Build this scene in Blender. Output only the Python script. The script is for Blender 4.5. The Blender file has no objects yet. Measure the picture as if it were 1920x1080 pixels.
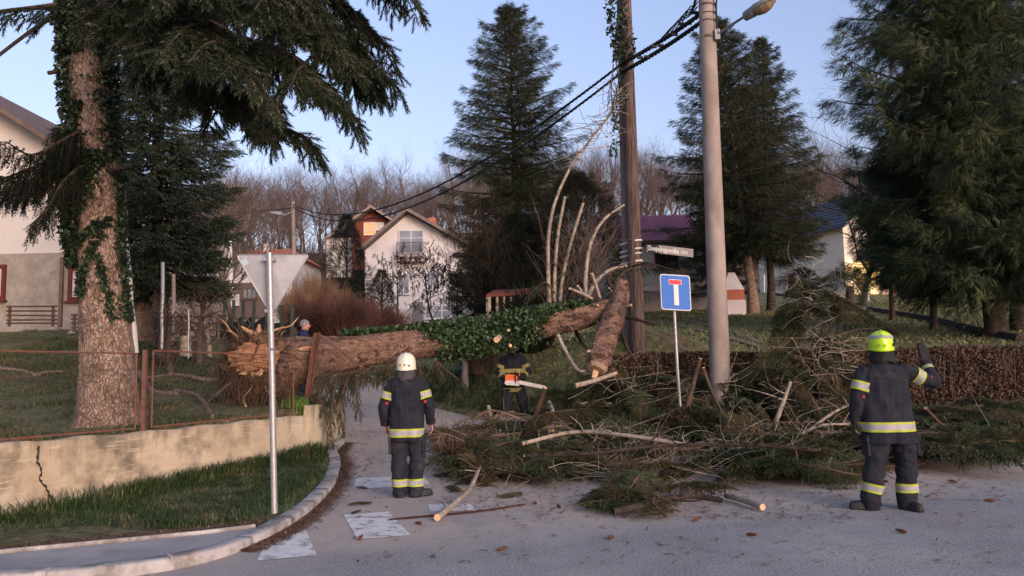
import bpy, bmesh, math, random
import numpy as np
from mathutils import Vector, Matrix, Quaternion
PI = math.pi
sc = bpy.context.scene
col = sc.collection
# ---------------------------------------------------------------- camera
F = 1430.0; PITCH = math.atan(138/F); ROLL = math.radians(1.2); CH = 1.6
R0 = np.array([1., 0, 0]); U0 = np.array([0, -math.sin(PITCH), math.cos(PITCH)]); FW = np.array([0, math.cos(PITCH), math.sin(PITCH)])
RR = math.cos(ROLL)*R0 - math.sin(ROLL)*U0; UU = math.sin(ROLL)*R0 + math.cos(ROLL)*U0
cd = bpy.data.cameras.new('camera'); cam = bpy.data.objects.new('camera', cd); col.objects.link(cam)
cam.matrix_world = Matrix(((RR[0], UU[0], -FW[0], 0), (RR[1], UU[1], -FW[1], 0), (RR[2], UU[2], -FW[2], CH), (0, 0, 0, 1)))
cd.sensor_width = 36; cd.lens = F/1920*36; cd.clip_start = .05; cd.clip_end = 6000
sc.camera = cam
# ---------------------------------------------------------------- sky, sun, exposure
SUN_EL = math.radians(5.0); SUN_AZ = math.radians(148)      # compass angle from +Y, clockwise: behind the camera, to the right
w = bpy.data.worlds.new('World'); sc.world = w; w.use_nodes = True
nt = w.node_tree; bg = nt.nodes['Background']
sky = nt.nodes.new('ShaderNodeTexSky'); sky.sky_type = 'NISHITA'; sky.sun_disc = False
sky.sun_elevation = SUN_EL; sky.sun_rotation = SUN_AZ; sky.air_density = 1.0; sky.dust_density = 1.2; sky.ozone_density = 1.6
tint = nt.nodes.new('ShaderNodeMix'); tint.data_type = 'RGBA'; tint.blend_type = 'MULTIPLY'; tint.inputs[0].default_value = 1
tint.inputs[7].default_value = (1.0, .86, 1.08, 1)
tcw = nt.nodes.new('ShaderNodeTexCoord'); sxw = nt.nodes.new('ShaderNodeSeparateXYZ'); nt.links.new(tcw.outputs['Generated'], sxw.inputs[0])
crw = nt.nodes.new('ShaderNodeValToRGB'); nt.links.new(sxw.outputs[2], crw.inputs[0])
crw.color_ramp.elements[0].position = 0; crw.color_ramp.elements[0].color = (.42, .335, .43, 1)
crw.color_ramp.elements[1].position = .55; crw.color_ramp.elements[1].color = (.80, .63, .70, 1)
e_ = crw.color_ramp.elements.new(.18); e_.color = (.57, .45, .54, 1)
nt.links.new(crw.outputs[0], tint.inputs[7])
nt.links.new(sky.outputs[0], tint.inputs[6]); nt.links.new(tint.outputs[2], bg.inputs[0])
bg.inputs[1].default_value = .15
sl = bpy.data.lights.new('sun', 'SUN'); sl.energy = .5; sl.angle = math.radians(35); sl.color = (1, .89, .82)
so = bpy.data.objects.new('sun', sl); col.objects.link(so)
sdir = Vector((math.sin(SUN_AZ)*math.cos(math.radians(14)), math.cos(SUN_AZ)*math.cos(math.radians(14)), math.sin(math.radians(14))))
so.rotation_euler = sdir.to_track_quat('Z', 'Y').to_euler()
sc.view_settings.view_transform = 'Standard'; sc.view_settings.look = 'None'; sc.view_settings.gamma = 1
sc.view_settings.use_curve_mapping = False; sc.view_settings.exposure = 2.38
# ---------------------------------------------------------------- projection helpers
def ray(px, py):
    d = FW + RR*((px-960)/F) + UU*((540-py)/F)
    return d
def P(px, py, Y):
    d = ray(px, py); t = Y/d[1]
    return Vector((d[0]*t, Y, CH + d[2]*t))
def sstep(t):
    t = np.clip(t, 0, 1); return t*t*(3-2*t)
def itp(x, xs, ys): return np.interp(x, xs, ys)
RZ = ([-50, 10, 12, 15.5, 18, 20, 24, 30, 45, 70, 90, 110, 150, 175, 230, 400, 3000], [0, 0, .05, .3, .75, 1.15, 1.9, 2.8, 4.2, 5.6, 9, 14, 25, 29, 31, 31, 31])
LZ = ([-50, 8, 12, 16, 25, 35, 55, 70, 90, 110, 150, 175, 230, 400, 3000], [.8, .8, .86, 1.15, 2.95, 3.6, 5.0, 5.8, 9, 14, 25, 29, 31, 31, 31])
BZ = ([-50, 12, 14, 15.2, 16, 17.5, 30, 45, 60, 75, 95, 110, 150, 175, 230, 400, 3000], [0, 0, .2, .45, .8, 1.75, 3.1, 4.6, 6.5, 7.8, 10.5, 14.5, 25, 29, 31, 31, 31])
XL = ([-20, 0, 8.2, 13.1, 14, 16, 18, 20, 22, 26, 40, 60], [-18.2, -9.2, -5.5, -3.3, -3.25, -3.5, -4.3, -5.6, -7.4, -12, -30, -60])
XR = ([12, 13, 14.5, 15.8, 17.3, 20, 22, 26, 40, 60], [4, 1.8, .5, -.35, -1.9, -3.2, -4.8, -9, -26, -54])
KERB = [(-60, 5.2), (-12, 5.45), (-6, 5.7), (-3.9, 5.92), (-3.2, 6.05), (-2.8, 6.25), (-2.52, 6.6), (-2.36, 7.1), (-2.28, 7.7), (-2.26, 8.3), (-2.3, 9.2), (-2.42, 10.4), (-2.6, 11.4), (-2.76, 12.2), (-3.02, 13.1), (-3.08, 14)]
VERGE = KERB + [(-3.2, 14), (-3.3, 13.1), (-5.5, 8.2), (-9.2, 0), (-60, 0)]
def inpoly(x, y, poly):
    x = np.asarray(x, float); y = np.asarray(y, float); c = np.zeros(np.broadcast(x, y).shape, bool)
    n = len(poly)
    for i in range(n):
        x0, y0 = poly[i]; x1, y1 = poly[(i+1) % n]
        if y0 == y1: continue
        m = ((y0 > y) != (y1 > y)) & (x < (x1-x0)*(y-y0)/(y1-y0)+x0)
        c ^= m
    return c
def G(x, y):
    x = np.asarray(x, float); y = np.asarray(y, float)
    b = itp(y, *RZ)
    wl = np.clip((y-14)*.6, .12, 3)
    m = sstep((itp(y, *XL)-.06-x)/wl)
    z = b*(1-m) + itp(y, *LZ)*m
    wr = np.clip(1.0+(y-16)*.3, 1.0, 6)
    mr = sstep((x-itp(y, *XR))/wr)*(y > 12)
    z = z*(1-mr) + itp(y, *BZ)*mr
    z = z-mr*sstep((.06-x/np.maximum(y, 1))/.12)*itp(y, [24, 45, 60, 75, 95], [0, 1.15, 1.9, 2.7, 0])
    v = inpoly(x, y, VERGE)
    z = np.where(v & (m <= 0), z+.075, z)
    # the bank crest at the timber pole
    z = z + .75*np.exp(-(((x-2.6)/1.7)**2+((y-17)/1.2)**2))
    far = sstep((y-22)/30)
    z = z + far*(np.sin(x*.11+1)*np.cos(y*.09)*.35 + np.sin(x*.031+.5)*(.02*np.clip(y-60, 0, 140)))
    return z
_GX = np.arange(-24, 30.01, .1); _GY = np.arange(4, 60.01, .1); _GZ = None
def g(x, y):
    global _GZ
    if -23.9 < x < 29.9 and 4.1 < y < 59.9:
        if _GZ is None: a, b = np.meshgrid(_GX, _GY); _GZ = G(a, b).tolist()
        u = (x+24)*10; v = (y-4)*10; i = int(u); j = int(v); u -= i; v -= j; r0 = _GZ[j]; r1 = _GZ[j+1]
        return (r0[i]*(1-u)+r0[i+1]*u)*(1-v)+(r1[i]*(1-u)+r1[i+1]*u)*v
    return float(G(x, y))
def GP(px, py):
    d = [float(q) for q in ray(px, py)]; t = 4.
    while t < 400:
        if CH+d[2]*t < g(d[0]*t, d[1]*t): break
        t += .05+t*.004
    lo, hi = t-.1-t*.004, t
    d = np.array(d)
    for _ in range(12):
        mi = (lo+hi)/2; p = d*mi
        if CH+p[2] < g(p[0], p[1]): hi = mi
        else: lo = mi
    p = d*hi
    return Vector((p[0], p[1], g(p[0], p[1])))
def GX(px, Y, dz=0):
    """ground point seen at column px, at distance Y"""
    x = 0
    for _ in range(4):
        z = g(x, Y)
        # solve the column
        d0 = ray(px, 540); # horizontal position depends slightly on height through the roll
        yv = 0
        for _ in range(3):
            d = FW+RR*((px-960)/F)+UU*yv; t = Y/d[1]; zz = CH+d[2]*t; yv += (z-zz)/Y
        x = d[0]*t
    return Vector((x, Y, z+dz))
# ---------------------------------------------------------------- mesh tools
rng = np.random.default_rng(7)
def tag(o, label=None, cat=None, group=None, kind=None):
    if label: o['label'] = label
    if cat: o['category'] = cat
    if group: o['group'] = group
    if kind: o['kind'] = kind
    return o
def empty(name, loc=(0, 0, 0), label=None, cat=None, group=None, rz=0):
    o = bpy.data.objects.new(name, None); col.objects.link(o); o.location = loc; o.rotation_euler.z = rz
    o.empty_display_size = .1
    return tag(o, label, cat, group)
class MB:
    """collects vertices and faces as arrays; builds one mesh"""
    def __init__(s): s.v = []; s.f = []; s.mi = []; s.n = 0
    def add(s, v, f, mi=0):
        v = np.asarray(v, np.float32).reshape(-1, 3)
        if len(f) == 0: return
        if isinstance(f, np.ndarray): fs = [f]
        else:
            k = {}
            for q in f: k.setdefault(len(q), []).append(q)
            fs = [np.array(a) for a in k.values()]
        s.v.append(v)
        for a in fs: s.f.append(a+s.n); s.mi.append(np.full(len(a), mi, np.int32))
        s.n += len(v)
    def box(s, c, d, rz=0, mi=0, R=None):
        hx, hy, hz = d[0]/2, d[1]/2, d[2]/2
        v = np.array([[a, b, e] for a in (-hx, hx) for b in (-hy, hy) for e in (-hz, hz)])
        if R is not None: v = v @ np.array(R).T
        elif rz: cz, sz = math.cos(rz), math.sin(rz); v = v @ np.array([[cz, sz, 0], [-sz, cz, 0], [0, 0, 1]])
        s.add(v+np.array(c), [(0, 1, 3, 2), (4, 6, 7, 5), (0, 4, 5, 1), (2, 3, 7, 6), (0, 2, 6, 4), (1, 5, 7, 3)], mi)
    def tube(s, pts, rad, n=8, mi=0, cap=True, jit=0, sq=None):
        pts = np.array([tuple(p) for p in pts], float); k = len(pts)
        if np.isscalar(rad): rad = [rad]*k
        t = np.gradient(pts, axis=0) if k > 1 else np.array([[0, 0, 1.]])
        t /= np.linalg.norm(t, axis=1, keepdims=True)+1e-9
        ref = np.array([0, 0, 1.]) if abs(t[0][2]) < .9 else np.array([1., 0, 0])
        a = np.cross(t[0], ref); a /= np.linalg.norm(a)
        vs = []; ang = np.arange(n)*2*PI/n
        for i in range(k):
            a = a-t[i]*np.dot(a, t[i]); a /= np.linalg.norm(a)+1e-9; b = np.cross(t[i], a)
            r = rad[i]*(1+(rng.random(n)-.5)*jit) if jit else np.full(n, rad[i])
            e = 1 if sq is None else sq
            vs.append(pts[i]+np.outer(np.cos(ang)*r, a)+np.outer(np.sin(ang)*r*e, b))
        v = np.concatenate(vs)
        i0 = (np.arange(k-1)[:, None]*n+np.arange(n)[None]).ravel(); j0 = (np.arange(k-1)[:, None]*n+(np.arange(n)[None]+1) % n).ravel()
        s.add(v, np.stack([i0, j0, j0+n, i0+n], 1), mi)
        if cap:
            s.add(vs[-1], [tuple(range(n))], mi if cap is True else cap); s.add(vs[0], [tuple(range(n))[::-1]], mi if cap is True else cap)
    def prism(s, poly, y0, y1, axis='y', mi=0):
        n = len(poly)
        mk = {'y': lambda a, b, c: (a, c, b), 'z': lambda a, b, c: (a, b, c), 'x': lambda a, b, c: (c, a, b)}[axis]
        v = [mk(a, b, y0) for a, b in poly]+[mk(a, b, y1) for a, b in poly]
        s.add(v, [tuple(range(n)), tuple(range(2*n-1, n-1, -1))]+[(i, (i+1) % n, (i+1) % n+n, i+n)[::-1] for i in range(n)], mi)
    def scatter(s, tv, tf, M, T, mi=0):
        """copies of a template: rotations*scale M (N,3,3), positions T (N,3)"""
        N = len(T)
        if N == 0: return
        v = np.einsum('nij,kj->nki', M, tv)+T[:, None]
        f = (np.asarray(tf)[None]+(np.arange(N)*len(tv))[:, None, None]).reshape(-1, np.asarray(tf).shape[1])
        s.add(v.reshape(-1, 3), f, mi)
    def merge(s, o):
        for a in o.v: s.v.append(a)
        for a, m in zip(o.f, o.mi): s.f.append(a+s.n); s.mi.append(m)
        s.n += o.n
    def mesh(s, name, smooth=False, flip=False):
        me = bpy.data.meshes.new(name)
        v = np.concatenate(s.v).astype(np.float32)
        me.vertices.add(len(v)); me.vertices.foreach_set('co', v.ravel())
        lv = np.concatenate([a.ravel() for a in s.f]).astype(np.int32)
        lt = np.concatenate([np.full(len(a), a.shape[1], np.int32) for a in s.f])
        ls = np.concatenate([[0], np.cumsum(lt)[:-1]]).astype(np.int32)
        me.loops.add(len(lv)); me.loops.foreach_set('vertex_index', lv)
        me.polygons.add(len(lt)); me.polygons.foreach_set('loop_start', ls); me.polygons.foreach_set('loop_total', lt)
        me.polygons.foreach_set('material_index', np.concatenate(s.mi))
        me.update(calc_edges=True); me.validate()
        me.polygons.foreach_set('use_smooth', np.full(len(lt), bool(smooth)))
        return me
    def build(s, name, mats, parent=None, smooth=False, loc=None):
        me = s.mesh(name, smooth)
        for m in (mats if isinstance(mats, (list, tuple)) else [mats]): me.materials.append(m)
        o = bpy.data.objects.new(name, me); col.objects.link(o)
        if loc is not None: o.location = loc
        if parent: o.parent = parent
        return o
def copy_tree(o, loc, rot=None, scale=None, label=None, parent=None):
    c = o.copy(); col.objects.link(c)
    if parent: c.parent = parent
    else:
        c.location = loc
        if rot is not None: c.rotation_euler = rot
        if scale is not None: c.scale = (scale,)*3 if np.isscalar(scale) else scale
        if label: c['label'] = label
    for ch in KIDS.get(o.name, []):
        copy_tree(ch, None, parent=c)
    return c
KIDS = {}
def own(root, *kids): KIDS.setdefault(root.name, []).extend(kids)
def frames(d, roll=None, up=(0, 0, 1)):
    """rotation matrices whose X axis is d"""
    d = np.asarray(d, float); d = d/(np.linalg.norm(d, axis=1, keepdims=True)+1e-9)
    u = np.broadcast_to(np.array(up, float), d.shape)
    b = np.cross(u, d); nb = np.linalg.norm(b, axis=1, keepdims=True)
    b = np.where(nb < .05, np.array([1., 0, 0]), b/(nb+1e-9)); b = b-d*(b*d).sum(1, keepdims=True); b /= np.linalg.norm(b, axis=1, keepdims=True)
    c = np.cross(d, b)
    if roll is not None:
        cr, sr = np.cos(roll)[:, None], np.sin(roll)[:, None]
        b, c = b*cr+c*sr, c*cr-b*sr
    return np.stack([d, b, c], 2)
def catmull(p, n):
    p = [np.array(tuple(q), float) for q in p]; p = [2*p[0]-p[1]]+p+[2*p[-1]-p[-2]]
    out = []
    for i in range(1, len(p)-2):
        for k in range(n):
            t = k/n
            out.append(.5*((2*p[i])+(p[i+1]-p[i-1])*t+(2*p[i-1]-5*p[i]+4*p[i+1]-p[i+2])*t*t+(3*p[i]-p[i-1]-3*p[i+1]+p[i+2])*t**3))
    out.append(p[-2]); return np.array(out)
# ---------------------------------------------------------------- materials
def mat(name, c, c2=None, scale=5, rough=.85, bump=0, bscale=40, c3=None, s3=1.2, t3=(.45, .6), island=0, metal=0, emit=0, detail=6, stretch=None, spec=.3, thr=(.35, .65), bdist=.01, trans=0):
    m = bpy.data.materials.new(name); m.use_nodes = True; t = m.node_tree; N = t.nodes; L = t.links
    b = N['Principled BSDF']; b.inputs['Roughness'].default_value = rough; b.inputs['Metallic'].default_value = metal
    b.inputs['Specular IOR Level'].default_value = spec
    tc = N.new('ShaderNodeTexCoord'); src = tc.outputs['Object']
    if stretch:
        mp = N.new('ShaderNodeMapping'); mp.inputs['Scale'].default_value = stretch; L.new(src, mp.inputs[0]); src = mp.outputs[0]
    def noise(s, d=detail):
        n = N.new('ShaderNodeTexNoise'); n.inputs['Scale'].default_value = s; n.inputs['Detail'].default_value = d; n.inputs['Roughness'].default_value = .62; L.new(src, n.inputs['Vector']); return n.outputs[0]
    def ramp(x, a, bb):
        r = N.new('ShaderNodeMapRange'); r.inputs[1].default_value = a; r.inputs[2].default_value = bb; r.clamp = True; L.new(x, r.inputs[0]); return r.outputs[0]
    def mix(f, a, bb):
        x = N.new('ShaderNodeMix'); x.data_type = 'RGBA'
        if isinstance(f, (int, float)): x.inputs[0].default_value = f
        else: L.new(f, x.inputs[0])
        for k, q in ((6, a), (7, bb)):
            if isinstance(q, (tuple, list)): x.inputs[k].default_value = (*q[:3], 1)
            else: L.new(q, x.inputs[k])
        return x.outputs[2]
    cur = tuple(c)
    if c2: cur = mix(ramp(noise(scale), *thr), c, c2)
    if c3: cur = mix(ramp(noise(s3, 4), *t3), cur, c3)
    if island:
        gi = N.new('ShaderNodeNewGeometry'); hs = N.new('ShaderNodeHueSaturation')
        r = N.new('ShaderNodeMapRange'); r.inputs[3].default_value = 1-island; r.inputs[4].default_value = 1+island; L.new(gi.outputs['Random Per Island'], r.inputs[0]); L.new(r.outputs[0], hs.inputs['Value'])
        if isinstance(cur, tuple): hs.inputs['Color'].default_value = (*cur[:3], 1)
        else: L.new(cur, hs.inputs['Color'])
        cur = hs.outputs[0]
    if isinstance(cur, tuple): b.inputs['Base Color'].default_value = (*cur[:3], 1)
    else: L.new(cur, b.inputs['Base Color'])
    if bump:
        bn = N.new('ShaderNodeBump'); bn.inputs['Strength'].default_value = bump; bn.inputs['Distance'].default_value = bdist; L.new(noise(bscale), bn.inputs['Height']); L.new(bn.outputs[0], b.inputs['Normal'])
    if emit: b.inputs['Emission Color'].default_value = (*c[:3], 1); b.inputs['Emission Strength'].default_value = emit
    m['_h'] = 0
    del m['_h']
    return m
M = {}
M['needle'] = mat('spruce_needles', (.011, .018, .009), (.034, .044, .018), 2.2, .7, island=.55, c3=(.075, .078, .027), s3=.8, t3=(.50, .62))  # the paler clump noise puts crown highlights into the needle colour
M['needle_near'] = mat('near_spruce_needles', (.014, .025, .014), (.044, .060, .034), 4, .55, island=.55, c3=(.066, .078, .044), s3=1.5, t3=(.5, .65))
M['needle_dark'] = mat('dark_needles', (.006, .010, .006), (.014, .018, .009), 3, .75, island=.4)
M['needle_olive'] = mat('olive_needles', (.020, .022, .009), (.040, .037, .015), 2.2, .75, island=.4)
M['needle_cyp'] = mat('cypress_sprays', (.013, .028, .015), (.042, .064, .028), 1.6, .7, island=.55, c3=(.078, .095, .036), s3=.8, t3=(.5, .6))  # lit clumps of the crown are painted in by the broad pale noise
M['needle_cut'] = mat('cut_needles', (.020, .036, .015), (.060, .080, .034), 2.5, .7, island=.6, c3=(.10, .088, .045), s3=1.3, t3=(.52, .68))
M['dead'] = mat('dead_twigs', (.055, .034, .022), (.11, .068, .044), 5, .9, island=.3)
M['cone'] = mat('cone_scales', (.07, .030, .018), (.12, .05, .03), 12, .7, island=.3)
M['ivy'] = mat('ivy_leaves', (.008, .020, .009), (.026, .050, .018), 4, .5, island=.5, spec=.5)
M['bark'] = mat('spruce_bark', (.16, .105, .072), (.36, .26, .195), 9, .95, bump=.9, bscale=22, c3=(.10, .066, .046), s3=5, t3=(.5, .62), stretch=(1.6, 1.6, .55), bdist=.05)
M['bark_red'] = mat('fallen_bark', (.17, .10, .07), (.38, .24, .175), 8, .95, bump=.9, bscale=26, c3=(.085, .05, .034), s3=6, t3=(.52, .62), stretch=(.7, 1.4, 1.4), bdist=.04)
def plates(m, sc_, st, dark=(.06, .04, .03), w_=.09, dist=.03):
    t = m.node_tree; N = t.nodes; L = t.links; b = N['Principled BSDF']; old = b.inputs['Base Color'].links[0].from_socket; tc = N.new('ShaderNodeTexCoord'); mp = N.new('ShaderNodeMapping'); mp.inputs['Scale'].default_value = st; L.new(tc.outputs['Object'], mp.inputs[0])
    n = N.new('ShaderNodeTexNoise'); n.inputs['Scale'].default_value = 6; n.inputs['Detail'].default_value = 4; L.new(mp.outputs[0], n.inputs['Vector']); ad = N.new('ShaderNodeMixRGB'); ad.blend_type = 'ADD'; ad.inputs[0].default_value = .22; L.new(mp.outputs[0], ad.inputs[1]); L.new(n.outputs[1], ad.inputs[2])
    v = N.new('ShaderNodeTexVoronoi'); v.feature = 'DISTANCE_TO_EDGE'; v.inputs['Scale'].default_value = sc_; L.new(ad.outputs[0], v.inputs['Vector'])
    r = N.new('ShaderNodeMapRange'); r.inputs[1].default_value = 0; r.inputs[2].default_value = w_; r.inputs[3].default_value = 1; r.inputs[4].default_value = 0; L.new(v.outputs[0], r.inputs[0])
    n3 = N.new('ShaderNodeTexNoise'); n3.inputs['Scale'].default_value = 7; n3.inputs['Detail'].default_value = 5; L.new(mp.outputs[0], n3.inputs['Vector']); q3 = N.new('ShaderNodeMapRange'); q3.inputs[1].default_value = .42; q3.inputs[2].default_value = .62; q3.inputs[4].default_value = .85; L.new(n3.outputs[0], q3.inputs[0]); m3 = N.new('ShaderNodeMath'); m3.operation = 'MULTIPLY'; L.new(r.outputs[0], m3.inputs[0]); L.new(q3.outputs[0], m3.inputs[1])
    x = N.new('ShaderNodeMix'); x.data_type = 'RGBA'; L.new(m3.outputs[0], x.inputs[0]); L.new(old, x.inputs[6]); x.inputs[7].default_value = (*dark, 1); L.new(x.outputs[2], b.inputs['Base Color'])
    bn = N.new('ShaderNodeBump'); bn.inputs['Strength'].default_value = 1; bn.inputs['Distance'].default_value = dist; rr = N.new('ShaderNodeMapRange'); rr.inputs[2].default_value = w_*1.6; L.new(v.outputs[0], rr.inputs[0]); L.new(rr.outputs[0], bn.inputs['Height'])
    ob = b.inputs['Normal'].links[0].from_node; L.new(ob.outputs[0], bn.inputs['Normal']); L.new(bn.outputs[0], b.inputs['Normal']); return m
M['bark'] = plates(mat('spruce_bark_plated', (.24, .165, .12), (.44, .33, .26), 9, .95, bump=.6, bscale=26, c3=(.17, .115, .085), s3=4, t3=(.5, .66), bdist=.03), 21, (1, 1, .5), (.12, .08, .06), .10, .02)
M['bark_red'] = plates(M['bark_red'], 26, (.5, 1, 1), (.10, .06, .045), .09, .015)
M['bark_dark'] = mat('dark_bark', (.028, .021, .017), (.07, .052, .042), 8, .95, bump=.6, bscale=30, bdist=.03)
M['bark_pale'] = mat('pale_bark', (.22, .18, .14), (.40, .345, .275), 12, .9, bump=.5, bscale=30, c3=(.08, .07, .05), s3=7, t3=(.55, .65))
M['bare'] = mat('bare_wood', (.085, .064, .052), (.16, .12, .10), 1.5, .95)
M['cut'] = mat('cut_wood', (.62, .40, .23), (.75, .52, .32), 14, .8, bump=.2)
M['ivy_bare'] = mat('ivy_on_bare', (.03, .04, .018), (.06, .06, .03), 1, .9)
M['galv'] = mat('galvanised', (.32, .33, .34), (.42, .43, .44), 30, .45, metal=.6)
M['signback'] = mat('sign_back', (.34, .35, .37), (.44, .45, .47), 5, .55, c3=(.30, .31, .32), s3=3, spec=.4)
M['conc'] = mat('pole_concrete', (.26, .215, .19), (.36, .31, .28), 3, .9, bump=.25, bscale=60, c3=(.22, .18, .16), s3=2.2, t3=(.5, .7), stretch=(1, 1, .5))
M['timber'] = mat('pole_timber', (.105, .07, .056), (.20, .145, .12), 9, .9, bump=.5, bscale=30, stretch=(6, 6, .4), c3=(.07, .046, .038), s3=4)
M['white'] = mat('white_paint', (.78, .77, .75), (.70, .69, .66), 4, .6)
M['rust'] = mat('rusty_paint', (.13, .045, .035), (.20, .085, .06), 14, .8, c3=(.14, .085, .06), s3=9)
M['wire'] = mat('rusty_wire', (.06, .042, .034), (.10, .075, .06), 20, .8)
M['black'] = mat('black_plastic', (.015, .015, .016), (.025, .025, .026), 20, .5)
M['cable'] = mat('cable_black', (.012, .012, .014), (.03, .03, .03), 8, .6)
# ---------------------------------------------------------------- ground, roads
def axis_pts(parts):
    out = []
    for a, b, st in parts: out += list(np.arange(a, b, st))
    out.append(parts[-1][1]); return np.array(out)
def near_poly(x, y, poly, closed=True):
    best = np.full(x.shape, 1e9); bx = x.copy(); by = y.copy(); n = len(poly)
    for i in range(n if closed else n-1):
        ax, ay = poly[i]; cx, cy = poly[(i+1) % n]; dx, dy = cx-ax, cy-ay
        t = np.clip(((x-ax)*dx+(y-ay)*dy)/(dx*dx+dy*dy+1e-12), 0, 1); qx, qy = ax+t*dx, ay+t*dy
        d = np.hypot(x-qx, y-qy); m = d < best; best = np.where(m, d, best); bx = np.where(m, qx, bx); by = np.where(m, qy, by)
    return best, bx, by
ROADP = [(-60, -12)] + KERB + [(-3.3, 15), (-3.55, 16), (-4.35, 18), (-5.65, 20), (-6.5, 21), (-4.0, 21), (-3.2, 20), (-1.9, 17.3), (-.35, 15.8), (.5, 14.5), (1.8, 13), (4, 12.2), (9, 11.9), (60, 12), (60, -12)]
WALKP = [(-60, 5.32), (-12, 5.57), (-6, 5.82), (-3.9, 6.04), (-3.25, 6.17), (-2.88, 6.35), (-2.62, 6.66), (-2.48, 7.12), (-2.42, 7.5), (-2.9, 7.22), (-4.4, 6.62), (-7, 6.35), (-60, 6.1)]
def sheet(name, poly, step, dz, m, xr, yr):
    xs = np.arange(xr[0], xr[1]+step, step); ys = np.arange(yr[0], yr[1]+step, step)
    X, Y = np.meshgrid(xs, ys); ins = inpoly(X, Y, poly)
    d, bx, by = near_poly(X, Y, poly)
    cell = ins[:-1, :-1] | ins[1:, :-1] | ins[:-1, 1:] | ins[1:, 1:]
    X = np.where(ins, X, bx); Y = np.where(ins, Y, by)
    Z = G(X, Y)+dz
    if name == 'road': Z = itp(Y, *RZ)+dz
    idx = np.arange(X.size).reshape(X.shape); a = idx[:-1, :-1][cell]; b = idx[:-1, 1:][cell]; c = idx[1:, 1:][cell]; e = idx[1:, :-1][cell]
    o = MB(); o.add(np.stack([X, Y, Z], -1).reshape(-1, 3), np.stack([a, b, c, e], 1))
    ob = o.build(name, m, smooth=True); tag(ob, kind='structure'); return ob
xs = axis_pts([(-2500, -300, 220), (-300, -60, 12), (-60, -18, 1.2), (-18, -7, .3), (-7, 12, .12), (12, 24, .3), (24, 60, 1.2), (60, 300, 12), (300, 2500, 220)])
ys = axis_pts([(-600, -40, 80), (-40, 4, 2), (4, 18, .12), (18, 30, .35), (30, 80, 1.2), (80, 230, 5), (230, 3000, 200)])
X, Y = np.meshgrid(xs, ys); Z = G(X, Y)
dr, _, _ = near_poly(X, Y, ROADP); ir = inpoly(X, Y, ROADP)
Z = Z - np.where(ir, np.clip(dr*.6, 0, .10)+.012, 0)
dk, _, _ = near_poly(X, Y, KERB, False); Z = Z-np.where(dk < .10, .085, np.where((dk < .2) & (~ir), .02, 0))
iw = inpoly(X, Y, WALKP); dw, _, _ = near_poly(X, Y, WALKP); Z = Z-np.where(iw, np.clip(dw, 0, .05), 0)
soft = ((~ir) & (Y < 80))
Z = Z + soft*(np.sin(X*2.1+Y*.7)*np.sin(Y*1.7-X*.4)*.025 + np.sin(X*5.3+1)*np.sin(Y*4.7)*.012)
idx = np.arange(X.size).reshape(X.shape)
o = MB(); o.add(np.stack([X, Y, Z], -1).reshape(-1, 3), np.stack([idx[:-1, :-1].ravel(), idx[:-1, 1:].ravel(), idx[1:, 1:].ravel(), idx[1:, :-1].ravel()], 1))
# terrain: turf, thin worn turf, and bare earth under the wood
def terrain_mat():
    m = mat('turf_ground', (.090, .100, .038), (.165, .16, .070), .8, 1, bump=.8, bscale=14, c3=(.115, .085, .05), s3=.45, t3=(.5, .66), bdist=.05)
    t = m.node_tree; N = t.nodes; L = t.links; b = N['Principled BSDF']; old = b.inputs['Base Color'].links[0].from_socket
    tc = N.new('ShaderNodeTexCoord'); sx = N.new('ShaderNodeSeparateXYZ'); L.new(tc.outputs['Object'], sx.inputs[0])
    r = N.new('ShaderNodeMapRange'); r.inputs[1].default_value = 85; r.inputs[2].default_value = 105; L.new(sx.outputs[1], r.inputs[0])
    x = N.new('ShaderNodeMix'); x.data_type = 'RGBA'; L.new(r.outputs[0], x.inputs[0]); L.new(old, x.inputs[6]); x.inputs[7].default_value = (.12, .075, .055, 1)
    # finer mottling of tufts and leaf litter
    n = N.new('ShaderNodeTexNoise'); n.inputs['Scale'].default_value = 9; n.inputs['Detail'].default_value = 8; L.new(tc.outputs['Object'], n.inputs['Vector'])
    r2 = N.new('ShaderNodeMapRange'); r2.inputs[1].default_value = .4; r2.inputs[2].default_value = .65; r2.inputs[3].default_value = .6; r2.inputs[4].default_value = 1.35; L.new(n.outputs[0], r2.inputs[0])
    hs = N.new('ShaderNodeHueSaturation'); L.new(r2.outputs[0], hs.inputs['Value']); L.new(x.outputs[2], hs.inputs['Color']); L.new(hs.outputs[0], b.inputs['Base Color'])
    return m
M['turf'] = terrain_mat()
tag(o.build('ground', M['turf'], smooth=True), kind='structure')
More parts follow.
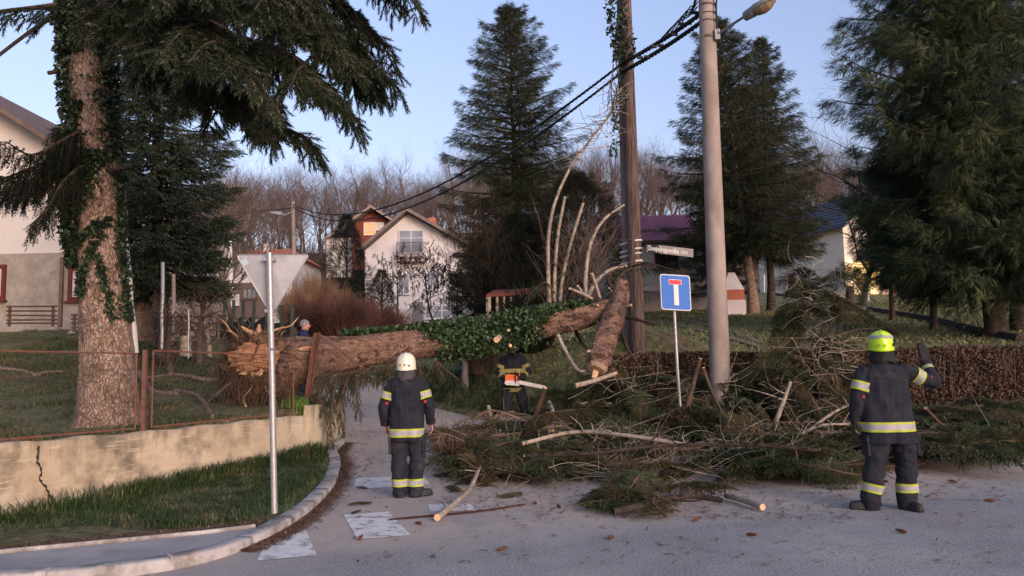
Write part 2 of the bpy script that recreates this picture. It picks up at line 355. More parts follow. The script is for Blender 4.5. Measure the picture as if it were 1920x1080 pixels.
def asphalt_mat():
    m = mat('asphalt', (.215, .207, .203), (.29, .28, .272), 1.1, .8, bump=.6, bscale=170, c3=(.38, .355, .33), s3=.5, t3=(.5, .75), bdist=.004)
    t = m.node_tree; N = t.nodes; L = t.links; b = N['Principled BSDF']; old = b.inputs['Base Color'].links[0].from_socket
    tc = N.new('ShaderNodeTexCoord')
    def nz(s, lo, hi, d=8):
        n = N.new('ShaderNodeTexNoise'); n.inputs['Scale'].default_value = s; n.inputs['Detail'].default_value = d; n.inputs['Roughness'].default_value = .7; L.new(tc.outputs['Object'], n.inputs['Vector'])
        r = N.new('ShaderNodeMapRange'); r.inputs[1].default_value = lo; r.inputs[2].default_value = hi; L.new(n.outputs[0], r.inputs[0]); return r.outputs[0]
    def mx(f, a, c):
        x = N.new('ShaderNodeMix'); x.data_type = 'RGBA'; L.new(f, x.inputs[0]); L.new(a, x.inputs[6]); x.inputs[7].default_value = (*c, 1); return x.outputs[2]
    def mul(a, bb):
        x = N.new('ShaderNodeMath'); x.operation = 'MULTIPLY'; L.new(a, x.inputs[0]); L.new(bb, x.inputs[1]); return x.outputs[0]
    cur = mx(nz(60, .54, .62, 3), old, (.52, .50, .475))       # pale chippings
    cur = mx(nz(48, .56, .64, 3), cur, (.10, .096, .098))
    sx = N.new('ShaderNodeSeparateXYZ'); L.new(tc.outputs['Object'], sx.inputs[0])
    a = N.new('ShaderNodeMapRange'); a.inputs[1].default_value = 6.75; a.inputs[2].default_value = 7.7; ma = N.new('ShaderNodeMath'); ma.operation = 'MULTIPLY_ADD'; L.new(sx.outputs[0], ma.inputs[0]); ma.inputs[1].default_value = -.37; L.new(sx.outputs[1], ma.inputs[2]); L.new(ma.outputs[0], a.inputs[0])
    cur = mx(mul(a.outputs[0], nz(.7, .30, .52)), cur, (.44, .365, .31))   # dust and sawdust carried onto the far half
    # patched seams
    v = N.new('ShaderNodeTexVoronoi'); v.feature = 'DISTANCE_TO_EDGE'; v.inputs['Scale'].default_value = .55
    w_ = N.new('ShaderNodeTexNoise'); w_.inputs['Scale'].default_value = 1.6; w_.inputs['Detail'].default_value = 5; L.new(tc.outputs['Object'], w_.inputs['Vector'])
    ad = N.new('ShaderNodeMixRGB'); ad.blend_type = 'ADD'; ad.inputs[0].default_value = 1.0; L.new(tc.outputs['Object'], ad.inputs[1]); L.new(w_.outputs[1], ad.inputs[2]); L.new(ad.outputs[0], v.inputs['Vector'])
    r = N.new('ShaderNodeMapRange'); r.inputs[1].default_value = .0; r.inputs[2].default_value = .012; r.inputs[3].default_value = .4; r.inputs[4].default_value = 0; L.new(v.outputs[0], r.inputs[0])
    cur = mx(mul(r.outputs[0], nz(.5, .54, .6, 2)), cur, (.06, .058, .06))
    L.new(cur, b.inputs['Base Color']); return m
M['asph'] = asphalt_mat()
sheet('road', ROADP, .16, 0, M['asph'], (-62, 60), (-12, 21.1))
sheet('sidewalk', WALKP, .12, .0, mat('walk_asphalt', (.24, .235, .235), (.32, .31, .31), 2, .85, bump=.6, bscale=150, c3=(.36, .34, .33), s3=1.2, bdist=.004), (-60, -2.2), (5.3, 8))
# kerb: one long moulding along the curve, a 9 cm step
kp = catmull([(*p, 0) for p in KERB[1:]], 8); o = MB()
sec = [(-.005, -.05), (-.005, .078), (.02, .09), (.15, .09), (.165, .075), (.165, -.05)]
cum = np.concatenate([[0], np.cumsum(np.linalg.norm(np.diff(kp, axis=0), axis=1))]); ks = []
q_ = cum[-1]
while q_ > 0: ks += [q_, max(q_-.007, 0), max(q_-.014, 0), *[max(q_-.014-.096*(j_+1), 0) for j_ in range(9)]]; q_ -= .88
ks = np.array(sorted(set(ks))); ks = ks[ks > cum[-1]-22]; kp = np.stack([np.interp(ks, cum, kp[:, j_]) for j_ in range(3)], 1)
tn = np.gradient(kp, axis=0); tn /= np.linalg.norm(tn, axis=1, keepdims=True)+1e-9; nn = np.stack([-tn[:, 1], tn[:, 0], 0*tn[:, 0]], 1)
gp_ = np.abs(((cum[-1]-ks)+.007) % .88-.014) < .0035
V = []
for i, p in enumerate(kp):
    zb = float(itp(p[1], *RZ))
    for a, h in sec:
        q = p[:2]+nn[i][:2]*a; V.append((q[0], q[1], zb+h-(.05 if gp_[i] and h > 0 else 0)+.004*math.sin(int(ks[i]/.88)*2.7)))
k = len(sec); Fq = [(i*k+j, i*k+j+1, (i+1)*k+j+1, (i+1)*k+j) for i in range(len(kp)-1) for j in range(k-1)]
o.add(V, Fq); M['kerb'] = mat('kerb_concrete', (.36, .335, .31), (.50, .47, .44), 3, .9, bump=.4, bscale=50, c3=(.22, .20, .18), s3=4)
tag(o.build('kerb', M['kerb'], smooth=True), kind='structure')
# painted crossing blocks (sheets that follow the road)
def worn_paint():
    m = mat('worn_road_paint', (.62, .60, .58), (.72, .70, .68), 8, .8, c3=(.30, .27, .26), s3=7, t3=(.52, .66)); return m
M['rpaint'] = worn_paint()
def marking(pp):
    q = [GP(*p) for p in pp]; n = 14; o = MB(); V = []
    for i in range(n+1):
        for j in range(n+1):
            u, v = i/n, j/n; p = (q[0]*(1-u)+q[1]*u)*(1-v)+(q[3]*(1-u)+q[2]*u)*v
            V.append((p.x, p.y, float(itp(p.y, *RZ))+.005))
    o.add(V, [(i*(n+1)+j, (i+1)*(n+1)+j, (i+1)*(n+1)+j+1, i*(n+1)+j+1) for i in range(n) for j in range(n)])
    tag(o.build('road_marking', M['rpaint']), kind='structure')
for pp in [((482, 1052), (594, 1042), (573, 994), (497, 1022)), ((670, 1012), (770, 1004), (728, 960), (644, 966)), ((662, 917), (736, 914), (733, 895), (668, 897)),
           ((770, 912), (806, 909), (795, 893), (768, 895)), ((806, 960), (905, 958), (880, 945), (802, 947))]: marking(pp)
# ---------------------------------------------------------------- retaining wall with a crack
def wallmat():
    m = mat('retaining_wall_render', (.42, .345, .24), (.56, .475, .345), 1.6, .95, bump=.7, bscale=24, c3=(.17, .15, .115), s3=1.1, t3=(.5, .64), stretch=(1, 1, 1), bdist=.02)
    t = m.node_tree; N = t.nodes; L = t.links; b = N['Principled BSDF']; old = b.inputs['Base Color'].links[0].from_socket
    tc = N.new('ShaderNodeTexCoord'); sx = N.new('ShaderNodeSeparateXYZ'); L.new(tc.outputs['Object'], sx.inputs[0])
    # damp stains that run down from the coping, with their own ragged shape
    mp = N.new('ShaderNodeMapping'); mp.inputs['Scale'].default_value = (3.2, 3.2, .5); L.new(tc.outputs['Object'], mp.inputs[0])
    n = N.new('ShaderNodeTexNoise'); n.inputs['Scale'].default_value = 1.5; n.inputs['Detail'].default_value = 7; n.inputs['Roughness'].default_value = .65; L.new(mp.outputs[0], n.inputs['Vector'])
    a = N.new('ShaderNodeMath'); a.operation = 'MULTIPLY_ADD'; L.new(sx.outputs[2], a.inputs[0]); a.inputs[1].default_value = .55; a.inputs[2].default_value = -.34
    c = N.new('ShaderNodeMath'); c.operation = 'ADD'; L.new(n.outputs[0], c.inputs[0]); L.new(a.outputs[0], c.inputs[1])
    r = N.new('ShaderNodeMapRange'); r.inputs[1].default_value = .50; r.inputs[2].default_value = .70; r.inputs[4].default_value = .75; L.new(c.outputs[0], r.inputs[0])
    x = N.new('ShaderNodeMix'); x.data_type = 'RGBA'; L.new(r.outputs[0], x.inputs[0]); L.new(old, x.inputs[6]); x.inputs[7].default_value = (.16, .135, .095, 1)
    # trowel streaks
    mp2 = N.new('ShaderNodeMapping'); mp2.inputs['Scale'].default_value = (1.2, 1.2, 16); L.new(tc.outputs['Object'], mp2.inputs[0])
    n2 = N.new('ShaderNodeTexNoise'); n2.inputs['Scale'].default_value = 2.5; n2.inputs['Detail'].default_value = 6; L.new(mp2.outputs[0], n2.inputs['Vector'])
    r2 = N.new('ShaderNodeMapRange'); r2.inputs[1].default_value = .58; r2.inputs[2].default_value = .70; r2.inputs[4].default_value = .5; L.new(n2.outputs[0], r2.inputs[0])
    y = N.new('ShaderNodeMix'); y.data_type = 'RGBA'; L.new(r2.outputs[0], y.inputs[0]); L.new(x.outputs[2], y.inputs[6]); y.inputs[7].default_value = (.62, .55, .42, 1)
    L.new(y.outputs[2], b.inputs['Base Color']); return m
M['rwall'] = wallmat()
WL = [(-8.6, 1.3), (-5.5, 8.2), (-4.72, 9.93), (-3.9, 11.75), (-3.34, 13.0), (-3.28, 14.2), (-3.45, 15.6)]
def walltop(y): return float(itp(y, [0, 8.2, 10, 13.1, 14.2, 15.6], [.85, .84, .80, .79, .86, 1.05]))
pts = []
for i in range(len(WL)-1):
    a, b = np.array(WL[i]), np.array(WL[i+1]); n = max(2, int(np.linalg.norm(b-a)/.12))
    for k in range(n): pts.append(a+(b-a)*k/n)
pts.append(np.array(WL[-1])); pts = np.array(pts); o = MB()
tn = np.gradient(pts, axis=0); tn /= np.linalg.norm(tn, axis=1, keepdims=True); nn = np.stack([-tn[:, 1], tn[:, 0]], 1)
V = []; rows = 9
for i, p in enumerate(pts):
    zt = walltop(p[1])+.012*math.sin(i*.9); z0 = -.1
    for j in range(rows+1):
        z = z0+(zt-z0)*j/rows; off = .003*math.sin(i*.7+j*1.9)+.003*math.sin(i*1.3-j); q = p-nn[i]*(.02+off); V.append((q[0], q[1], z))
    q = p+nn[i]*.2; V.append((q[0], q[1], zt)); V.append((q[0], q[1], z0+.2))
k = rows+3
o.add(V, [(i*k+j, (i+1)*k+j, (i+1)*k+j+1, i*k+j+1) for i in range(len(pts)-1) for j in range(k-1)])
o.add(V[-k:], [tuple(range(k))])
ww = empty('retaining_wall', (-5.5, 8.2, 0), 'ochre rendered retaining wall with a dark crack at its left, holding the left garden', 'wall')
def fix(ob, root):
    ob.parent = root; ob.matrix_parent_inverse = root.matrix_basis.inverted() if False else Matrix.Translation(-Vector(root.location)); return ob
wo = o.build('wall_face', M['rwall'], smooth=True); fix(wo, ww)
# the crack: a thin jagged recess line
cr = [(70, 836), (68, 862), (75, 880), (72, 900), (84, 915), (90, 930), (97, 938), (95, 952)]
def on_wall(px, py):
    d = ray(px, py); best = None
    a, b = np.array(WL[0]), np.array(WL[2]); n = np.array([-(b-a)[1], (b-a)[0]]); t = n.dot(np.array(WL[1]))/(n[0]*d[0]+n[1]*d[1])
    return Vector((d[0]*t, d[1]*t, CH+d[2]*t))
cc = catmull([on_wall(*p) for p in cr], 5); o = MB()
nrm = np.array([nn[30][0], nn[30][1], 0])
j = rng.normal(0, .006, cc.shape); o.tube(cc+j-nrm*.028, [.011+.005*math.sin(i*2.1) for i in range(len(cc))], 5)
c_ = o.build('crack', mat('crack_dark', (.035, .03, .025), rough=1)); fix(c_, ww)
# coping of bare earth spill + end pillar
o = MB(); pb = Vector((-3.42, 12.95, 0)); o.box((-3.37, 12.92, .40), (.20, .28, 1.10), rz=-.3)
pl = o.build('end_pillar', M['rwall']); fix(pl, ww)

ed = MB(); we = np.concatenate([np.linspace((*a, 0), (*b, 0), 12) for a, b in zip([(-2.50, 7.46), (-2.9, 7.22), (-4.4, 6.62)], [(-2.9, 7.22), (-4.4, 6.62), (-9, 6.33)])]); ed.tube([(p[0], p[1], g(p[0], p[1])+.012) for p in we], .025, 6); tag(ed.build('path_edging', M['kerb']), kind='structure')
# ---------------------------------------------------------------- houses
M['cream'] = mat('cream_render', (.58, .54, .50), (.64, .60, .56), 1, .9, bump=.2, bscale=30)
M['whitewall'] = mat('white_render', (.66, .62, .60), (.74, .70, .68), .6, .9, c3=(.56, .50, .47), s3=.5, t3=(.5, .7))
M['darkwood'] = mat('dark_roof_wood', (.12, .085, .07), (.18, .13, .11), 3, .9)
M['redframe'] = mat('oxblood_frame', (.10, .022, .018), (.14, .03, .025), 8, .6)
M['glass'] = mat('window_glass', (.16, .18, .21), (.26, .28, .32), .8, .08, spec=1.0)
M['curtain'] = mat('curtained_glass', (.45, .42, .40), (.60, .57, .54), 2, .25, spec=.8)
M['tile_orange'] = mat('orange_tiles', (.42, .12, .06), (.52, .17, .09), 6, .9, bump=.4, bscale=20)
M['tile_purple'] = mat('plum_metal_roof', (.24, .045, .075), (.33, .075, .115), 1, .5)
M['tile_blue'] = mat('blue_grey_tiles', (.020, .028, .046), (.040, .050, .075), 3, .55)
M['brownboards'] = mat('red_brown_boards', (.13, .035, .025), (.17, .05, .035), 3, .85)
M['plinth'] = mat('grey_plinth', (.20, .19, .19), (.27, .26, .25), 1.5, .9)
M['brick'] = mat('brick_red', (.40, .12, .07), (.46, .17, .10), 6, .9)
M['white2'] = mat('white_frame', (.62, .62, .63), rough=.6)
M['railm'] = mat('rail_dark', (.10, .09, .09), rough=.7)
def W(px, py, Y): return P(px, py, Y)
def fb(mb, x0, y0, x1, y1, Y, d=.12, mi=0):
    a = P(x0, (y0+y1)/2, Y); b = P(x1, (y0+y1)/2, Y); t = P((x0+x1)/2, y0, Y); u = P((x0+x1)/2, y1, Y)
    mb.box(((a.x+b.x)/2, Y+d/2, (t.z+u.z)/2), (b.x-a.x, d, t.z-u.z), mi=mi)
def part(root, name, mb, m, smooth=False, label=None):
    ob = mb.build(name, m, smooth=smooth); ob.parent = root; ob.matrix_parent_inverse = Matrix.Translation(-Vector(root.location))
    if label: ob['label'] = label
    return ob
def sub(pobj, root, name, mb, m):
    ob = mb.build(name, m); ob.parent = pobj; return ob
def window(root, x0, y0, x1, y1, Y, fm, gm, fw=.09, mull=1, trans=0, sill=True):
    a = P(x0, (y0+y1)/2, Y); b = P(x1, (y0+y1)/2, Y); t = P((x0+x1)/2, y0, Y).z; u = P((x0+x1)/2, y1, Y).z
    xa, xb = a.x, b.x; o = MB(); yy = Y-.035
    o.box(((xa+xb)/2, yy, t-fw/2), (xb-xa, .07, fw)); o.box(((xa+xb)/2, yy, u+fw/2), (xb-xa, .07, fw))
    for x in (xa+fw/2, xb-fw/2): o.box((x, yy, (t+u)/2), (fw, .07, t-u-2*fw))
    for k in range(mull): o.box((xa+(xb-xa)*(k+1)/(mull+1), yy+.008, (t+u)/2), (fw*.8, .05, t-u-2*fw))
    if trans: o.box(((xa+xb)/2, yy+.012, t-(t-u)*trans), (xb-xa-2*fw, .04, fw*.6))
    f = part(root, 'window', o, fm)
    p = MB(); p.box(((xa+xb)/2, Y-.012, (t+u)/2), (xb-xa-2*fw+.01, .02, t-u-2*fw+.01)); sub(f, root, 'pane', p, gm)
    if sill:
        s = MB(); s.box(((xa+xb)/2, Y-.07, u-.04), (xb-xa+.12, .2, .06)); sub(f, root, 'sill', s, fm)
    return f
# --- left house: cream gable above a crazy-paved stone storey
YH = 25.0
h = empty('gabled_house', (P(40, 620, YH).x, YH, 2.9), 'cream gabled house with a stone clad ground storey behind the spruce at far left', 'house')
a = P(-420, 475, YH).x; rt = P(196, 475, YH).x; zb = 2.6; zs = P(60, 475, YH).z
ap = P(-150, 110, YH); e1 = P(190, 325, YH)
o = MB(); o.prism([(a, zs), (rt, zs), (rt, e1.z), (ap.x, ap.z), (2*ap.x-rt, e1.z), (a, e1.z)][:5] if False else [(2*ap.x-rt, zs), (rt, zs), (rt, e1.z-.12), (ap.x, ap.z-.12), (2*ap.x-rt, e1.z-.12)], YH, YH+11)
part(h, 'upper_wall', o, M['cream'])
def stone_mat():
    m = mat('stone_cladding', (.27, .24, .20), (.38, .34, .29), 2.2, .9, bump=.3, bscale=20); t = m.node_tree; N = t.nodes; L = t.links; b = N['Principled BSDF']; old = b.inputs['Base Color'].links[0].from_socket
    tc = N.new('ShaderNodeTexCoord'); v = N.new('ShaderNodeTexVoronoi'); v.feature = 'DISTANCE_TO_EDGE'; v.inputs['Scale'].default_value = 1.9; v.inputs['Randomness'].default_value = 1
    n = N.new('ShaderNodeTexNoise'); n.inputs['Scale'].default_value = 1.5; L.new(tc.outputs['Object'], n.inputs['Vector']); ad = N.new('ShaderNodeMixRGB'); ad.blend_type = 'ADD'; ad.inputs[0].default_value = .5; L.new(tc.outputs['Object'], ad.inputs[1]); L.new(n.outputs[1], ad.inputs[2]); L.new(ad.outputs[0], v.inputs['Vector'])
    r = N.new('ShaderNodeMapRange'); r.inputs[1].default_value = .0; r.inputs[2].default_value = .05; r.inputs[3].default_value = .55; r.inputs[4].default_value = 0; L.new(v.outputs[0], r.inputs[0])
    x = N.new('ShaderNodeMix'); x.data_type = 'RGBA'; L.new(r.outputs[0], x.inputs[0]); L.new(old, x.inputs[6]); x.inputs[7].default_value = (.22, .18, .15, 1); L.new(x.outputs[2], b.inputs['Base Color'])
    return m
M['stone'] = stone_mat()
o = MB(); o.box(((2*ap.x-rt+rt)/2-.02, YH+5.4, (zs+zb)/2-.01), (2*(rt-ap.x)+.16, 11, zs-zb-.02)); part(h, 'stone_wall', o, M['stone'])
o = MB(); fb(o, 110, 482, 116, 612, YH-.2, .12); part(h, 'downpipe', o, M['darkwood'])
o = MB()
dx = e1.x-ap.x; dz = e1.z-ap.z; ex = .5
for s in (1, -1):
    X2 = ap.x+s*dx*1.12; Z2 = ap.z+dz*1.12
    o.prism([(ap.x, ap.z+.16), (X2, Z2+.16), (X2, Z2), (ap.x, ap.z)][::s], YH-.9, YH+11.5)
part(h, 'roof', o, M['darkwood'])
window(h, -55, 497, 12, 563, YH-.1, M['redframe'], M['curtain'], .13, 1)
window(h, 129, 500, 196, 564, YH-.1, M['redframe'], M['curtain'], .13, 1)
# --- white house with two attic slopes
Y = 70.0
h = empty('white_house', (P(770, 600, Y).x, Y, 5.2), 'white three storey gabled house with a barred attic balcony in the middle distance', 'house')
L0 = P(684, 470, Y); AP = P(765, 401, Y); R1 = P(880, 466, Y); BT = P(770, 630, Y).z
o = MB(); o.prism([(L0.x, BT), (R1.x, BT), (R1.x, R1.z), (AP.x, AP.z), (L0.x, L0.z)], Y, Y+11); part(h, 'wall', o, M['whitewall'])
o = MB()
for q, s in ((L0, 1), (R1, -1)):
    dx, dz = q.x-AP.x, q.z-AP.z; X2, Z2 = AP.x+dx*1.14, AP.z+dz*1.14
    o.prism([(AP.x, AP.z+.42), (X2, Z2+.42), (X2, Z2+.1), (AP.x, AP.z+.1)][::-s], Y-1.1, Y+11.8)
rf = part(h, 'roof', o, mat('grey_brown_roof', (.17, .13, .12), (.24, .19, .17), 2, .9))
o = MB(); fb(o, 803, 408, 817, 426, Y+3, .8); sub(rf, h, 'chimney', o, M['brick'])
window(h, 747, 431, 795, 475, Y-.02, M['white2'], M['glass'], .12, 1, .35, False)
window(h, 796, 572, 861, 598, Y-.02, M['white2'], M['glass'], .12, 3, .4)
window(h, 745, 515, 768, 552, Y-.02, M['white2'], M['glass'], .1, 1, 0)
window(h, 800, 512, 822, 545, Y-.02, M['white2'], M['glass'], .1, 1, 0)
o = MB(); a = P(744, 486, Y-.9); b = P(797, 454, Y-.9)
for k in range(22): o.box((a.x+(b.x-a.x)*k/21, Y-.9, (a.z+b.z)/2), (.035, .035, b.z-a.z))
o.box(((a.x+b.x)/2, Y-.9, b.z), (b.x-a.x+.06, .06, .06)); o.box(((a.x+b.x)/2, Y-.9, a.z), (b.x-a.x+.06, .06, .06))
for x in (a.x, b.x): o.box((x, Y-.45, b.z), (.05, .9, .05))
bal = part(h, 'balcony_railing', o, M['railm'])
o = MB(); o.box(((a.x+b.x)/2, Y-.45, a.z-.12), (b.x-a.x+.2, .95, .14)); part(h, 'balcony_slab', o, M['whitewall'])
o = MB(); s = rng.random((260, 3)); tv = np.array([[0, 0, 0], [.16, .03, .02], [.1, .08, .08]]); pos = np.stack([a.x+(b.x-a.x+.6)*s[:, 0]-.2, Y-1.05+s[:, 1]*.25, a.z-.05+(s[:, 2]-.4)*.45], 1)
o.scatter(tv, [(0, 1, 2)], frames(rng.normal(size=(260, 3)))*1.2, pos); part(h, 'window_box_flowers', o, mat('withered_flowers', (.16, .045, .035), rough=.9))
o = MB(); fb(o, 775, 566, 793, 604, Y-.3, .25); part(h, 'door', o, mat('grey_door', (.20, .18, .17), rough=.7))
# --- brown timber house behind
Y = 92.0
h = empty('timber_house', (P(700, 500, Y).x, Y, 9), 'red brown timber gable house with a pale lit-up window behind the white house', 'house')
Lq = P(660, 424, Y); A = P(699, 396, Y); Rq = P(742, 424, Y); BT = P(700, 505, Y).z
o = MB(); o.prism([(Lq.x, BT), (Rq.x, BT), (Rq.x, Rq.z), (A.x, A.z), (Lq.x, Lq.z)], Y, Y+9); part(h, 'wall', o, M['brownboards'])
o = MB()
for q, s in ((Lq, 1), (Rq, -1)):
    dx, dz = q.x-A.x, q.z-A.z; X2, Z2 = A.x+dx*1.22, A.z+dz*1.22
    o.prism([(A.x, A.z+.5), (X2, Z2+.5), (X2, Z2+.2), (A.x, A.z+.2)][::-s], Y-1.4, Y+9.5)
q = P(608, 444, Y); q2 = P(642, 428, Y); o.prism([(q.x, q.z), (q2.x, q2.z), (q2.x, q2.z+.3), (q.x, q.z+.3)][::1], Y+1, Y+8)
part(h, 'roof', o, mat('weathered_fascia', (.26, .21, .19), rough=.9))
window(h, 682, 417, 705, 441, Y-.02, M['white2'], mat('painted_glow_glass', (.75, .42, .20), (.80, .50, .27), 1, .3), .1, 0, .6, False)  # warm glow of the lit window put into the pane colour
window(h, 705.5, 417, 720, 432, Y-.02, M['white2'], M['curtain'], .1, 0, 0, False)
o = MB(); fb(o, 612, 446, 660, 520, Y+2, 5); part(h, 'side_wall', o, M['cream'])
# --- orange roofed house
Y = 56.0
h = empty('orange_roof_house', (P(480, 600, Y).x, Y, 4.6), 'low house with an orange tiled roof behind the triangular sign', 'house')
z0, z1, zt = P(480, 610, Y).z, P(480, 526, Y).z, P(480, 461, Y).z; xa, xb = P(412, 526, Y).x, P(552, 526, Y).x
o = MB(); o.box(((xa+xb)/2, Y+4, (z0+z1)/2), (xb-xa, 8, z1-z0)); part(h, 'wall', o, M['whitewall'])
o = MB(); zm = P(480, 482, Y).z; e = .0
o.box(((xa+xb)/2, Y+4.02, (z1+zm)/2), (xb-xa-.04, 7.9, zm-z1+.02)); part(h, 'upper_wall', o, M['whitewall'])
o = MB(); x0, x1 = xa-.4, xb+.4; v = [(x0, Y-.5, zm-.05), (x1, Y-.5, zm-.05), (x1, Y+8.5, zm-.05), (x0, Y+8.5, zm-.05), (x0+1.8, Y+4, zt+.35), (x1-1.8, Y+4, zt+.35)]
o.add(v, [(0, 1, 5, 4), (1, 2, 5), (2, 3, 4, 5), (3, 0, 4), (3, 2, 1, 0)]); rf = part(h, 'roof', o, M['tile_orange'])
o = MB(); fb(o, 494, 457, 500, 472, Y+2, .5); sub(rf, h, 'chimney', o, M['cream'])
o = MB(); fb(o, 434, 530, 505, 596, Y-.5, .45); part(h, 'porch', o, mat('brown_porch', (.14, .095, .085), (.18, .13, .11), 2, .9))
window(h, 455, 540, 482, 560, Y-.52, M['darkwood'], M['glass'], .1, 2)
window(h, 437, 552, 449, 572, Y-.52, M['white2'], M['curtain'], .1, 0)
# --- purple roofed house
Y = 44.0
h = empty('plum_roof_house', (P(1240, 595, Y).x, Y, 4.6), 'cream bungalow with a plum coloured metal roof behind the timber pole', 'house')
xa, xb = P(1148, 500, Y).x, P(1318, 500, Y).x; z0 = P(1230, 612, Y).z; zp = P(1230, 545, Y).z; ze = P(1230, 452, Y).z; zr = P(1230, 404, Y+4).z
o = MB(); o.box(((xa+xb)/2, Y+4, (zp+ze)/2), (xb-xa, 8, ze-zp)); part(h, 'wall', o, M['cream'])
o = MB(); o.box(((xa+xb)/2, Y+3.95, (z0+zp)/2-.01), (xb-xa+.1, 8, zp-z0-.02)); part(h, 'plinth', o, M['plinth'])
o = MB(); x0, x1 = xa-.5, xb-1.0
o.prism([(Y-.7, ze-.1), (Y+4, zr), (Y+8.7, ze-.1)][::-1], x0, x1+1.3, axis='x')
rf = part(h, 'roof', o, M['tile_purple'])
o = MB()
nr = 26
for k in range(nr):
    x = x0+.1+(x1+1.1-x0)*k/(nr-1); a = np.array([x, Y-.72, ze-.06]); b = np.array([x, Y+4, zr+.03]); o.tube([a, b], .035, 4)
sub(rf, h, 'roof_seams', o, M['tile_purple'])
for x in (.16, .5, .78):
    o = MB(); o.tube([(x0+(x1-x0)*x-.1, Y+.9, ze-.1+(zr-ze)*.34+.1), (x0+(x1-x0)*x+.95, Y+.9, ze-.1+(zr-ze)*.34+.1)], .03, 4)
    for s in range(4): o.box((x0+(x1-x0)*x+s*.28, Y+.9, ze-.1+(zr-ze)*.34+.1), (.2, .05, .14))
    sub(rf, h, 'snow_guard', o, M['darkwood'])
o = MB(); o.box(((xa+xb)/2, Y-.66, ze-.12), (xb-xa+.8, .12, .14)); part(h, 'gutter', o, M['darkwood'])
window(h, 1227, 470, 1272, 505, Y-.02, M['redframe'], mat('dark_glass', (.03, .02, .02), rough=.2), .07, 1)
window(h, 1158, 474, 1180, 500, Y-.02, M['redframe'], M['glass'], .07, 0)
# --- right house, corner towards us
h = empty('blue_roof_house', (24, 60, 6.6), 'pale house with a blue tiled roof and a lit porch, up the slope at right', 'house')
C0 = P(1588, 553, 60); C1 = P(1425, 536, 70); zb = C0.z-1.2; zt = P(1588, 420, 60).z
u = Vector((C1.x-C0.x, C1.y-C0.y, 0)); uL = u.length; u.normalize(); v = Vector((u.y, -u.x, 0))
if v.x < 0: v = -v
wd = 7.5
def hp(a, b, z): q = Vector((C0.x, C0.y, 0))+u*a+v*b; return (q.x, q.y, z)
# gable end spans v; eaves run along u
o = MB(); zr = zt+2.9
V = [hp(0, 0, zb), hp(0, wd, zb), hp(0, wd, zt), hp(0, wd/2, zr), hp(0, 0, zt), hp(uL, 0, zb), hp(uL, wd, zb), hp(uL, wd, zt), hp(uL, wd/2, zr), hp(uL, 0, zt)]
o.add(V, [(0, 1, 2, 3, 4), (9, 8, 7, 6, 5), (0, 4, 9, 5), (1, 6, 7, 2)]); part(h, 'wall', o, mat('warm_cream_render', (.68, .60, .50), (.74, .66, .56), .6, .9))
o = MB()
for s in (0, 1):
    b0 = -.6 if s == 0 else wd+.6; sl_ = (zr-zt)/(wd/2); zz = zt-.6*sl_
    V = [hp(-.8, b0, zz+.05), hp(uL+.8, b0, zz+.05), hp(uL+.8, wd/2, zr+.05), hp(-.8, wd/2, zr+.05)]; V2 = [(a, b, c+.16) for a, b, c in V]
    o.add(V+V2, [(0, 1, 2, 3), (7, 6, 5, 4), (0, 4, 5, 1), (1, 5, 6, 2), (3, 2, 6, 7), (0, 3, 7, 4)])
rf = part(h, 'roof', o, M['tile_blue'])
o = MB()
for r in range(9):
    f = (r+.5)/9; b0 = -.6+f*(wd/2+.6); zz = zt-.6*sl_+(zr-zt+.6*sl_)*f+.22; o.tube([hp(-.8, b0, zz), hp(uL+.8, b0, zz)], .05, 4)
sub(rf, h, 'tile_rows', o, M['tile_blue'])
def vb(mb, a0, a1, b0, b1, z0, z1): # box in house axes
    V = [hp(a, b, z) for a in (a0, a1) for b in (b0, b1) for z in (z0, z1)]
    mb.add(V, [(0, 1, 3, 2), (4, 6, 7, 5), (0, 4, 5, 1), (2, 3, 7, 6), (0, 2, 6, 4), (1, 5, 7, 3)])
zf = C0.z+2.75
o = MB(); vb(o, -1.2, -.005, 1.0, 6.3, zf-.1, zf+.08); part(h, 'balcony_slab', o, M['whitewall'])
o = MB()
for k in range(30): vb(o, -1.19, -1.15, 1.02+k*5.2/29, 1.05+k*5.2/29, zf+.08, zf+1.0)
vb(o, -1.2, -1.14, 1.0, 6.3, zf+1.0, zf+1.06); part(h, 'balcony_railing', o, M['railm'])
o = MB(); vb(o, -1.13, -1.10, 2.2, 5.0, zf+.12, zf+.95); part(h, 'balcony_screen', o, mat('grey_screen', (.16, .16, .18), rough=.6))
for (b0, b1, z0_, z1_) in ((2.4, 3.6, zf+.1, zf+2.1), (3.2, 4.2, C0.z+.2, C0.z+2.2)):
    o = MB(); vb(o, -.08, -.004, b0, b1, z0_, z1_); f = part(h, 'door', o, M['white2'])
    o = MB(); vb(o, -.1, -.082, b0+.12, b1-.12, z0_+.12, z1_-.12); sub(f, h, 'pane', o, M['glass'])
o = MB(); q = hp(-.35, 2.3, C0.z+2.15); o.tube([(q[0], q[1], q[2]-.12), (q[0], q[1], q[2]-.06), (q[0], q[1], q[2]+.06), (q[0], q[1], q[2]+.12)], [.06, .14, .14, .06], 10)
part(h, 'porch_lamp', o, mat('lit_lamp_glass', (1, .72, .30), emit=30))
pl_ = bpy.data.lights.new('porch_light', 'POINT'); pl_.energy = 130; pl_.color = (1, .66, .26); pl_.shadow_soft_size = .14
po = bpy.data.objects.new('porch_light', pl_); col.objects.link(po); q = hp(-.75, 2.4, C0.z+1.95); po.location = q
o = MB(); s = rng.random((160, 3)); tv = np.array([[0, 0, 0], [.2, .03, .02], [.1, .1, .08]]); q = hp(-1.6, 3.4, C0.z+.25)
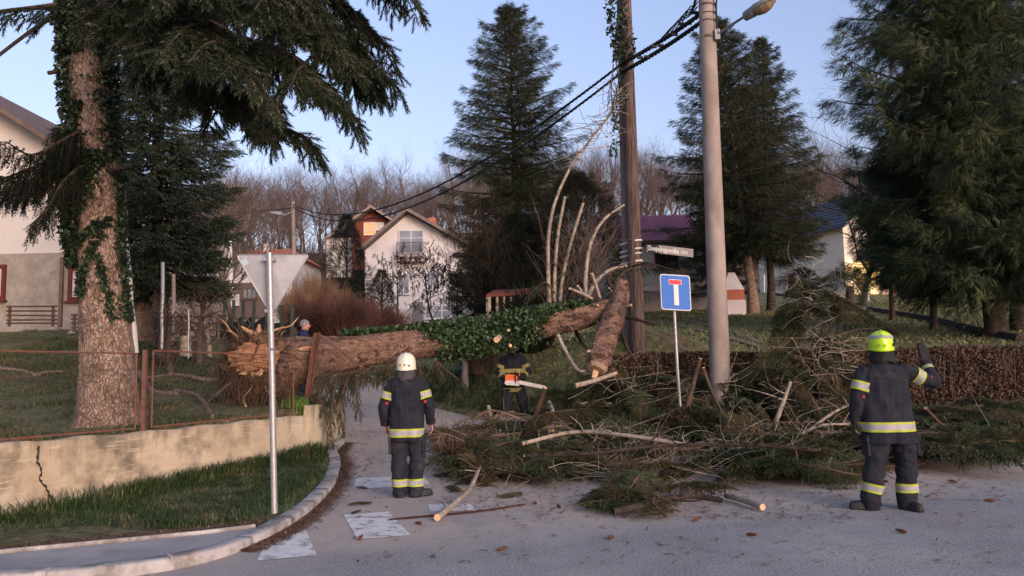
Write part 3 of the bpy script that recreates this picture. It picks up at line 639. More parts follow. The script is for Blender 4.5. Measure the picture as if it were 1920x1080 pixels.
o.scatter(tv, [(0, 1, 2)], frames(rng.normal(size=(160, 3)))*1.3, np.array(q)+(s-.5)*[1.6, .6, .5])
tag(o.build('flower_bed', mat('red_flowers', (.45, .03, .03), rough=.8)), 'small bed of red flowers below the lit porch of the blue roofed house', 'flowers')
# ---------------------------------------------------------------- poles, wires, signs
def leanpole(name, b, t, Y0, rb, rt_, m, n=14, top=None, root=None, part_name=None, segs=6):
    A = P(b[0], b[1], Y0); B = P(t[0], t[1], Y0 if top is None else top); o = MB()
    p = [A+(B-A)*k/segs for k in range(segs+1)]; o.tube(p, [rb+(rt_-rb)*k/segs for k in range(segs+1)], n)
    return o, A, B
# concrete pole
M['band'] = mat('band_steel', (.10, .08, .075), (.18, .12, .10), 10, .6, metal=.4)
CP = empty('concrete_pole', P(1354, 806, 14.2), 'tall pale round concrete pole carrying a street lamp, standing in the branches', 'utility pole')
o, A, B = leanpole('x', (1354, 812), (1322.5, -60), 14.2, .192, .148, M['conc'], 24)
part(CP, 'shaft', o, M['conc'], True)
o = MB()
for y, dyy in ((72, .05), (42, .03), (12, .04), (28, .02)):
    o = MB(); q = P(1326.5+(y)*.0335, y, 14.2); o.tube([q-Vector((0, 0, dyy/2)), q+Vector((0, 0, dyy/2))], .168, 20); part(CP, 'clamp_band', o, M['band'])
o = MB(); a = P(1344, 66, 14.05); b = P(1399, 29, 13.6); o.tube([a, a+(b-a)*.5+Vector((0, 0, .01)), b], .026, 10)
o.box(a, (.10, .12, .2)); arm = part(CP, 'lamp_arm', o, mat('arm_steel', (.20, .21, .22), rough=.5, metal=.5))
hd = (P(1447, 2, 13.2)-P(1399, 29, 13.6)); hd.normalize(); Rm = frames([hd])[0]
def lathe_ell(c, Rm, prof, n=14):
    """prof: list of (along, halfwidth, up, down) sections -> closed body along X of Rm"""
    V = []; k = len(prof)
    for (x, w_, up, dn) in prof:
        for j in range(n):
            a_ = 2*PI*j/n; yy = math.cos(a_)*w_; zz = math.sin(a_); zz = zz*(up if zz > 0 else dn); V.append(np.array(c)+Rm @ np.array([x, yy, zz]))
    f = [(i*n+j, i*n+(j+1) % n, (i+1)*n+(j+1) % n, (i+1)*n+j) for i in range(k-1) for j in range(n)]+[tuple(range(n))[::-1], tuple(range((k-1)*n, k*n))]
    return V, f
c = P(1397, 31, 13.6); o = MB()
o.add(*lathe_ell(c, Rm, [(-.02, .05, .05, .06), (0, .085, .09, .09), (.18, .1, .12, .10), (.24, .125, .13, .05), (.45, .13, .12, .02), (.58, .09, .09, .015), (.63, .03, .03, .01)]))
lh = part(CP, 'lamp_head', o, mat('lamp_grey', (.20, .21, .22), (.26, .26, .27), 6, .6), True)
o = MB(); o.add(*lathe_ell(np.array(c)+Rm @ np.array([0, 0, -.015]), Rm, [(.2, .03, .01, .02), (.25, .1, .02, .10), (.38, .115, .02, .125), (.5, .09, .02, .10), (.6, .03, .01, .03)]))
sub(lh, CP, 'lamp_glass', o, mat('amber_bowl', (.24, .17, .11), (.30, .22, .14), 6, .35))
o = MB(); o.tube(catmull([P(1347, -60, 14.1), P(1343, 10, 14.02), P(1344, 40, 14.02), P(1346, 64, 14.0)], 6), .018, 6); part(CP, 'lamp_cable', o, M['cable'])
# timber pole with a second post strapped behind it
TP = empty('timber_pole', P(1197, 622, 16.4), 'brown timber utility pole strapped to a second post, ivy near its top', 'utility pole')
o, A, B = leanpole('x', (1198, 700), (1171, -60), 16.4, .165, .118, None, 18); part(TP, 'timber_shaft', o, M['timber'], True)
o, A2, B2 = leanpole('x', (1182, 705), (1163, -60), 16.7, .125, .10, None, 12); part(TP, 'rear_post', o, mat('rear_post_grey', (.16, .12, .11), (.26, .21, .20), 6, .9, stretch=(5, 5, .5)), True)
for y in (452, 467, 476, 490):
    q = P(1171+(y+60)*.0356, y, 16.4); q2 = P(1163+(y+60)*.0249, y, 16.75); o = MB()
    n = 20; V = []
    for k in range(n+1):
        a_ = 2*PI*k/n; cx = q if math.cos(a_) > -.2 else q2; r = .158
        V.append((cx.x+math.cos(a_)*r, cx.y+math.sin(a_)*r, q.z+(.02*math.cos(a_)-.01)))
    o.tube(V, .02, 6, cap=False); part(TP, 'strap', o, M['white'])
# street name plate
SN = empty('street_name_sign', P(1212, 468, 16.15), 'narrow street name plate reading Donjodragonoška CESTA, half black half grey', 'street sign')
a = P(1211, 456.5, 16.15); b = P(1300, 467, 16.0); c = P(1300, 482.5, 16.0); e = P(1211, 472, 16.15)
def quadplate(mb, q, t0, t1, nrm=Vector((0, -1, 0))):
    V = [tuple(p+nrm*t0) for p in q]+[tuple(p+nrm*t1) for p in q]; mb.add(V, [(0, 1, 2, 3), (7, 6, 5, 4), (0, 4, 5, 1), (1, 5, 6, 2), (2, 6, 7, 3), (3, 7, 4, 0)])
def bil(q, u, v): return (q[0]*(1-u)+q[1]*u)*(1-v)+(q[3]*(1-u)+q[2]*u)*v
Q = [a, b, c, e]; o = MB(); quadplate(o, Q, -.015, 0); part(SN, 'plate', o, mat('plate_grey', (.28, .25, .235), (.33, .30, .28), 6, .6))
o = MB(); quadplate(o, [bil(Q, 0, 0), bil(Q, .265, 0), bil(Q, .265, 1), bil(Q, 0, 1)], .001, .004); part(SN, 'black_panel', o, mat('plate_black', (.012, .012, .016), rough=.5))
def text_mesh(s, size):
    cu = bpy.data.curves.new('lettering', 'FONT'); cu.body = s; cu.size = size; cu.extrude = 0; cu.offset = .004*size/.1; to = bpy.data.objects.new('lettering', cu); col.objects.link(to)
    dg = bpy.context.evaluated_depsgraph_get(); me = bpy.data.meshes.new_from_object(to.evaluated_get(dg)); n = len(me.vertices); co = np.zeros(n*3, np.float32); me.vertices.foreach_get('co', co); fs = [tuple(p.vertices) for p in me.polygons]
    bpy.data.objects.remove(to); bpy.data.meshes.remove(me); return co.reshape(-1, 3), fs
def put_text(s, q, u0, v0, u1, hgt, root, m):
    co, fs = text_mesh(s, 1.0); mn, mx_ = co.min(0), co.max(0); cap = .7
    U = (q[1]-q[0]).length; Vv = (q[3]-q[0]).length; du = (q[1]-q[0]).normalized(); dv = (q[0]-q[3]).normalized()
    sx_ = (u1-u0)*U/(mx_[0]-mn[0]); sy = hgt*Vv/cap; base = bil(q, u0, v0)+Vector((0, -.008, 0))
    V = [tuple(base+du*float((p[0]-mn[0])*sx_)+dv*float(p[1]*sy)) for p in co]; o = MB(); o.add(V, fs); return part(root, 'lettering', o, m)
put_text('|', Q, .022, .82, .03, .62, SN, M['white']); put_text('Donjodragonoška', Q, .055, .76, .70, .56, SN, M['white']); put_text('CESTA', Q, .73, .70, .89, .30, SN, M['white'])
# dead-end sign
BS = empty('dead_end_sign', P(1277, 787, 13.3), 'square blue sign with a white T under a red bar on a leaning post', 'traffic sign')
o = MB(); o.tube([P(1278, 800, 13.3), P(1270, 690, 13.3), P(1262, 545, 13.3)], .029, 12); part(BS, 'post', o, M['galv'], True)
Q = [P(1237, 513.5, 13.25), P(1293, 517, 13.22), P(1296.5, 583.5, 13.2), P(1240, 580, 13.23)]
def rrect(q, ins, r=.08, n=5):
    out = []
    for (cu, cv, a0) in ((ins+r, ins+r, 180), (1-ins-r, ins+r, 270), (1-ins-r, 1-ins-r, 0), (ins+r, 1-ins-r, 90)):
        for k in range(n+1):
            a_ = math.radians(a0+90*k/n); out.append(bil(q, cu+math.cos(a_)*r, cv+math.sin(a_)*r))
    return out
def slab(mb, pts, t0, t1):
    n = len(pts); V = [tuple(p+Vector((0, -t0, 0))) for p in pts]+[tuple(p+Vector((0, -t1, 0))) for p in pts]
    mb.add(V, [tuple(range(n)), tuple(range(2*n-1, n-1, -1))]+[(i, (i+1) % n, (i+1) % n+n, i+n) for i in range(n)])
o = MB(); slab(o, rrect(Q, 0), 0, .006); part(BS, 'panel', o, M['white'])
o = MB(); slab(o, rrect(Q, .028, .065), .008, .010); part(BS, 'blue_field', o, mat('sign_blue', (.035, .165, .56), (.045, .18, .58), 3, .45))
o = MB(); slab(o, [bil(Q, *p) for p in ((.44, .28), (.595, .28), (.595, .86), (.44, .86))], .012, .014); part(BS, 'white_stem', o, M['white'])
o = MB(); slab(o, [bil(Q, *p) for p in ((.285, .135), (.71, .135), (.71, .28), (.285, .28))], .012, .0145); rb_ = part(BS, 'bar_border', o, M['white'])
o = MB(); slab(o, [bil(Q, *p) for p in ((.30, .15), (.695, .15), (.695, .27), (.30, .27))], .0165, .0175); part(BS, 'red_bar', o, mat('sign_red', (.62, .06, .075), rough=.45))
# triangular sign seen from behind
TS = empty('give_way_sign', P(514, 956, 7.55), 'triangular traffic sign seen from its grey back on a galvanised post', 'traffic sign')
o = MB(); o.tube([P(514.5, 962, 7.55), P(510, 700, 7.55), P(505, 474, 7.55)], .031, 16); po_ = part(TS, 'post', o, M['galv'], True)
c0, c1, c2 = P(443, 478, 7.62), P(580, 477, 7.62), P(509, 592, 7.62)
def rtri(c, r):
    out = []; cen = (c[0]+c[1]+c[2])/3
    for i in range(3):
        a_, p_, b_ = c[i-1], c[i], c[(i+1) % 3]; d1 = (a_-p_).normalized(); d2 = (b_-p_).normalized(); s0 = p_+d1*r; s1 = p_+d2*r
        for k in range(6): t = k/5; out.append(s0*(1-t)**2+p_*2*t*(1-t)+s1*t*t)
    return out
o = MB(); slab(o, rtri([c0, c1, c2], .05), 0, .003); part(TS, 'panel', o, M['signback'])
tp = rtri([c0, c1, c2], .05); o = MB(); o.tube(tp+[tp[0], tp[1]], .007, 6, cap=False); part(TS, 'rim', o, M['galv'])
o = MB()
for y in (487, 583):
    o = MB(); q = P(505+(y-474)*.0195, y, 7.58); o.box(q, (.12 if y < 500 else .09, .09, .03)); part(TS, 'bracket', o, M['galv'])
o = MB(); q = P(453, 487, 7.612); e_ = P(466, 498, 7.612); slab(o, [P(450, 489, 7.612), P(461, 484, 7.612), P(467, 494, 7.612), P(457, 500, 7.612)], 0, .001); part(TS, 'sticker', o, mat('pale_sticker', (.40, .50, .53), rough=.4))
o = MB(); q = P(510.2, 655, 7.55); o.tube([q-Vector((0, 0, .012)), q+Vector((0, 0, .012))], .0325, 14); part(TS, 'post_label', o, mat('label_blue', (.12, .12, .28), rough=.5))
# far pole with lamp
FP = empty('far_pole', P(554, 600, 45), 'slim pale pole with a small street lamp far up the side road', 'utility pole')
o, A, B = leanpole('x', (554, 605), (549, 378), 45, .15, .11, None, 10); part(FP, 'shaft', o, M['conc'], True)
o = MB(); o.tube([P(549, 396, 45), P(533, 404, 44.5)], .04, 6); part(FP, 'lamp_arm', o, M['galv'])
o = MB(); o.tube([P(534, 404, 44.5), P(526, 401, 44.3), P(505, 398, 44)], [.07, .14, .05], 8); part(FP, 'lamp_head', o, M['galv'])
# cables
def sagline(A, B, s, n=60):
    return [A+(B-A)*(k/n)-Vector((0, 0, s*4*(k/n)*(1-k/n))) for k in range(n+1)]
def twisted(mb, pts, r, n=3, R_=.03, pitch=.5):
    pts = np.array([tuple(p) for p in pts]); L_ = np.concatenate([[0], np.cumsum(np.linalg.norm(np.diff(pts, axis=0), axis=1))])
    fine = np.linspace(0, L_[-1], int(L_[-1]/.09)); q = np.stack([np.interp(fine, L_, pts[:, i]) for i in range(3)], 1)
    t = np.gradient(q, axis=0); t /= np.linalg.norm(t, axis=1, keepdims=True); b = np.cross(t, [0, 0, 1.]); b /= np.linalg.norm(b, axis=1, keepdims=True); c = np.cross(b, t)
    for k in range(n):
        a_ = fine/pitch*2*PI+k*2*PI/n; mb.tube(q+b*(np.cos(a_)*R_)[:, None]+c*(np.sin(a_)*R_)[:, None], r, 4)
for k, (ya, yb, yc, s) in enumerate(((383, 118, 18, 1.75), (388, 134, 34, 1.9))):
    o = MB(); A = P(549, ya, 45); B = P(1168, yb, 16.3); C_ = P(1325, yc, 14.1)
    twisted(o, sagline(A, B, s), .017, 3, .02); twisted(o, sagline(B, C_, .05, 20), .02, 4, .035, .4)
    tag(o.build('overhead_cable', M['cable']), ['upper twisted black cable running from the far pole to the concrete pole', 'lower twisted black cable slung just beneath the upper one'][k], 'cable')
# the tangled ends at the concrete pole
o = MB()
for k in range(5):
    o.tube(catmull([P(1240+k*9, 72-k*6, 15.2), P(1265+k*7, 46-k*8, 14.8), P(1292+k*2, 30-k*5, 14.4), P(1308, 12-k*9, 14.15)], 6), .014, 5)
for k in range(9):
    q = P(1200+k*13, 108-k*10.5+(k % 2)*9, 15.6-k*.15); o.box(q, (.12, .05, .05), rz=.2)
tag(o.build('cable_clamps', M['cable']), 'tangle of black cable ends and clamps between the two near poles', 'cable clamps')
o = MB(); o.tube(sagline(P(-40, 372, 60), P(549, 390, 45), .8, 30), .025, 4); tag(o.build('telephone_wire', M['cable']), 'thin dark wire running off to the left from the far pole', 'wire')
# ---------------------------------------------------------------- wire mesh fence on the wall
FN = empty('mesh_fence', (-4.6, 10.1, .8), 'rusty framed wire mesh fence on top of the retaining wall', 'fence')
def wall_pt(px, off=.06):
    """point on the wall top at column px"""
    for i in range(60):
        pass
    best = None
    for i in range(len(pts)-1):
        q = pts[i]; x_ = 960+F*(q[0]/q[1])  # near enough: roll handled below
        zt = walltop(q[1]); v = Vector((q[0], q[1], zt-CH)); e = v.dot(Vector(RR))/v.dot(Vector(FW))*F+960
        if best is None or abs(e-px) < best[0]: best = (abs(e-px), Vector((q[0]-off, q[1], zt)))
    return best[1]
def frame_panel(xl_, xr_, htL, htR, endr=None):
    a, b = wall_pt(xl_), wall_pt(xr_) if endr is None else endr[0]
    at, bt = a+Vector((0, 0, htL)), (b+Vector((0, 0, htR)) if endr is None else endr[1])
    a = a+Vector((0, 0, .05)); b = b+Vector((0, 0, .05)); o = MB()
    for p, q in ((a, b), (at, bt), (a, at), (b, bt)): o.tube([p, q], .013, 6)
    part(FN, 'panel_frame', o, M['rust'])
    o = MB(); Lw = (b-a).length; H = (at-a).length; st = .085; n = int(Lw/st); m_ = int(H/st)
    # zig-zag wires give the diamonds
    for k in range(n+1):
        zz = []
        for r in range(m_+1):
            u = (k+(.5 if r % 2 else -.0))/n; u = min(u, 1); v = r/m_
            w_ = (a*(1-u)+b*u)*(1-v)+(at*(1-u)+bt*u)*v; bulge = .02*math.sin(u*9)*math.sin(v*5); zz.append(w_+Vector((bulge, bulge, 0)))
        o.tube(zz, .0019, 3, cap=False)
        if k < n:
            zz = []
            for r in range(m_+1):
                u = (k+(.5 if r % 2 else 1.0))/n; v = r/m_
                w_ = (a*(1-u)+b*u)*(1-v)+(at*(1-u)+bt*u)*v; bulge = .02*math.sin(u*9)*math.sin(v*5); zz.append(w_+Vector((bulge, bulge, 0)))
            o.tube(zz, .0019, 3, cap=False)
    part(FN, 'wire_mesh', o, M['wire'])
frame_panel(-150, 266, 1.0, 1.0); frame_panel(290, 556, 1.04, .98)
q = wall_pt(278); o = MB(); o.box(q+Vector((0, 0, .50)), (.05, .05, 1.1)); part(FN, 'post', o, M['rust'])
# leaning end post and the pushed-over pipe
LP = empty('leaning_fence_post', P(578, 752, 13.2), 'leaning red channel fence post with a torn wire panel and pipe at the wall end', 'fence post')
o = MB(); A = P(577, 752, 13.2); B = P(595, 624, 13.0); d = (B-A); Rm = np.stack([np.cross((0, 1, 0), d.normalized()), (0, 1, 0), d.normalized()], 1)
for s in (-.045, 0, .045): o.box((A+B)/2+Vector((s, 0 if s else .03, 0)), (.018 if s else .09, .07 if s else .015, d.length), R=Rm)
part(LP, 'channel', o, M['rust'])
o = MB(); o.tube([P(596, 626, 13.0), P(640, 658, 12.9), P(680, 690, 12.8)], .018, 6); o.tube([P(596, 628, 13.0), P(640, 636, 14), P(672, 642, 14)], .010, 5); part(LP, 'pipe', o, M['rust'])
o = MB()
for k in range(24):
    for s in (0, 1):
        zz = []
        for r in range(13):
            u = (k+(.5*(r % 2) if s else .5-.5*(r % 2)))/24; v = r/12; top = P(596+u*84, 628+u*62, 13-u*.2); bot = P(582+u*70, 745-u*25, 13.1); w_ = bot*(1-v)+top*v; zz.append(w_+Vector((0, .05*math.sin(u*7+v*4), 0)))
        o.tube(zz, .0024, 3, cap=False)
part(LP, 'torn_mesh', o, M['wire'])
# loose post in the panel end
o = MB()
# ---------------------------------------------------------------- garden fences, posts
def rail_fence(name, pxs, Y, ytop, ybot, rails, m, label, post_w=.06, sag=0, rail_h=.05):
    r = empty(name, P(pxs[0], ybot, Y), label, 'fence')
    for x in pxs:
        o = MB(); a = P(x, ybot, Y); b = P(x, ytop, Y); o.box((a+b)/2, (post_w, post_w, b.z-a.z)); part(r, 'post', o, m)
    for i, yy in enumerate(rails):
        o = MB(); a = P(pxs[0]-6, yy, Y-.05); b = P(pxs[-1]+8, yy+((i*7) % 3-1)*.8, Y-.05); o.tube([a, b], rail_h/2, 4); part(r, 'rail', o, m)
    return r
rail_fence('slatted_fence', [18, 99], 22, 573, 612, [575, 583, 591, 600, 606], mat('weathered_brown', (.10, .06, .045), (.15, .10, .08), 8, .9), 'low brown slatted garden fence in front of the stone clad storey')
rail_fence('slatted_fence', [139, 175, 205], 21, 588, 622, [590, 598, 606, 614], M['darkwood'], 'short dark slatted fence just left of the big spruce trunk')
rail_fence('slatted_fence', [262, 300, 340, 380, 410], 21, 590, 640, [594, 606, 618], M['darkwood'], 'dark slatted garden fence right of the big spruce trunk')
# green board fence in perspective
r = empty('board_fence', P(480, 640, 26), 'dark green stepped board fence behind the uprooted stump', 'fence')
M['greenboard'] = mat('dark_green_boards', (.028, .040, .036), (.05, .065, .058), 5, .8)
xs_ = [404, 420, 437, 455, 475, 500, 528, 548]; YY = [31, 29.5, 28, 26.5, 25, 23.6, 22.4, 21.6]
for i in range(len(xs_)-1):
    o = MB(); a, b = P(xs_[i], 640, YY[i]), P(xs_[i+1], 640, YY[i+1]); ta, tb = P(xs_[i], 606, YY[i]).z, P(xs_[i+1], 588 if i < 5 else 604, YY[i+1]).z
    nb = 5
    for k in range(nb):
        f0, f1 = k/nb, (k+.93)/nb; z0 = min(a.z, b.z)-.6; V = [(a.x, a.y, z0+(ta-z0)*f0), (b.x, b.y, z0+(tb-z0)*f0), (b.x, b.y, z0+(tb-z0)*f1), (a.x, a.y, z0+(ta-z0)*f1)]
        V2 = [(x+.02, y+.05, z) for x, y, z in V]; o.add(V+V2, [(0, 1, 2, 3), (7, 6, 5, 4), (0, 4, 5, 1), (1, 5, 6, 2), (2, 6, 7, 3), (3, 7, 4, 0)])
    part(r, 'board_panel', o, M['greenboard'])
    o = MB(); o.box((b.x, b.y, (tb+b.z)/2), (.09, .09, tb-b.z+1.0)); part(r, 'post', o, M['greenboard'])
def simple_post(name, b, t, Y, r0, r1, m, label, cat='post', group=None, n=8, kind=None):
    o = MB(); A, B = P(*b, Y), P(*t, Y); k = 5; pp = [A+(B-A)*i/k+Vector((.01*math.sin(i*2.3), 0, 0)) for i in range(k+1)]
    o.tube(pp, [r0+(r1-r0)*i/k for i in range(k+1)], n); ob = o.build(name, m, smooth=True); tag(ob, label, cat, group); return ob
simple_post('white_pole', (252, 662), (235, 448), 13.5, .075, .05, M['white'], 'white painted leaning pole right behind the big spruce trunk')
simple_post('grey_pipe_post', (303, 655), (306, 492), 17, .045, .045, M['galv'], 'thin grey pipe post standing in the left garden')
simple_post('grey_pipe_post', (324, 660), (326, 514), 18, .045, .045, M['conc'], 'pale concrete stake beside the grey pipe post in the left garden')
simple_post('wire_stake', (353, 672), (354, 580), 16, .02, .02, M['galv'], 'very thin metal stake in the left garden')
simple_post('white_column', (434, 585), (430, 452), 40, .14, .14, M['white'], 'white column standing against the orange roofed house', 'column')
simple_post('white_garden_post', (1629, 582), (1627, 536), 45, .06, .06, M['white'], 'tall white garden post beside the lit porch')
for x, y0, y1, Yq in ((1692, 590, 562, 40), (1820, 588, 560, 40), (1475, 555, 520, 48), (1433, 548, 515, 50), (1521, 563, 530, 46)):
    simple_post('thin_white_stake', (x, y0), (x, y1), Yq, .035, .035, M['white'], 'thin white stake standing in the sloping lawn', 'stake', 'white stakes in the lawn')
simple_post('dark_stump', (1593, 592), (1594, 537), 36, .26, .17, M['bark_dark'], 'dark upright tree stump on the lawn left of the white post', 'stump', n=9)
simple_post('concrete_fence_stub', (873, 728), (872, 668), 17, .07, .07, M['conc'], 'short pale post under the fallen trunk', 'post')
simple_post('cut_stump', (690/2+3, 668), (348, 630), 17, .14, .11, M['bark_pale'], 'pale cut stump in the left garden by the fence frame', 'stump')
# low edging of the upper lawn
o = MB(); ll = [GP(x, y) for x, y in ((1452, 553), (1520, 562), (1600, 577), (1680, 590), (1760, 604), (1850, 628), (1915, 640))]
o.tube([p+Vector((0, 0, .05)) for p in ll], .13, 6); tag(o.build('lawn_edging', M['bark_dark']), 'low dark timber edging running down across the sloping lawn', 'edging')
# trodden path on the lawn
for off in (0, 13):
    o = MB(); V = []; pp = [(1222, 590), (1290, 602), (1370, 622), (1440, 648)]; qq = [GP(x, y+off) for x, y in pp]; cc_ = catmull(qq, 10)
    for p in cc_:
        for s in (-.22, .22): V.append((p[0]+s*.6, p[1]+s, g(p[0]+s*.6, p[1]+s)+.03))
    o.add(V, [(2*i, 2*i+1, 2*i+3, 2*i+2) for i in range(len(cc_)-1)]); tag(o.build('path', mat('bare_path', (.125, .118, .07), (.17, .155, .10), 3, .95)), kind='structure')
# shed
h = empty('timber_shed', P(970, 585, 27), 'open sided timber shed with a sagging roof behind the ivy covered trunk', 'shed')
o = MB(); V = []
a0, b0, b1, a1 = P(912, 557, 27), P(1036, 549, 27), P(1036, 541, 31), P(925, 549, 31)
V = [a0, b0, b1, a1]; V = [tuple(p) for p in V]+[(p.x, p.y, p.z+.1) for p in V]
o.add(V, [(3, 2, 1, 0), (4, 5, 6, 7), (0, 1, 5, 4), (1, 2, 6, 5), (2, 3, 7, 6), (3, 0, 4, 7)]); part(h, 'roof', o, M['brownboards'])
for x in (916, 932, 945, 958, 975, 1000, 1020, 1034):
    o = MB(); a = P(x, 600, 27.1); b = P(x, 556-(x-912)*.06, 27.1); o.tube([a, b], .05 if x > 930 else .1, 6); part(h, 'post', o, M['bark_pale'] if x < 990 else M['darkwood'])
o = MB(); o.box((P(985, 580, 30.8).x, 30.8, P(985, 575, 30.8).z), (2.4, .08, 1.4)); part(h, 'back_wall', o, M['darkwood'])
# garden barbecue
h = empty('garden_barbecue', P(1378, 598, 36), 'small white and brick garden barbecue chimney beside the conifers', 'barbecue')
o = MB(); z0 = P(1378, 598, 36).z; zt = P(1376, 510, 36).z; x = P(1378, 560, 36).x
o.prism([(x-.55, z0), (x+.5, z0), (x+.5, z0+.9), (x-.55, z0+.9)], 36, 36.8); part(h, 'base', o, M['whitewall'])
o = MB(); o.box((x, 36.35, z0+1.15), (.95, .6, .5)); part(h, 'firebox', o, M['brick'])
o = MB(); V = [(x-.48, 36.05, z0+1.4), (x+.48, 36.05, z0+1.4), (x+.48, 36.65, z0+1.4), (x-.48, 36.65, z0+1.4), (x-.2, 36.2, zt), (x+.1, 36.2, zt), (x+.1, 36.5, zt), (x-.2, 36.5, zt)]
o.add(V, [(0, 1, 5, 4), (1, 2, 6, 5), (2, 3, 7, 6), (3, 0, 4, 7), (4, 5, 6, 7), (3, 2, 1, 0)]); part(h, 'chimney', o, M['whitewall'])
# ---------------------------------------------------------------- vegetation tools
def seg_tubes(mb, A, B, ra, rb, n=3, mi=0):
    A = np.asarray(A, float); B = np.asarray(B, float); N = len(A)
    if N == 0: return
    fr = frames(B-A); ang = np.arange(n)*2*PI/n; c = np.cos(ang); s = np.sin(ang)
    dirs = fr[:, :, 1][:, None]*c[None, :, None]+fr[:, :, 2][:, None]*s[None, :, None]
    v = np.concatenate([A[:, None]+dirs*np.asarray(ra)[:, None, None], B[:, None]+dirs*np.asarray(rb)[:, None, None]], 1)
    i = np.arange(n); j = (i+1) % n; f = np.stack([i, j, j+n, i+n], 1)
    mb.add(v.reshape(-1, 3), (f[None]+(np.arange(N)*2*n)[:, None, None]).reshape(-1, 4), mi)
def T_(pts): return np.array(pts, float)
def sprig_template(nb, L=1, spread=.28, w_=.055, seed=0, droop=.0):
    r = np.random.default_rng(seed); v = []; f = []
    for k in range(nb):
        t = k/nb*.75; a = r.random()*2*PI; l = L*(.38+.2*r.random())*(1-.3*t); rad = spread*l*2
        base = np.array([t*L, 0, 0]); tip = base+np.array([l*.9, math.cos(a)*rad, math.sin(a)*rad-droop*l]); s = np.array([0, -math.sin(a), math.cos(a)])*w_*L
        i = len(v); v += [base-s*.5, base+s*.5, tip]; f.append((i, i+1, i+2))
    return np.array(v), np.array(f)
def finger_template(n=26, seed=0, R_=.115, w_=.05, rings=1):
    """a spruce shoot: needles set all round a stem of unit length"""
    r = np.random.default_rng(seed); v = []; f = []
    for k in range(n):
        t = k/n; a = k*2.4; l = R_*(1.15-.45*abs(t-.4))*(.8+.4*r.random())
        base = np.array([t*.93, 0, 0]); tip = base+np.array([l*1.15, math.cos(a)*l, math.sin(a)*l]); s = np.array([.25, -math.sin(a), math.cos(a)])*w_
        i = len(v); v += [base-s*.5, base+s*.5, tip]; f.append((i, i+1, i+2))
    return np.array(v), np.array(f)
SPR = [sprig_template(8, seed=k, droop=.25, w_=.042) for k in range(3)]
FIN = [finger_template(26, seed=k, R_=.19, w_=.085) for k in range(3)]
FINL = [finger_template(12, seed=k, R_=.14, w_=.09) for k in range(3)]
LEAF = (np.array([[0, 0, 0], [.45, .38, .05], [1, 0, -.08], [.45, -.38, .05]]), np.array([(0, 1, 2, 3)]))
IVYL = (np.array([[0, 0, 0], [.05, .45, .03], [.42, .28, .05], [1, 0, -.05], [.42, -.28, .05], [.05, -.45, .03]]), np.array([(0, 1, 2), (0, 2, 3), (0, 3, 4), (0, 4, 5)]))
def scat(mb, temps, D, pos, size, r, mi=0, up=(0, 0, 1)):
    """scatter random templates with X axis along D"""
    N = len(pos); k = r.integers(0, len(temps), N); fr = frames(D, r.random(N)*2*PI, up)
    for i, (tv, tf) in enumerate(temps):
        m = k == i
        if m.any(): mb.scatter(tv, tf, fr[m]*np.asarray(size)[m][:, None, None], pos[m], mi)
def conifer(h, R_, base=0., nb=120, per=110, seed=0, prof=None, temps=SPR, size=.3, droop=.25, hang=.5, lift=.15, trunk_r=.25, lean=(0, 0), twig=True, wid=.26, gap=0, asym=None, tip=.0, sub_n=1):
    r = np.random.default_rng(seed); wood = MB(); fol = MB()
    prof = prof or ([0, .12, .4, .75, 1], [.75, 1, .78, .36, .04])
    top = np.array([lean[0], lean[1], h]); kk = 9
    tp = [np.array([0, 0, -.3])+(top-np.array([0, 0, -.3]))*k/kk+np.array([math.sin(k*1.7)*.03, math.cos(k*2.1)*.03, 0])*(h/12) for k in range(kk+1)]
    wood.tube(tp, [trunk_r*(1-.94*k/kk)*(1.25 if k == 0 else 1) for k in range(kk+1)], 9)
    A = []; B = []; ra = []; rb = []
    for i in range(nb):
        t = (i+r.random())/nb; t = t**1.08; z = base+(h-base)*t; az = i*2.39996+r.normal()*.35
        L = R_*np.interp(t, *prof)*(.72+.42*r.random())
        if asym: L *= 1+asym[0]*math.cos(az-asym[1])
        if gap and r.random() < gap: L *= .45
        o_ = np.array([math.cos(az), math.sin(az), 0]); c0 = np.array([lean[0]*z/h, lean[1]*z/h, z])
        dr = droop*(1-t)*1.2; s = np.linspace(0, 1, 6)
        zz = (lift+.5*t)*s*L-dr*1.6*L*s*(1-.35*s**2)+tip*L*s**3
        pl_ = c0+o_*(s*L)[:, None]; pl_[:, 2] += zz
        A.append(pl_[:-1]); B.append(pl_[1:]); w0 = .012+.018*L; ra.append(w0*(1-s[:-1])+.005); rb.append(w0*(1-s[1:])+.004)
        n = int(per*(.35+.65*L/R_)); u = r.random(n)**.72; side = (r.random(n)*2-1)
        px_ = np.stack([np.interp(u, s, pl_[:, j]) for j in range(3)], 1); pr = np.array([-o_[1], o_[0], 0])
        wmax = wid*L*(1.02-u)**.7+.06; off = side*wmax; hz = -hang*r.random(n)**1.6*(.35+np.abs(side))*(.3+.7*(1-u))*min(1, L*.5)
        pos = px_+pr*off[:, None]-o_*(np.abs(off)*.0)[:, None]; pos[:, 2] += hz
        D = o_*(.75+.3*r.random(n))[:, None]+pr*(side*.9)[:, None]; D[:, 2] += -.25-hang*1.1*r.random(n)+.25*t+(u > .85)*.4
        scat(fol, temps, D, pos, size*(.7+.6*r.random(n))*(.75+.25*(1-t)), r)
    seg_tubes(wood, np.concatenate(A), np.concatenate(B), np.concatenate(ra), np.concatenate(rb), 4, 1)
    # leader
    n = 26; z = h-r.random(n)*h*.05; D = r.normal(size=(n, 3))*.5; D[:, 2] += .9; scat(fol, temps, D, np.stack([lean[0]+0*z, lean[1]+0*z, z], 1), np.full(n, size*.8), r)
    return wood, fol
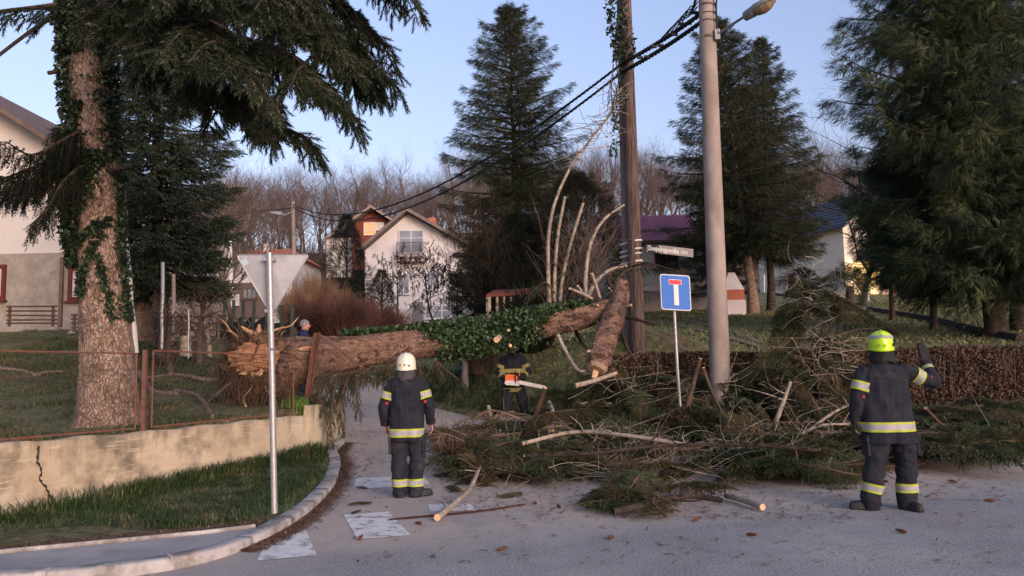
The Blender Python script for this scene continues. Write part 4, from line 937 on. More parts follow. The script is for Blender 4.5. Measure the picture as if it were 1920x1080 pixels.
def place_tree(name, loc, label, wood, fol, barkm, folm, cat='tree', group=None, rz=0):
    root = empty(name, loc, label, cat, group, rz)
    a = wood.build('trunk', [barkm, M['bark_dark']], root, smooth=True); b = fol.build('crown', folm, root); own(root, a, b); return root
def bare_tree(h, seed, r0=.16, nlev=5, spread=.5, up=.25, n0=9, start=.35, thin=.62, kids=(5, 4, 4, 3)):
    """one winter tree as a mesh of tapering segments"""
    r = np.random.default_rng(seed); A = []; B = []; RA = []; RB = []
    def grow(p, d, L, rad, lev):
        n = 5 if lev < 2 else (4 if lev < 3 else 3); q = p.copy(); pts = [q.copy()]; dd = d.copy()
        for k in range(n):
            dd = dd+r.normal(size=3)*(.10+.05*lev)+np.array([0, 0, up*.35]); dd /= np.linalg.norm(dd); q = q+dd*L/n; pts.append(q.copy())
            A.append(pts[-2]); B.append(pts[-1]); RA.append(rad*(1-.65*k/n)); RB.append(rad*(1-.65*(k+1)/n))
        if lev >= nlev: return
        m = kids[min(lev, len(kids)-1)] if lev else n0
        for i in range(m):
            t = (start if lev == 0 else .25)+(1-(start if lev == 0 else .25))*(i+r.random())/m; t = min(t, .98); x = t*n; k = int(x); base = pts[k]+(pts[k+1]-pts[k])*(x-k)
            ax = r.normal(size=3); ax -= dd*ax.dot(dd); ax /= np.linalg.norm(ax)+1e-9; nd = d*(1-spread*.6)+ax*spread*(1+.4*r.random()); nd[2] += up*.5; nd /= np.linalg.norm(nd)
            grow(base, nd, L*(thin+.12*r.normal()*.5)*(1.05-.55*t if lev == 0 else .95), max(rad*(.52-.22*t), .006), lev+1)
    grow(np.array([0, 0, -.3]), np.array([0, 0, 1.]), h*.8, r0, 0)
    return np.array(A), np.array(B), np.array(RA), np.array(RB)
def bare_mb(*a, n=3, **k):
    A, B, ra, rb = bare_tree(*a, **k); o = MB(); big = ra > .05; seg_tubes(o, A[big], B[big], ra[big], rb[big], 6); seg_tubes(o, A[~big], B[~big], ra[~big], rb[~big], n); return o
def rod(mb, pts, r0, r1, n=6, sm=5, cap=True, jit=0):
    c = catmull(pts, sm) if len(pts) > 2 else np.array([tuple(p) for p in pts]); k = len(c); mb.tube(c, [r0+(r1-r0)*i/(k-1) for i in range(k)], n, cap=cap, jit=jit)
# ---------------------------------------------------------------- wood on the hill (individual winter trees)
protos = []
M['bare_hill'] = mat('hill_bare_wood', (.075, .050, .044), (.115, .080, .070), .3, .95)
for k in range(6):
    me = bare_mb(15+k % 3, 100+k, r0=.2, nlev=4, spread=.58, up=.30, n0=12, start=.3, kids=(7, 6, 4)).mesh('hill_tree'); me.materials.append(M['bare_hill'] if k % 2 else M['bare']); protos.append(me)
ivp = []
for k in range(2):
    o = bare_mb(15, 130+k, r0=.22, nlev=4, spread=.4, up=.42, n0=12, start=.3, kids=(7, 6, 4)); r = np.random.default_rng(k); n = 900; z = r.random(n)*9+.5; a = r.random(n)*2*PI; rad = .35+.5*r.random(n)*(1-z/12)+.2
    scat(o, [LEAF], r.normal(size=(n, 3)), np.stack([np.cos(a)*rad, np.sin(a)*rad, z], 1), np.full(n, .42), r, mi=1); me = o.mesh('ivy_hill_tree'); me.materials.append(M['bare_hill']); me.materials.append(M['ivy_bare']); ivp.append(me)
r = np.random.default_rng(5); cnt = 0
def zone(x, y):
    u = x/y; side = 'left of the white house' if u < -.20 else 'above the white house' if u < -.055 else 'behind the tall middle spruce' if u < .09 else 'between the poles and the broad spruce' if u < .25 else 'behind the conifers at right'
    return side
def put_mesh(name, me, loc, rz, s, label, cat, group):
    ob = bpy.data.objects.new(name, me); col.objects.link(ob); ob.location = loc; ob.rotation_euler = (r.normal()*.03, r.normal()*.03, rz); ob.scale = (s*(.9+.2*r.random()), s*(.9+.2*r.random()), s); tag(ob, label, cat, group); return ob
for (Y0, Y1, x0, x1, n, sc_) in ((150, 172, -85, 95, 84, 1.0), (132, 150, -70, 90, 56, .95), (112, 132, -58, 75, 44, .85), (97, 112, -50, -3, 20, .72), (97, 112, 6, 62, 22, .72)):
    for k in range(n):
        y = Y0+(Y1-Y0)*r.random(); x = x0+(x1-x0)*(k+r.random())/n
        iv = r.random() < .09
        put_mesh('ivy_clad_tree' if iv else 'hill_tree', ivp[k % 2] if iv else protos[r.integers(0, 6)], (x, y, g(x, y)-.3), r.random()*6.3, sc_*(.8+.4*r.random()),
                 ('ivy clad winter tree on the hill ' if iv else 'leafless tree in the reddish wood on the hill ')+zone(x, y), 'tree', ('ivy clad trees on the hill ' if iv else 'bare trees on the hill ')+zone(x, y))
# undergrowth that reads as one mass
o = MB(); n = 9000; y = 95+75*r.random(n); x = -80+165*r.random(n); z = G(x, y); B = np.stack([x, y, z-.2], 1); D = r.normal(size=(n, 3))*.35; D[:, 2] += 1; L = 1.2+2.6*r.random(n)
seg_tubes(o, B, B+D*L[:, None], np.full(n, .05), np.full(n, .012), 3)
tag(o.build('undergrowth', M['bare_hill']), 'reddish leafless undergrowth covering the hillside below the wood', 'undergrowth', kind='stuff')
# ---------------------------------------------------------------- conifers behind
PROF = ([0, .12, .4, .75, .93, 1], [.78, 1, .80, .46, .2, .04])
def gz(px, Y): q = GX(px, Y); return q
q = gz(975, 38); wd, fo = conifer(16.4, 3.55, 1.4, 250, 230, 11, ([0, .1, .35, .6, .8, .93, 1], [.8, .95, .98, .86, .62, .34, .05]), SPR, .40, .26, .85, .12, .24, (-.2, 0), gap=.10)
place_tree('tall_spruce', q, 'tall pointed spruce in the middle, behind the ivy covered fallen trunk', wd, fo, M['bark_dark'], M['needle_dark'] if False else M['needle'])
q = gz(1415, 37); wd, fo = conifer(14.8, 3.9, 3.4, 230, 220, 12, ([0, .1, .35, .6, .8, .93, 1], [.85, 1, .92, .70, .44, .22, .04]), SPR, .40, .30, 1.0, .12, .26, (-1.2, 0), gap=.15)
place_tree('tall_spruce', q, 'broad drooping spruce just right of the concrete pole', wd, fo, M['bark'], M['needle'])
q = gz(1446, 40); wd, fo = conifer(14.8, 3.2, 3.6, 170, 190, 13, PROF, SPR, .38, .28, .85, .12, .22, (.25, 0), gap=.2)
place_tree('tall_spruce', q, 'slimmer, thinner topped spruce right of the broad drooping spruce', wd, fo, M['bark_dark'], M['needle'])
q = gz(1352, 42); wd, fo = conifer(8.5, 1.9, 1.2, 80, 110, 14, None, SPR, .36, .2, .5, .1, .2)
place_tree('small_spruce', q, 'lower dark spruce hidden between the concrete pole and the broad spruce', wd, fo, M['bark_dark'], M['needle_dark'])
# rounded dense conifers behind the trunk
def dense(h, R_, seed, sprs=SPR, n=9000, size=.32, prof=None, hollow=.55):
    r = np.random.default_rng(seed); wood = MB(); wood.tube([(0, 0, -.3), (0, 0, h*.5), (.05, 0, h*.96)], [.12, .08, .02], 6); fol = MB(); prof = prof or ([0, .15, .5, .8, 1], [.7, 1, .86, .5, .06])
    t = r.random(n)**1.15; a = r.random(n)*2*PI; lob = 1+.16*np.sin(a*3+t*9+seed)+.12*np.sin(a*7-t*15+seed*2)+.08*np.sin(t*40+a*2)
    rad = R_*np.interp(t, *prof)*lob*(hollow+(1-hollow)*r.random(n)**.4); pos = np.stack([np.cos(a)*rad, np.sin(a)*rad, .15+h*t], 1)
    D = np.stack([np.cos(a), np.sin(a), .5+.5*r.random(n)-.2], 1)+r.normal(size=(n, 3))*.3; scat(fol, sprs, D, pos, size*(.7+.6*r.random(n)), r)
    na = 40; t2 = r.random(na)*.8+.05; a2 = r.random(na)*6.28; A = np.stack([0*t2, 0*t2, h*t2*.9], 1); B = np.stack([np.cos(a2)*R_*.7*np.interp(t2, *prof), np.sin(a2)*R_*.7*np.interp(t2, *prof), h*t2+.3], 1); seg_tubes(wood, A, B, np.full(na, .03), np.full(na, .01), 4)
    return wood, fol
wd, fo = dense(6.3, 2.6, 21, n=12000); place_tree('round_conifer', gz(1085, 33), 'dense olive green rounded conifer behind the cut upright stems', wd, fo, M['bark_dark'], M['needle_olive'])
wd, fo = dense(4.8, 2.7, 22, n=11000); place_tree('round_conifer', gz(975, 34), 'dark low conifer at the foot of the tall middle spruce', wd, fo, M['bark_dark'], M['needle_dark'])
wd, fo = dense(6.0, 1.6, 23, n=6500); place_tree('slim_conifer', gz(650, 60), 'dark slim conifer left of the white house', wd, fo, M['bark_dark'], M['needle_dark'])
bpy.data.objects['slim_conifer'].scale = (1.15, 1.15, 1.45)
wd, fo = dense(3.3, .85, 24, n=3500, size=.25); place_tree('small_cypress', gz(716, 58), 'small brownish cypress before the white house', wd, fo, M['bark_dark'], M['needle_olive']); bpy.data.objects['small_cypress'].scale = (1.2, 1.2, 1.25)
wd, fo = dense(5.4, 1.9, 25, n=6000); place_tree('round_conifer', gz(905, 46), 'brown green conifer between the white house and the tall spruce', wd, fo, M['bark_dark'], M['needle_olive'])
wd, fo = conifer(7.5, 2.3, .5, 70, 80, 26, None, SPR, .36, .2, .4); place_tree('small_spruce', gz(497, 70), 'small dark spruce behind the orange roofed house', wd, fo, M['bark_dark'], M['needle_olive'])
# right hand weeping conifers
CPROF = ([0, .08, .25, .5, .75, 1], [.62, .85, 1, .86, .6, .1])
WEEP = [sprig_template(14, seed=40+k, droop=.9, spread=.26, w_=.032) for k in range(3)]
def weeping(name, px, Y, h, R_, base, nb, per, seed, label, folm, lean=(0, 0), tr=.26, size=.42, **k):
    wd, fo = conifer(h, R_, base, nb, per, seed, CPROF, WEEP, size, .34, 1.35, .34, tr, lean, wid=.34, **k)
    return place_tree(name, gz(px, Y), label, wd, fo, M['bark_dark'], folm)
weeping('weeping_conifer', 1872, 19.5, 17, 3.1, 1.6, 230, 210, 31, 'huge weeping conifer behind the hedge, its trunk near the right picture edge', M['needle_cyp'], (-1.5, 0), .24, gap=.12)
weeping('weeping_conifer', 1912, 21.5, 15, 2.6, 2.2, 120, 120, 32, 'second weeping conifer close behind the huge one, at the far right', M['needle_cyp'], (.3, 0), .22, gap=.15)
weeping('young_conifer', 1750, 22.5, 8.0, 1.9, 1.6, 90, 130, 33, 'smaller drooping conifer on the lawn left of the huge weeping one', M['needle_cyp'], (.2, 0), .11, .38)
weeping('young_conifer', 1672, 27, 5.6, 1.6, 1.6, 60, 110, 34, 'thin trunked young conifer on the lawn above the helmeted firefighter', M['needle_cyp'], (.2, 0), .10, .38)
# thin twiggy larch-like tree between house and weeping conifer
o = bare_mb(10, 55, r0=.12, nlev=4, spread=.55, up=.1, n0=16, start=.2, kids=(7, 5, 4)); ob = o.build('bare_tree', M['bare']); q = gz(1612, 30); ob.location = q; tag(ob, 'thin leafless tree before the blue roofed house at right', 'tree')
# ---------------------------------------------------------------- bare garden trees and shrubs
def bare_at(name, px, Y, h, seed, label, cat='tree', m=None, s=1, **k):
    o = bare_mb(h, seed, **k); ob = o.build(name, m or M['bare'], smooth=True); ob.location = gz(px, Y); ob.scale = (s, s, s); return tag(ob, label, cat)
bare_at('bare_garden_tree', 395, 21, 4.6, 61, 'leafless pale garden tree with many whips right of the dark spruce', r0=.08, nlev=4, spread=.42, up=.35, n0=12, start=.25, kids=(6, 5, 3), m=M['bark_pale'])
bare_at('bare_garden_tree', 440, 30, 6.5, 62, 'taller leafless tree behind the triangular sign', r0=.12, nlev=4, spread=.5, up=.3, n0=12, start=.2, kids=(6, 5, 4))
bare_at('bare_garden_tree', 415, 52, 11, 63, 'leafless tree against the sky left of the far pole', r0=.16, nlev=4, spread=.45, up=.35, n0=14, start=.2, kids=(7, 6, 4))
bare_at('bare_garden_tree', 480, 62, 11.5, 64, 'leafless tree behind the small lamp of the far pole', r0=.16, nlev=4, spread=.45, up=.35, n0=14, start=.2, kids=(7, 6, 4))
bare_at('bare_garden_tree', 362, 42, 8.5, 65, 'leafless tree just right of the dark garden spruce', r0=.14, nlev=4, spread=.5, up=.3, n0=12, start=.2, kids=(6, 6, 4))
bare_at('gnarled_fruit_tree', 320, 17.5, 2.2, 66, 'low gnarled dark fruit tree in the left garden', r0=.10, nlev=4, spread=.85, up=.02, n0=9, start=.35, kids=(5, 5, 3), m=M['bare'])
bare_at('gnarled_fruit_tree', 375, 19, 2.4, 67, 'second gnarled fruit tree nearer the green board fence', r0=.10, nlev=4, spread=.85, up=.05, n0=9, start=.3, kids=(5, 5, 3), m=M['bare'])
bare_at('bare_shrub_tree', 1105, 26, 4.5, 68, 'twiggy bare shrub behind the stump end of the fallen trunk', r0=.05, nlev=4, spread=.6, up=.2, n0=12, start=.05, kids=(6, 5, 3))
bare_at('bare_shrub_tree', 890, 36, 6.0, 69, 'tall reddish bare shrub right of the white house', r0=.06, nlev=4, spread=.5, up=.3, n0=16, start=.05, kids=(7, 5, 3), m=M['dead'])
bare_at('bare_shrub_tree', 925, 33, 4.6, 70, 'reddish bare shrub beside the timber shed', r0=.05, nlev=4, spread=.5, up=.3, n0=16, start=.05, kids=(7, 5, 3), m=M['dead'])
# thick pale trunk in left garden
simple_post('pale_tree', (262, 640), (268, 470), 20, .40, .26, M['bark'], 'thick pale tree trunk standing behind the big spruce, right of it', 'tree trunk', n=10)
# magnolia with dark buds before the white house
def buddy(name, px, Y, h, seed, label, wide=1.3):
    A, B, ra, rb = bare_tree(h, seed, r0=.07, nlev=3, spread=.8, up=.4, n0=8, start=.05, kids=(4, 3), thin=.7); o = MB(); seg_tubes(o, A, B, ra, rb, 4)
    rr = np.random.default_rng(seed); tips = B[rb < .011]; tips = tips[rr.permutation(len(tips))[:240]]; D = rr.normal(size=tips.shape)*.35; D[:, 2] += .9
    b = finger_template(8, 1, .22, .22); r_ = empty(name, gz(px, Y), label, 'tree'); w1 = o.build('branches', M['bare'], r_)
    o2 = MB(); scat(o2, [b], D, tips, np.full(len(tips), .3), rr); o2.build('buds', mat('dark_buds', (.07, .03, .025), rough=.8), r_); r_.scale = (wide, wide, 1); return r_
buddy('magnolia', 745, 48, 4.6, 71, 'budding leafless magnolia before the left half of the white house')
buddy('magnolia', 815, 50, 5.0, 72, 'budding leafless magnolia before the right half of the white house')
buddy('magnolia', 862, 47, 4.4, 73, 'budding leafless magnolia at the right corner of the white house', 1.2)
# dense red brown twig shrubs (counted bushes)
def bush(name, px, Y, h, R_, seed, m, label, n=1300, twig=.012, lift=1.0):
    rr = np.random.default_rng(seed); a = rr.random(n)*2*PI; rad = rr.random(n)**.5*R_; B0 = np.stack([np.cos(a)*rad*.35, np.sin(a)*rad*.35, 0*a-.1], 1)
    hh = h*(.55+.45*rr.random(n))*np.sqrt(np.clip(1-(rad/R_)**2*.6, .1, 1)); tipp = np.stack([np.cos(a)*rad, np.sin(a)*rad, hh], 1)+rr.normal(size=(n, 3))*.08; mid = B0*.4+tipp*.6; mid[:, 2] += .12*h*rr.random(n); mid[:, :2] *= .85
    tipp[:, 2] *= 1+.25*np.sin(a*5+seed)*(rad/R_); mid[:, 2] *= 1+.2*np.sin(a*5+seed)*(rad/R_)
    o = MB(); seg_tubes(o, B0, mid, np.full(n, twig), np.full(n, twig*.7), 3); seg_tubes(o, mid, tipp, np.full(n, twig*.7), np.full(n, twig*.3), 3)
    # side twigs
    k = rr.integers(0, n, n*2); f = rr.random(n*2)[:, None]; S = mid[k]*(1-f)+tipp[k]*f; D = rr.normal(size=(n*2, 3)); D[:, 2] = np.abs(D[:, 2])*lift; D /= np.linalg.norm(D, axis=1, keepdims=True); seg_tubes(o, S, S+D*(.12+.3*rr.random(n*2))[:, None]*h*.3, np.full(n*2, twig*.5), np.full(n*2, twig*.25), 3)
    ob = o.build(name, m); ob.location = gz(px, Y); return tag(ob, label, 'shrub')
M['redtwig'] = mat('red_brown_twigs', (.075, .036, .03), (.12, .062, .05), 1.5, .95)
M['tantwig'] = mat('tan_twigs', (.20, .12, .07), (.26, .17, .10), 1.5, .95)
bush('red_twig_bush', 640, 27, 1.45, 1.7, 81, M['redtwig'], 'red brown twiggy bush right of the grey haired man')
bush('red_twig_bush', 705, 28, 1.1, 1.4, 82, M['redtwig'], 'red brown twiggy bush in front of the white house')
bush('red_twig_bush', 592, 30, 1.6, 1.3, 83, M['redtwig'], 'red brown twiggy bush behind the grey haired man')
bush('red_twig_bush', 655, 34, 1.9, 1.6, 84, M['redtwig'], 'taller red brown bush below the slim dark conifer')
bush('tan_reed_bush', 590, 42, 3.6, 1.6, 85, M['tantwig'], 'tall straw coloured willow bush right of the far pole', lift=2)
bush('tan_reed_bush', 628, 44, 2.9, 1.3, 86, M['tantwig'], 'straw coloured willow bush left of the white house', lift=2)
bush('tan_reed_bush', 552, 38, 2.4, 1.0, 87, M['tantwig'], 'small straw coloured bush just behind the far pole base', lift=2)
bush('dark_twig_bush', 900, 17.2, .75, .55, 88, M['bare'], 'dark twiggy bush behind the firefighter with the chainsaw')
bush('dark_twig_bush', 1000, 17.6, 1.5, .9, 89, M['needle_dark'], 'dark leafy bush right of the firefighter with the chainsaw')
# garden spruce behind the big trunk at left
q = gz(305, 19); wd, fo = conifer(12.5, 1.8, 1.9, 190, 170, 91, ([0, .08, .3, .6, 1], [.8, .95, .98, .72, .1]), FINL, .30, .22, .5, .18, .2, (-.6, 0), wid=.3)
place_tree('garden_spruce', q, 'dark dense spruce in the garden just right of the big ivy clad trunk', wd, fo, M['bark_dark'], M['needle_near'])
# ---------------------------------------------------------------- big ivy clad spruce, near left
SP = empty('ivy_clad_spruce', P(207, 800, 10.6), 'big near spruce with ivy winding up its pinkish trunk and boughs across the sky', 'tree')
cl = [(207, 815, 10.6, .50), (206, 790, 10.6, .43), (203, 740, 10.6, .375), (200, 650, 10.6, .335), (194, 540, 10.6, .30), (188, 430, 10.6, .275), (184, 300, 10.6, .27), (172, 180, 10.6, .27), (166, 60, 10.6, .265), (160, -80, 10.6, .25), (150, -420, 10.6, .2)]
cp = catmull([P(a, b, c) for a, b, c, d in cl], 6); rd = np.interp(np.linspace(0, len(cl)-1, len(cp)), range(len(cl)), [d for *_, d in cl])
# trunk surface with ridged bark built in
nA = 64; V = []; r = np.random.default_rng(3)
for i, p in enumerate(cp):
    for j in range(nA):
        a = 2*PI*j/nA; butt = 1+.16*max(0, 1-i/9)*math.sin(a*5+1)+.02*math.sin(a*13+i*.5)+.018*math.sin(a*23-i*.9)+.012*(r.random()-.5)
        V.append((p[0]+math.cos(a)*rd[i]*butt, p[1]+math.sin(a)*rd[i]*butt, p[2]))
o = MB(); k = len(cp); o.add(V, [(i*nA+j, i*nA+(j+1) % nA, (i+1)*nA+(j+1) % nA, (i+1)*nA+j) for i in range(k-1) for j in range(nA)])
part(SP, 'trunk', o, M['bark'], True)
for (a, b, c) in (((120, 132), (90, 137), -.1), ((118, 205), (112, 212), -.1), ((215, 320), (245, 312), -.35)):
    o = MB(); p = P(*a, 10.5+c*.5); e = P(*b, 10.4+c); o.tube([P(180, a[1]-4, 10.6), p, e], [.05, .035, .028], 7); part(SP, 'stub', o, M['bark_dark'], True)
# ivy: follows a winding band, thick at mid height
o = MB(); r = np.random.default_rng(9); LP_ = []; DD = []
def on_trunk(zf, a, lift):
    i = np.clip(zf*(len(cp)-1), 0, len(cp)-1.001); i0 = i.astype(int); f = (i-i0)[:, None]; c = cp[i0]*(1-f)+cp[i0+1]*f; rr_ = rd[i0]*(1-f[:, 0])+rd[i0+1]*f[:, 0]
    n_ = np.stack([np.cos(a), np.sin(a), 0*a], 1); return c+n_*(rr_+lift)[:, None], n_
zt_ = lambda y: np.interp(y, [b for _, b, *_ in cl][::-1], np.linspace(0, 1, len(cl))[::-1])
# angles: -90deg faces the camera, 180 = left, 0 = right
for (y0, y1, a0, a1, sp, n, th) in ((500, 380, 200, 188, 16, 1500, .16), (460, 250, 185, 210, 24, 3600, .22), (400, 330, 225, 265, 20, 800, .06), (300, -100, 180, 208, 26, 3800, .16), (600, 320, 354, 358, 12, 1100, .07), (300, 60, 350, 345, 22, 1500, .10),
        (330, 290, 250, 310, 22, 700, .06), (520, 410, 240, 320, 7, 330, .03), (600, 480, 315, 290, 6, 260, .03), (560, 500, 235, 250, 9, 240, .04), (480, 420, 200, 300, 7, 300, .04), (110, -80, 225, 315, 32, 2600, .14), (250, 200, 230, 262, 9, 320, .05)):
    t = r.random(n); y = y0+(y1-y0)*t; a = np.radians(a0+(a1-a0)*t+r.normal(size=n)*sp); zf = zt_(y); p, n_ = on_trunk(zf, a, .01+th*r.random(n)**1.3); LP_.append(p); d = r.normal(size=(n, 3))*.7+n_*.25; d[:, 2] -= .7; DD.append(d)
pp = np.concatenate(LP_); dd = np.concatenate(DD); scat(o, [IVYL], dd, pp, .035+.05*r.random(len(pp))**1.5, r)
part(SP, 'ivy', o, M['ivy'])
# needle boughs, explicit sweeps
def bough(wood, fol, pl_, temps, r, r0=.05, twigs=26, tl=.75, fing=16, fs=.12, hang=.7, spread=.55, start=.12, fgap=.05, flat=0, dens=1.0, tw=1.0):
    c = catmull(pl_, 8); L_ = np.concatenate([[0], np.cumsum(np.linalg.norm(np.diff(c, axis=0), axis=1))]); Lt = L_[-1]
    wood.tube(c, [r0*(1-.85*l/Lt)+.005 for l in L_], 6)
    A = []; B = []; W0 = []; W1 = []; P_ = []; D_ = []; S_ = []
    n = int(twigs*Lt)
    for i in range(n):
        t = start+(1-start)*(i+r.random())/n; s = t*Lt; b = np.array([np.interp(s, L_, c[:, j]) for j in range(3)]); b2 = np.array([np.interp(min(s+.1, Lt), L_, c[:, j]) for j in range(3)]); b1 = np.array([np.interp(max(s-.1, 0), L_, c[:, j]) for j in range(3)])
        ax = b2-b1; ax /= np.linalg.norm(ax)+1e-9; sd = np.cross(ax, [0, 0, 1]); sd /= np.linalg.norm(sd)+1e-9; sgn = 1 if i % 2 else -1
        d = ax*(.55+.3*r.random())+sd*sgn*spread*(.6+.8*r.random()); d[2] -= hang*(.15+.35*r.random()); l = tl*(.45+.75*r.random())*(1.05-.75*t); m = 4; q = b; pts_ = [q]
        for k in range(m):
            d = d/np.linalg.norm(d); q = q+d*l/m; d = d.copy(); d[2] -= hang*.42; d += r.normal(size=3)*.06; pts_.append(q)
        pts_ = np.array(pts_); A.append(pts_[:-1]); B.append(pts_[1:]); W0.append(np.linspace(.009, .004, m)*tw); W1.append(np.linspace(.007, .003, m)*tw)
        nf = max(3, int(fing*l/.6*dens)); u = (np.arange(nf)+r.random(nf))/nf; pp_ = np.stack([np.interp(u*m, range(m+1), pts_[:, j]) for j in range(3)], 1); dl = pts_[np.minimum((u*m).astype(int)+1, m)]-pts_[(u*m).astype(int).clip(0, m-1)]; dl /= np.linalg.norm(dl, axis=1, keepdims=True)+1e-9
        sdv = np.cross(dl, [0, 0, 1.]); sg = np.where(np.arange(nf) % 2, 1, -1)[:, None]; dv = dl*.8+sdv*sg*.75+r.normal(size=(nf, 3))*.18; dv[:, 2] -= hang*.35*r.random(nf)
        P_.append(pp_); D_.append(dv); S_.append(fs*(.7+.6*r.random(nf)))
        P_.append(pts_[-1:]); D_.append(dl[-1:]); S_.append(np.array([fs*1.1]))
    seg_tubes(wood, np.concatenate(A), np.concatenate(B), np.concatenate(W0), np.concatenate(W1), 3)
    scat(fol, temps, np.concatenate(D_), np.concatenate(P_), np.concatenate(S_), r)
r = np.random.default_rng(17)
BOUGHS = [  # through screen points at stated distances; all start in the trunk
    [(165, -60, 10.6), (330, -40, 10.0), (520, 30, 9.4), (630, 95, 9.0), (705, 120, 8.8)],
    [(165, -200, 10.6), (340, -140, 10.2), (520, -80, 10.0), (640, 0, 9.9), (700, 60, 9.8)],
    [(165, -260, 10.6), (360, -200, 9.6), (560, -140, 9.2), (680, -90, 9.0), (745, -50, 8.9)],
    [(168, -30, 10.5), (300, 20, 9.4), (420, 60, 8.6), (540, 100, 8.0), (610, 170, 7.6)],
    [(168, 40, 10.5), (280, 60, 9.7), (380, 110, 9.0), (450, 195, 8.7), (575, 258, 8.4)],
    [(168, -90, 10.5), (260, -60, 9.4), (340, 0, 8.3), (400, 60, 7.5), (430, 130, 7.0)],
    [(170, 60, 10.6), (260, 90, 10.3), (340, 120, 10.0), (430, 160, 9.8), (520, 190, 9.7)],
    [(165, -320, 10.6), (300, -240, 9.6), (420, -140, 8.6), (520, -60, 7.8), (560, 10, 7.4)],
    [(165, -150, 10.6), (330, -90, 10.9), (500, -20, 11.2), (620, 60, 11.4), (665, 130, 11.5)],
    [(170, -10, 10.5), (235, 0, 9.2), (290, 40, 8.2), (310, 80, 7.6)],
    [(165, -220, 10.6), (250, -150, 9.2), (330, -90, 8.0), (390, -20, 7.0)],
    [(165, -110, 10.6), (400, -70, 10.4), (570, 10, 10.3), (650, 60, 10.2), (690, 130, 10.1)],
    [(165, -60, 10.6), (330, 20, 10.6), (450, 70, 10.5), (550, 110, 10.4), (620, 165, 10.3)],
    [(160, -120, 10.6), (60, -90, 10.0), (-60, -20, 9.5)],
    [(160, 0, 10.6), (90, 12, 10.2), (10, 20, 9.8), (-60, 30, 9.6)],
]
for i, bp in enumerate(BOUGHS):
    wd, fo = MB(), MB(); full = i < 13; bough(wd, fo, [P(*q) for q in bp], FIN, r, .05, 20 if full else 10, .55, 12, .19, .55, tw=.6)
    if full:
        c = catmull([P(*q) for q in bp], 8)
        for k in range(9):
            t = .25+.72*(k+r.random())/9; j = int(t*(len(c)-1)); ax = c[min(j+1, len(c)-1)]-c[j-1]; ax /= np.linalg.norm(ax); sd = np.cross(ax, [0, 0, 1.]); sd /= np.linalg.norm(sd); sg = 1 if k % 2 else -1; L_ = (.6+.5*r.random())*(1.15-.6*t)
            d1 = ax*.7+sd*sg*.75+np.array([0, 0, -.12]); e1 = c[j]+d1*L_*.5; e2 = c[j]+d1*L_+np.array([0, 0, -.28*L_])
            bough(wd, fo, [Vector(c[j]), Vector(e1), Vector(e2)], FIN, r, .014, 15, .40, 14, .19, .75, .7, .08, tw=.6)
    b_ = part(SP, 'bough', wd, M['bark_dark']); sub(b_, SP, 'needles', fo, M['needle_near'])
wd = MB(); rod(wd, [P(130, 15, 10.5), P(70, 50, 10.2), P(0, 102, 9.9), P(-60, 150, 9.7)], .035, .02); part(SP, 'dead_limb', wd, M['bark_dark'], True)
DEADF = [finger_template(13, 60+k, .15, .08) for k in range(2)]
for bp in ([(170, 235, 10.5), (120, 262, 10.1), (60, 290, 9.8), (10, 265, 9.6)], [(168, 280, 10.5), (110, 300, 10.2), (50, 340, 9.9), (0, 330, 9.7)], [(168, 300, 10.4), (120, 340, 10.0), (90, 390, 9.8), (60, 420, 9.7)], [(170, 250, 10.5), (90, 300, 10.3), (20, 330, 10.2), (-30, 345, 10.1)], [(170, 225, 10.6), (140, 240, 10.4), (105, 240, 10.2)], [(168, 300, 10.4), (100, 330, 10.6), (40, 350, 10.8), (0, 360, 11)]):
    wd, fo = MB(), MB(); bough(wd, fo, [P(*q) for q in bp], DEADF, r, .03, 26, .70, 24, .15, 1.25, tw=.6); b_ = part(SP, 'sparse_bough', wd, M['bark_dark']); sub(b_, SP, 'needles', fo, M['needle_dark'])
# ---------------------------------------------------------------- the fallen spruce
FT = empty('fallen_spruce', P(505, 720, 13.6), 'fallen ivy covered spruce trunk lying across the side road, torn out by its roots', 'fallen tree')
fl = [(520, 688, 13.5, .50), (560, 676, 13.6, .42), (610, 668, 13.8, .35), (700, 655, 14.2, .30), (800, 643, 14.5, .285), (900, 628, 14.7, .28), (1000, 612, 14.7, .27), (1080, 597, 14.6, .235), (1135, 582, 14.6, .20), (1172, 566, 14.7, .15)]
def rough_trunk(fl, nA=40, amp=.02, seed=1, sm=8):
    cp = catmull([P(a, b, c) for a, b, c, d in fl], sm); rd = np.interp(np.linspace(0, len(fl)-1, len(cp)), range(len(fl)), [d for *_, d in fl]); r = np.random.default_rng(seed)
    fr = frames(np.gradient(cp, axis=0)); V = []; ang = np.arange(nA)*2*PI/nA
    for i in range(len(cp)):
        rr = rd[i]*(1+amp*2*np.sin(ang*4+i*.2)+amp*np.sin(ang*11-i*.6)+amp*.8*(r.random(nA)-.5)+amp*1.5*math.sin(i*.8))
        V.append(cp[i]+np.outer(np.cos(ang)*rr, fr[i][:, 1])+np.outer(np.sin(ang)*rr, fr[i][:, 2]))
    k = len(cp); o = MB(); f = [(i*nA+j, i*nA+(j+1) % nA, (i+1)*nA+(j+1) % nA, (i+1)*nA+j) for i in range(k-1) for j in range(nA)]
    o.add(np.concatenate(V), f); return o, cp, rd, fr, V
o, cpf, rdf, frf, V = rough_trunk(fl); o.add(V[-1], [tuple(range(40))]); part(FT, 'trunk', o, M['bark_red'], True)
o, cq, rq, fq, V = rough_trunk([(1163, 532, 15.0, .15), (1162, 550, 14.8, .185), (1152, 590, 14.3, .195), (1138, 630, 13.9, .20), (1126, 668, 13.6, .215), (1119, 690, 13.45, .185)], 32, .035, 2)
o.add(V[0], [tuple(range(32))[::-1]]); hs = part(FT, 'broken_stem', o, M['bark_red'], True)
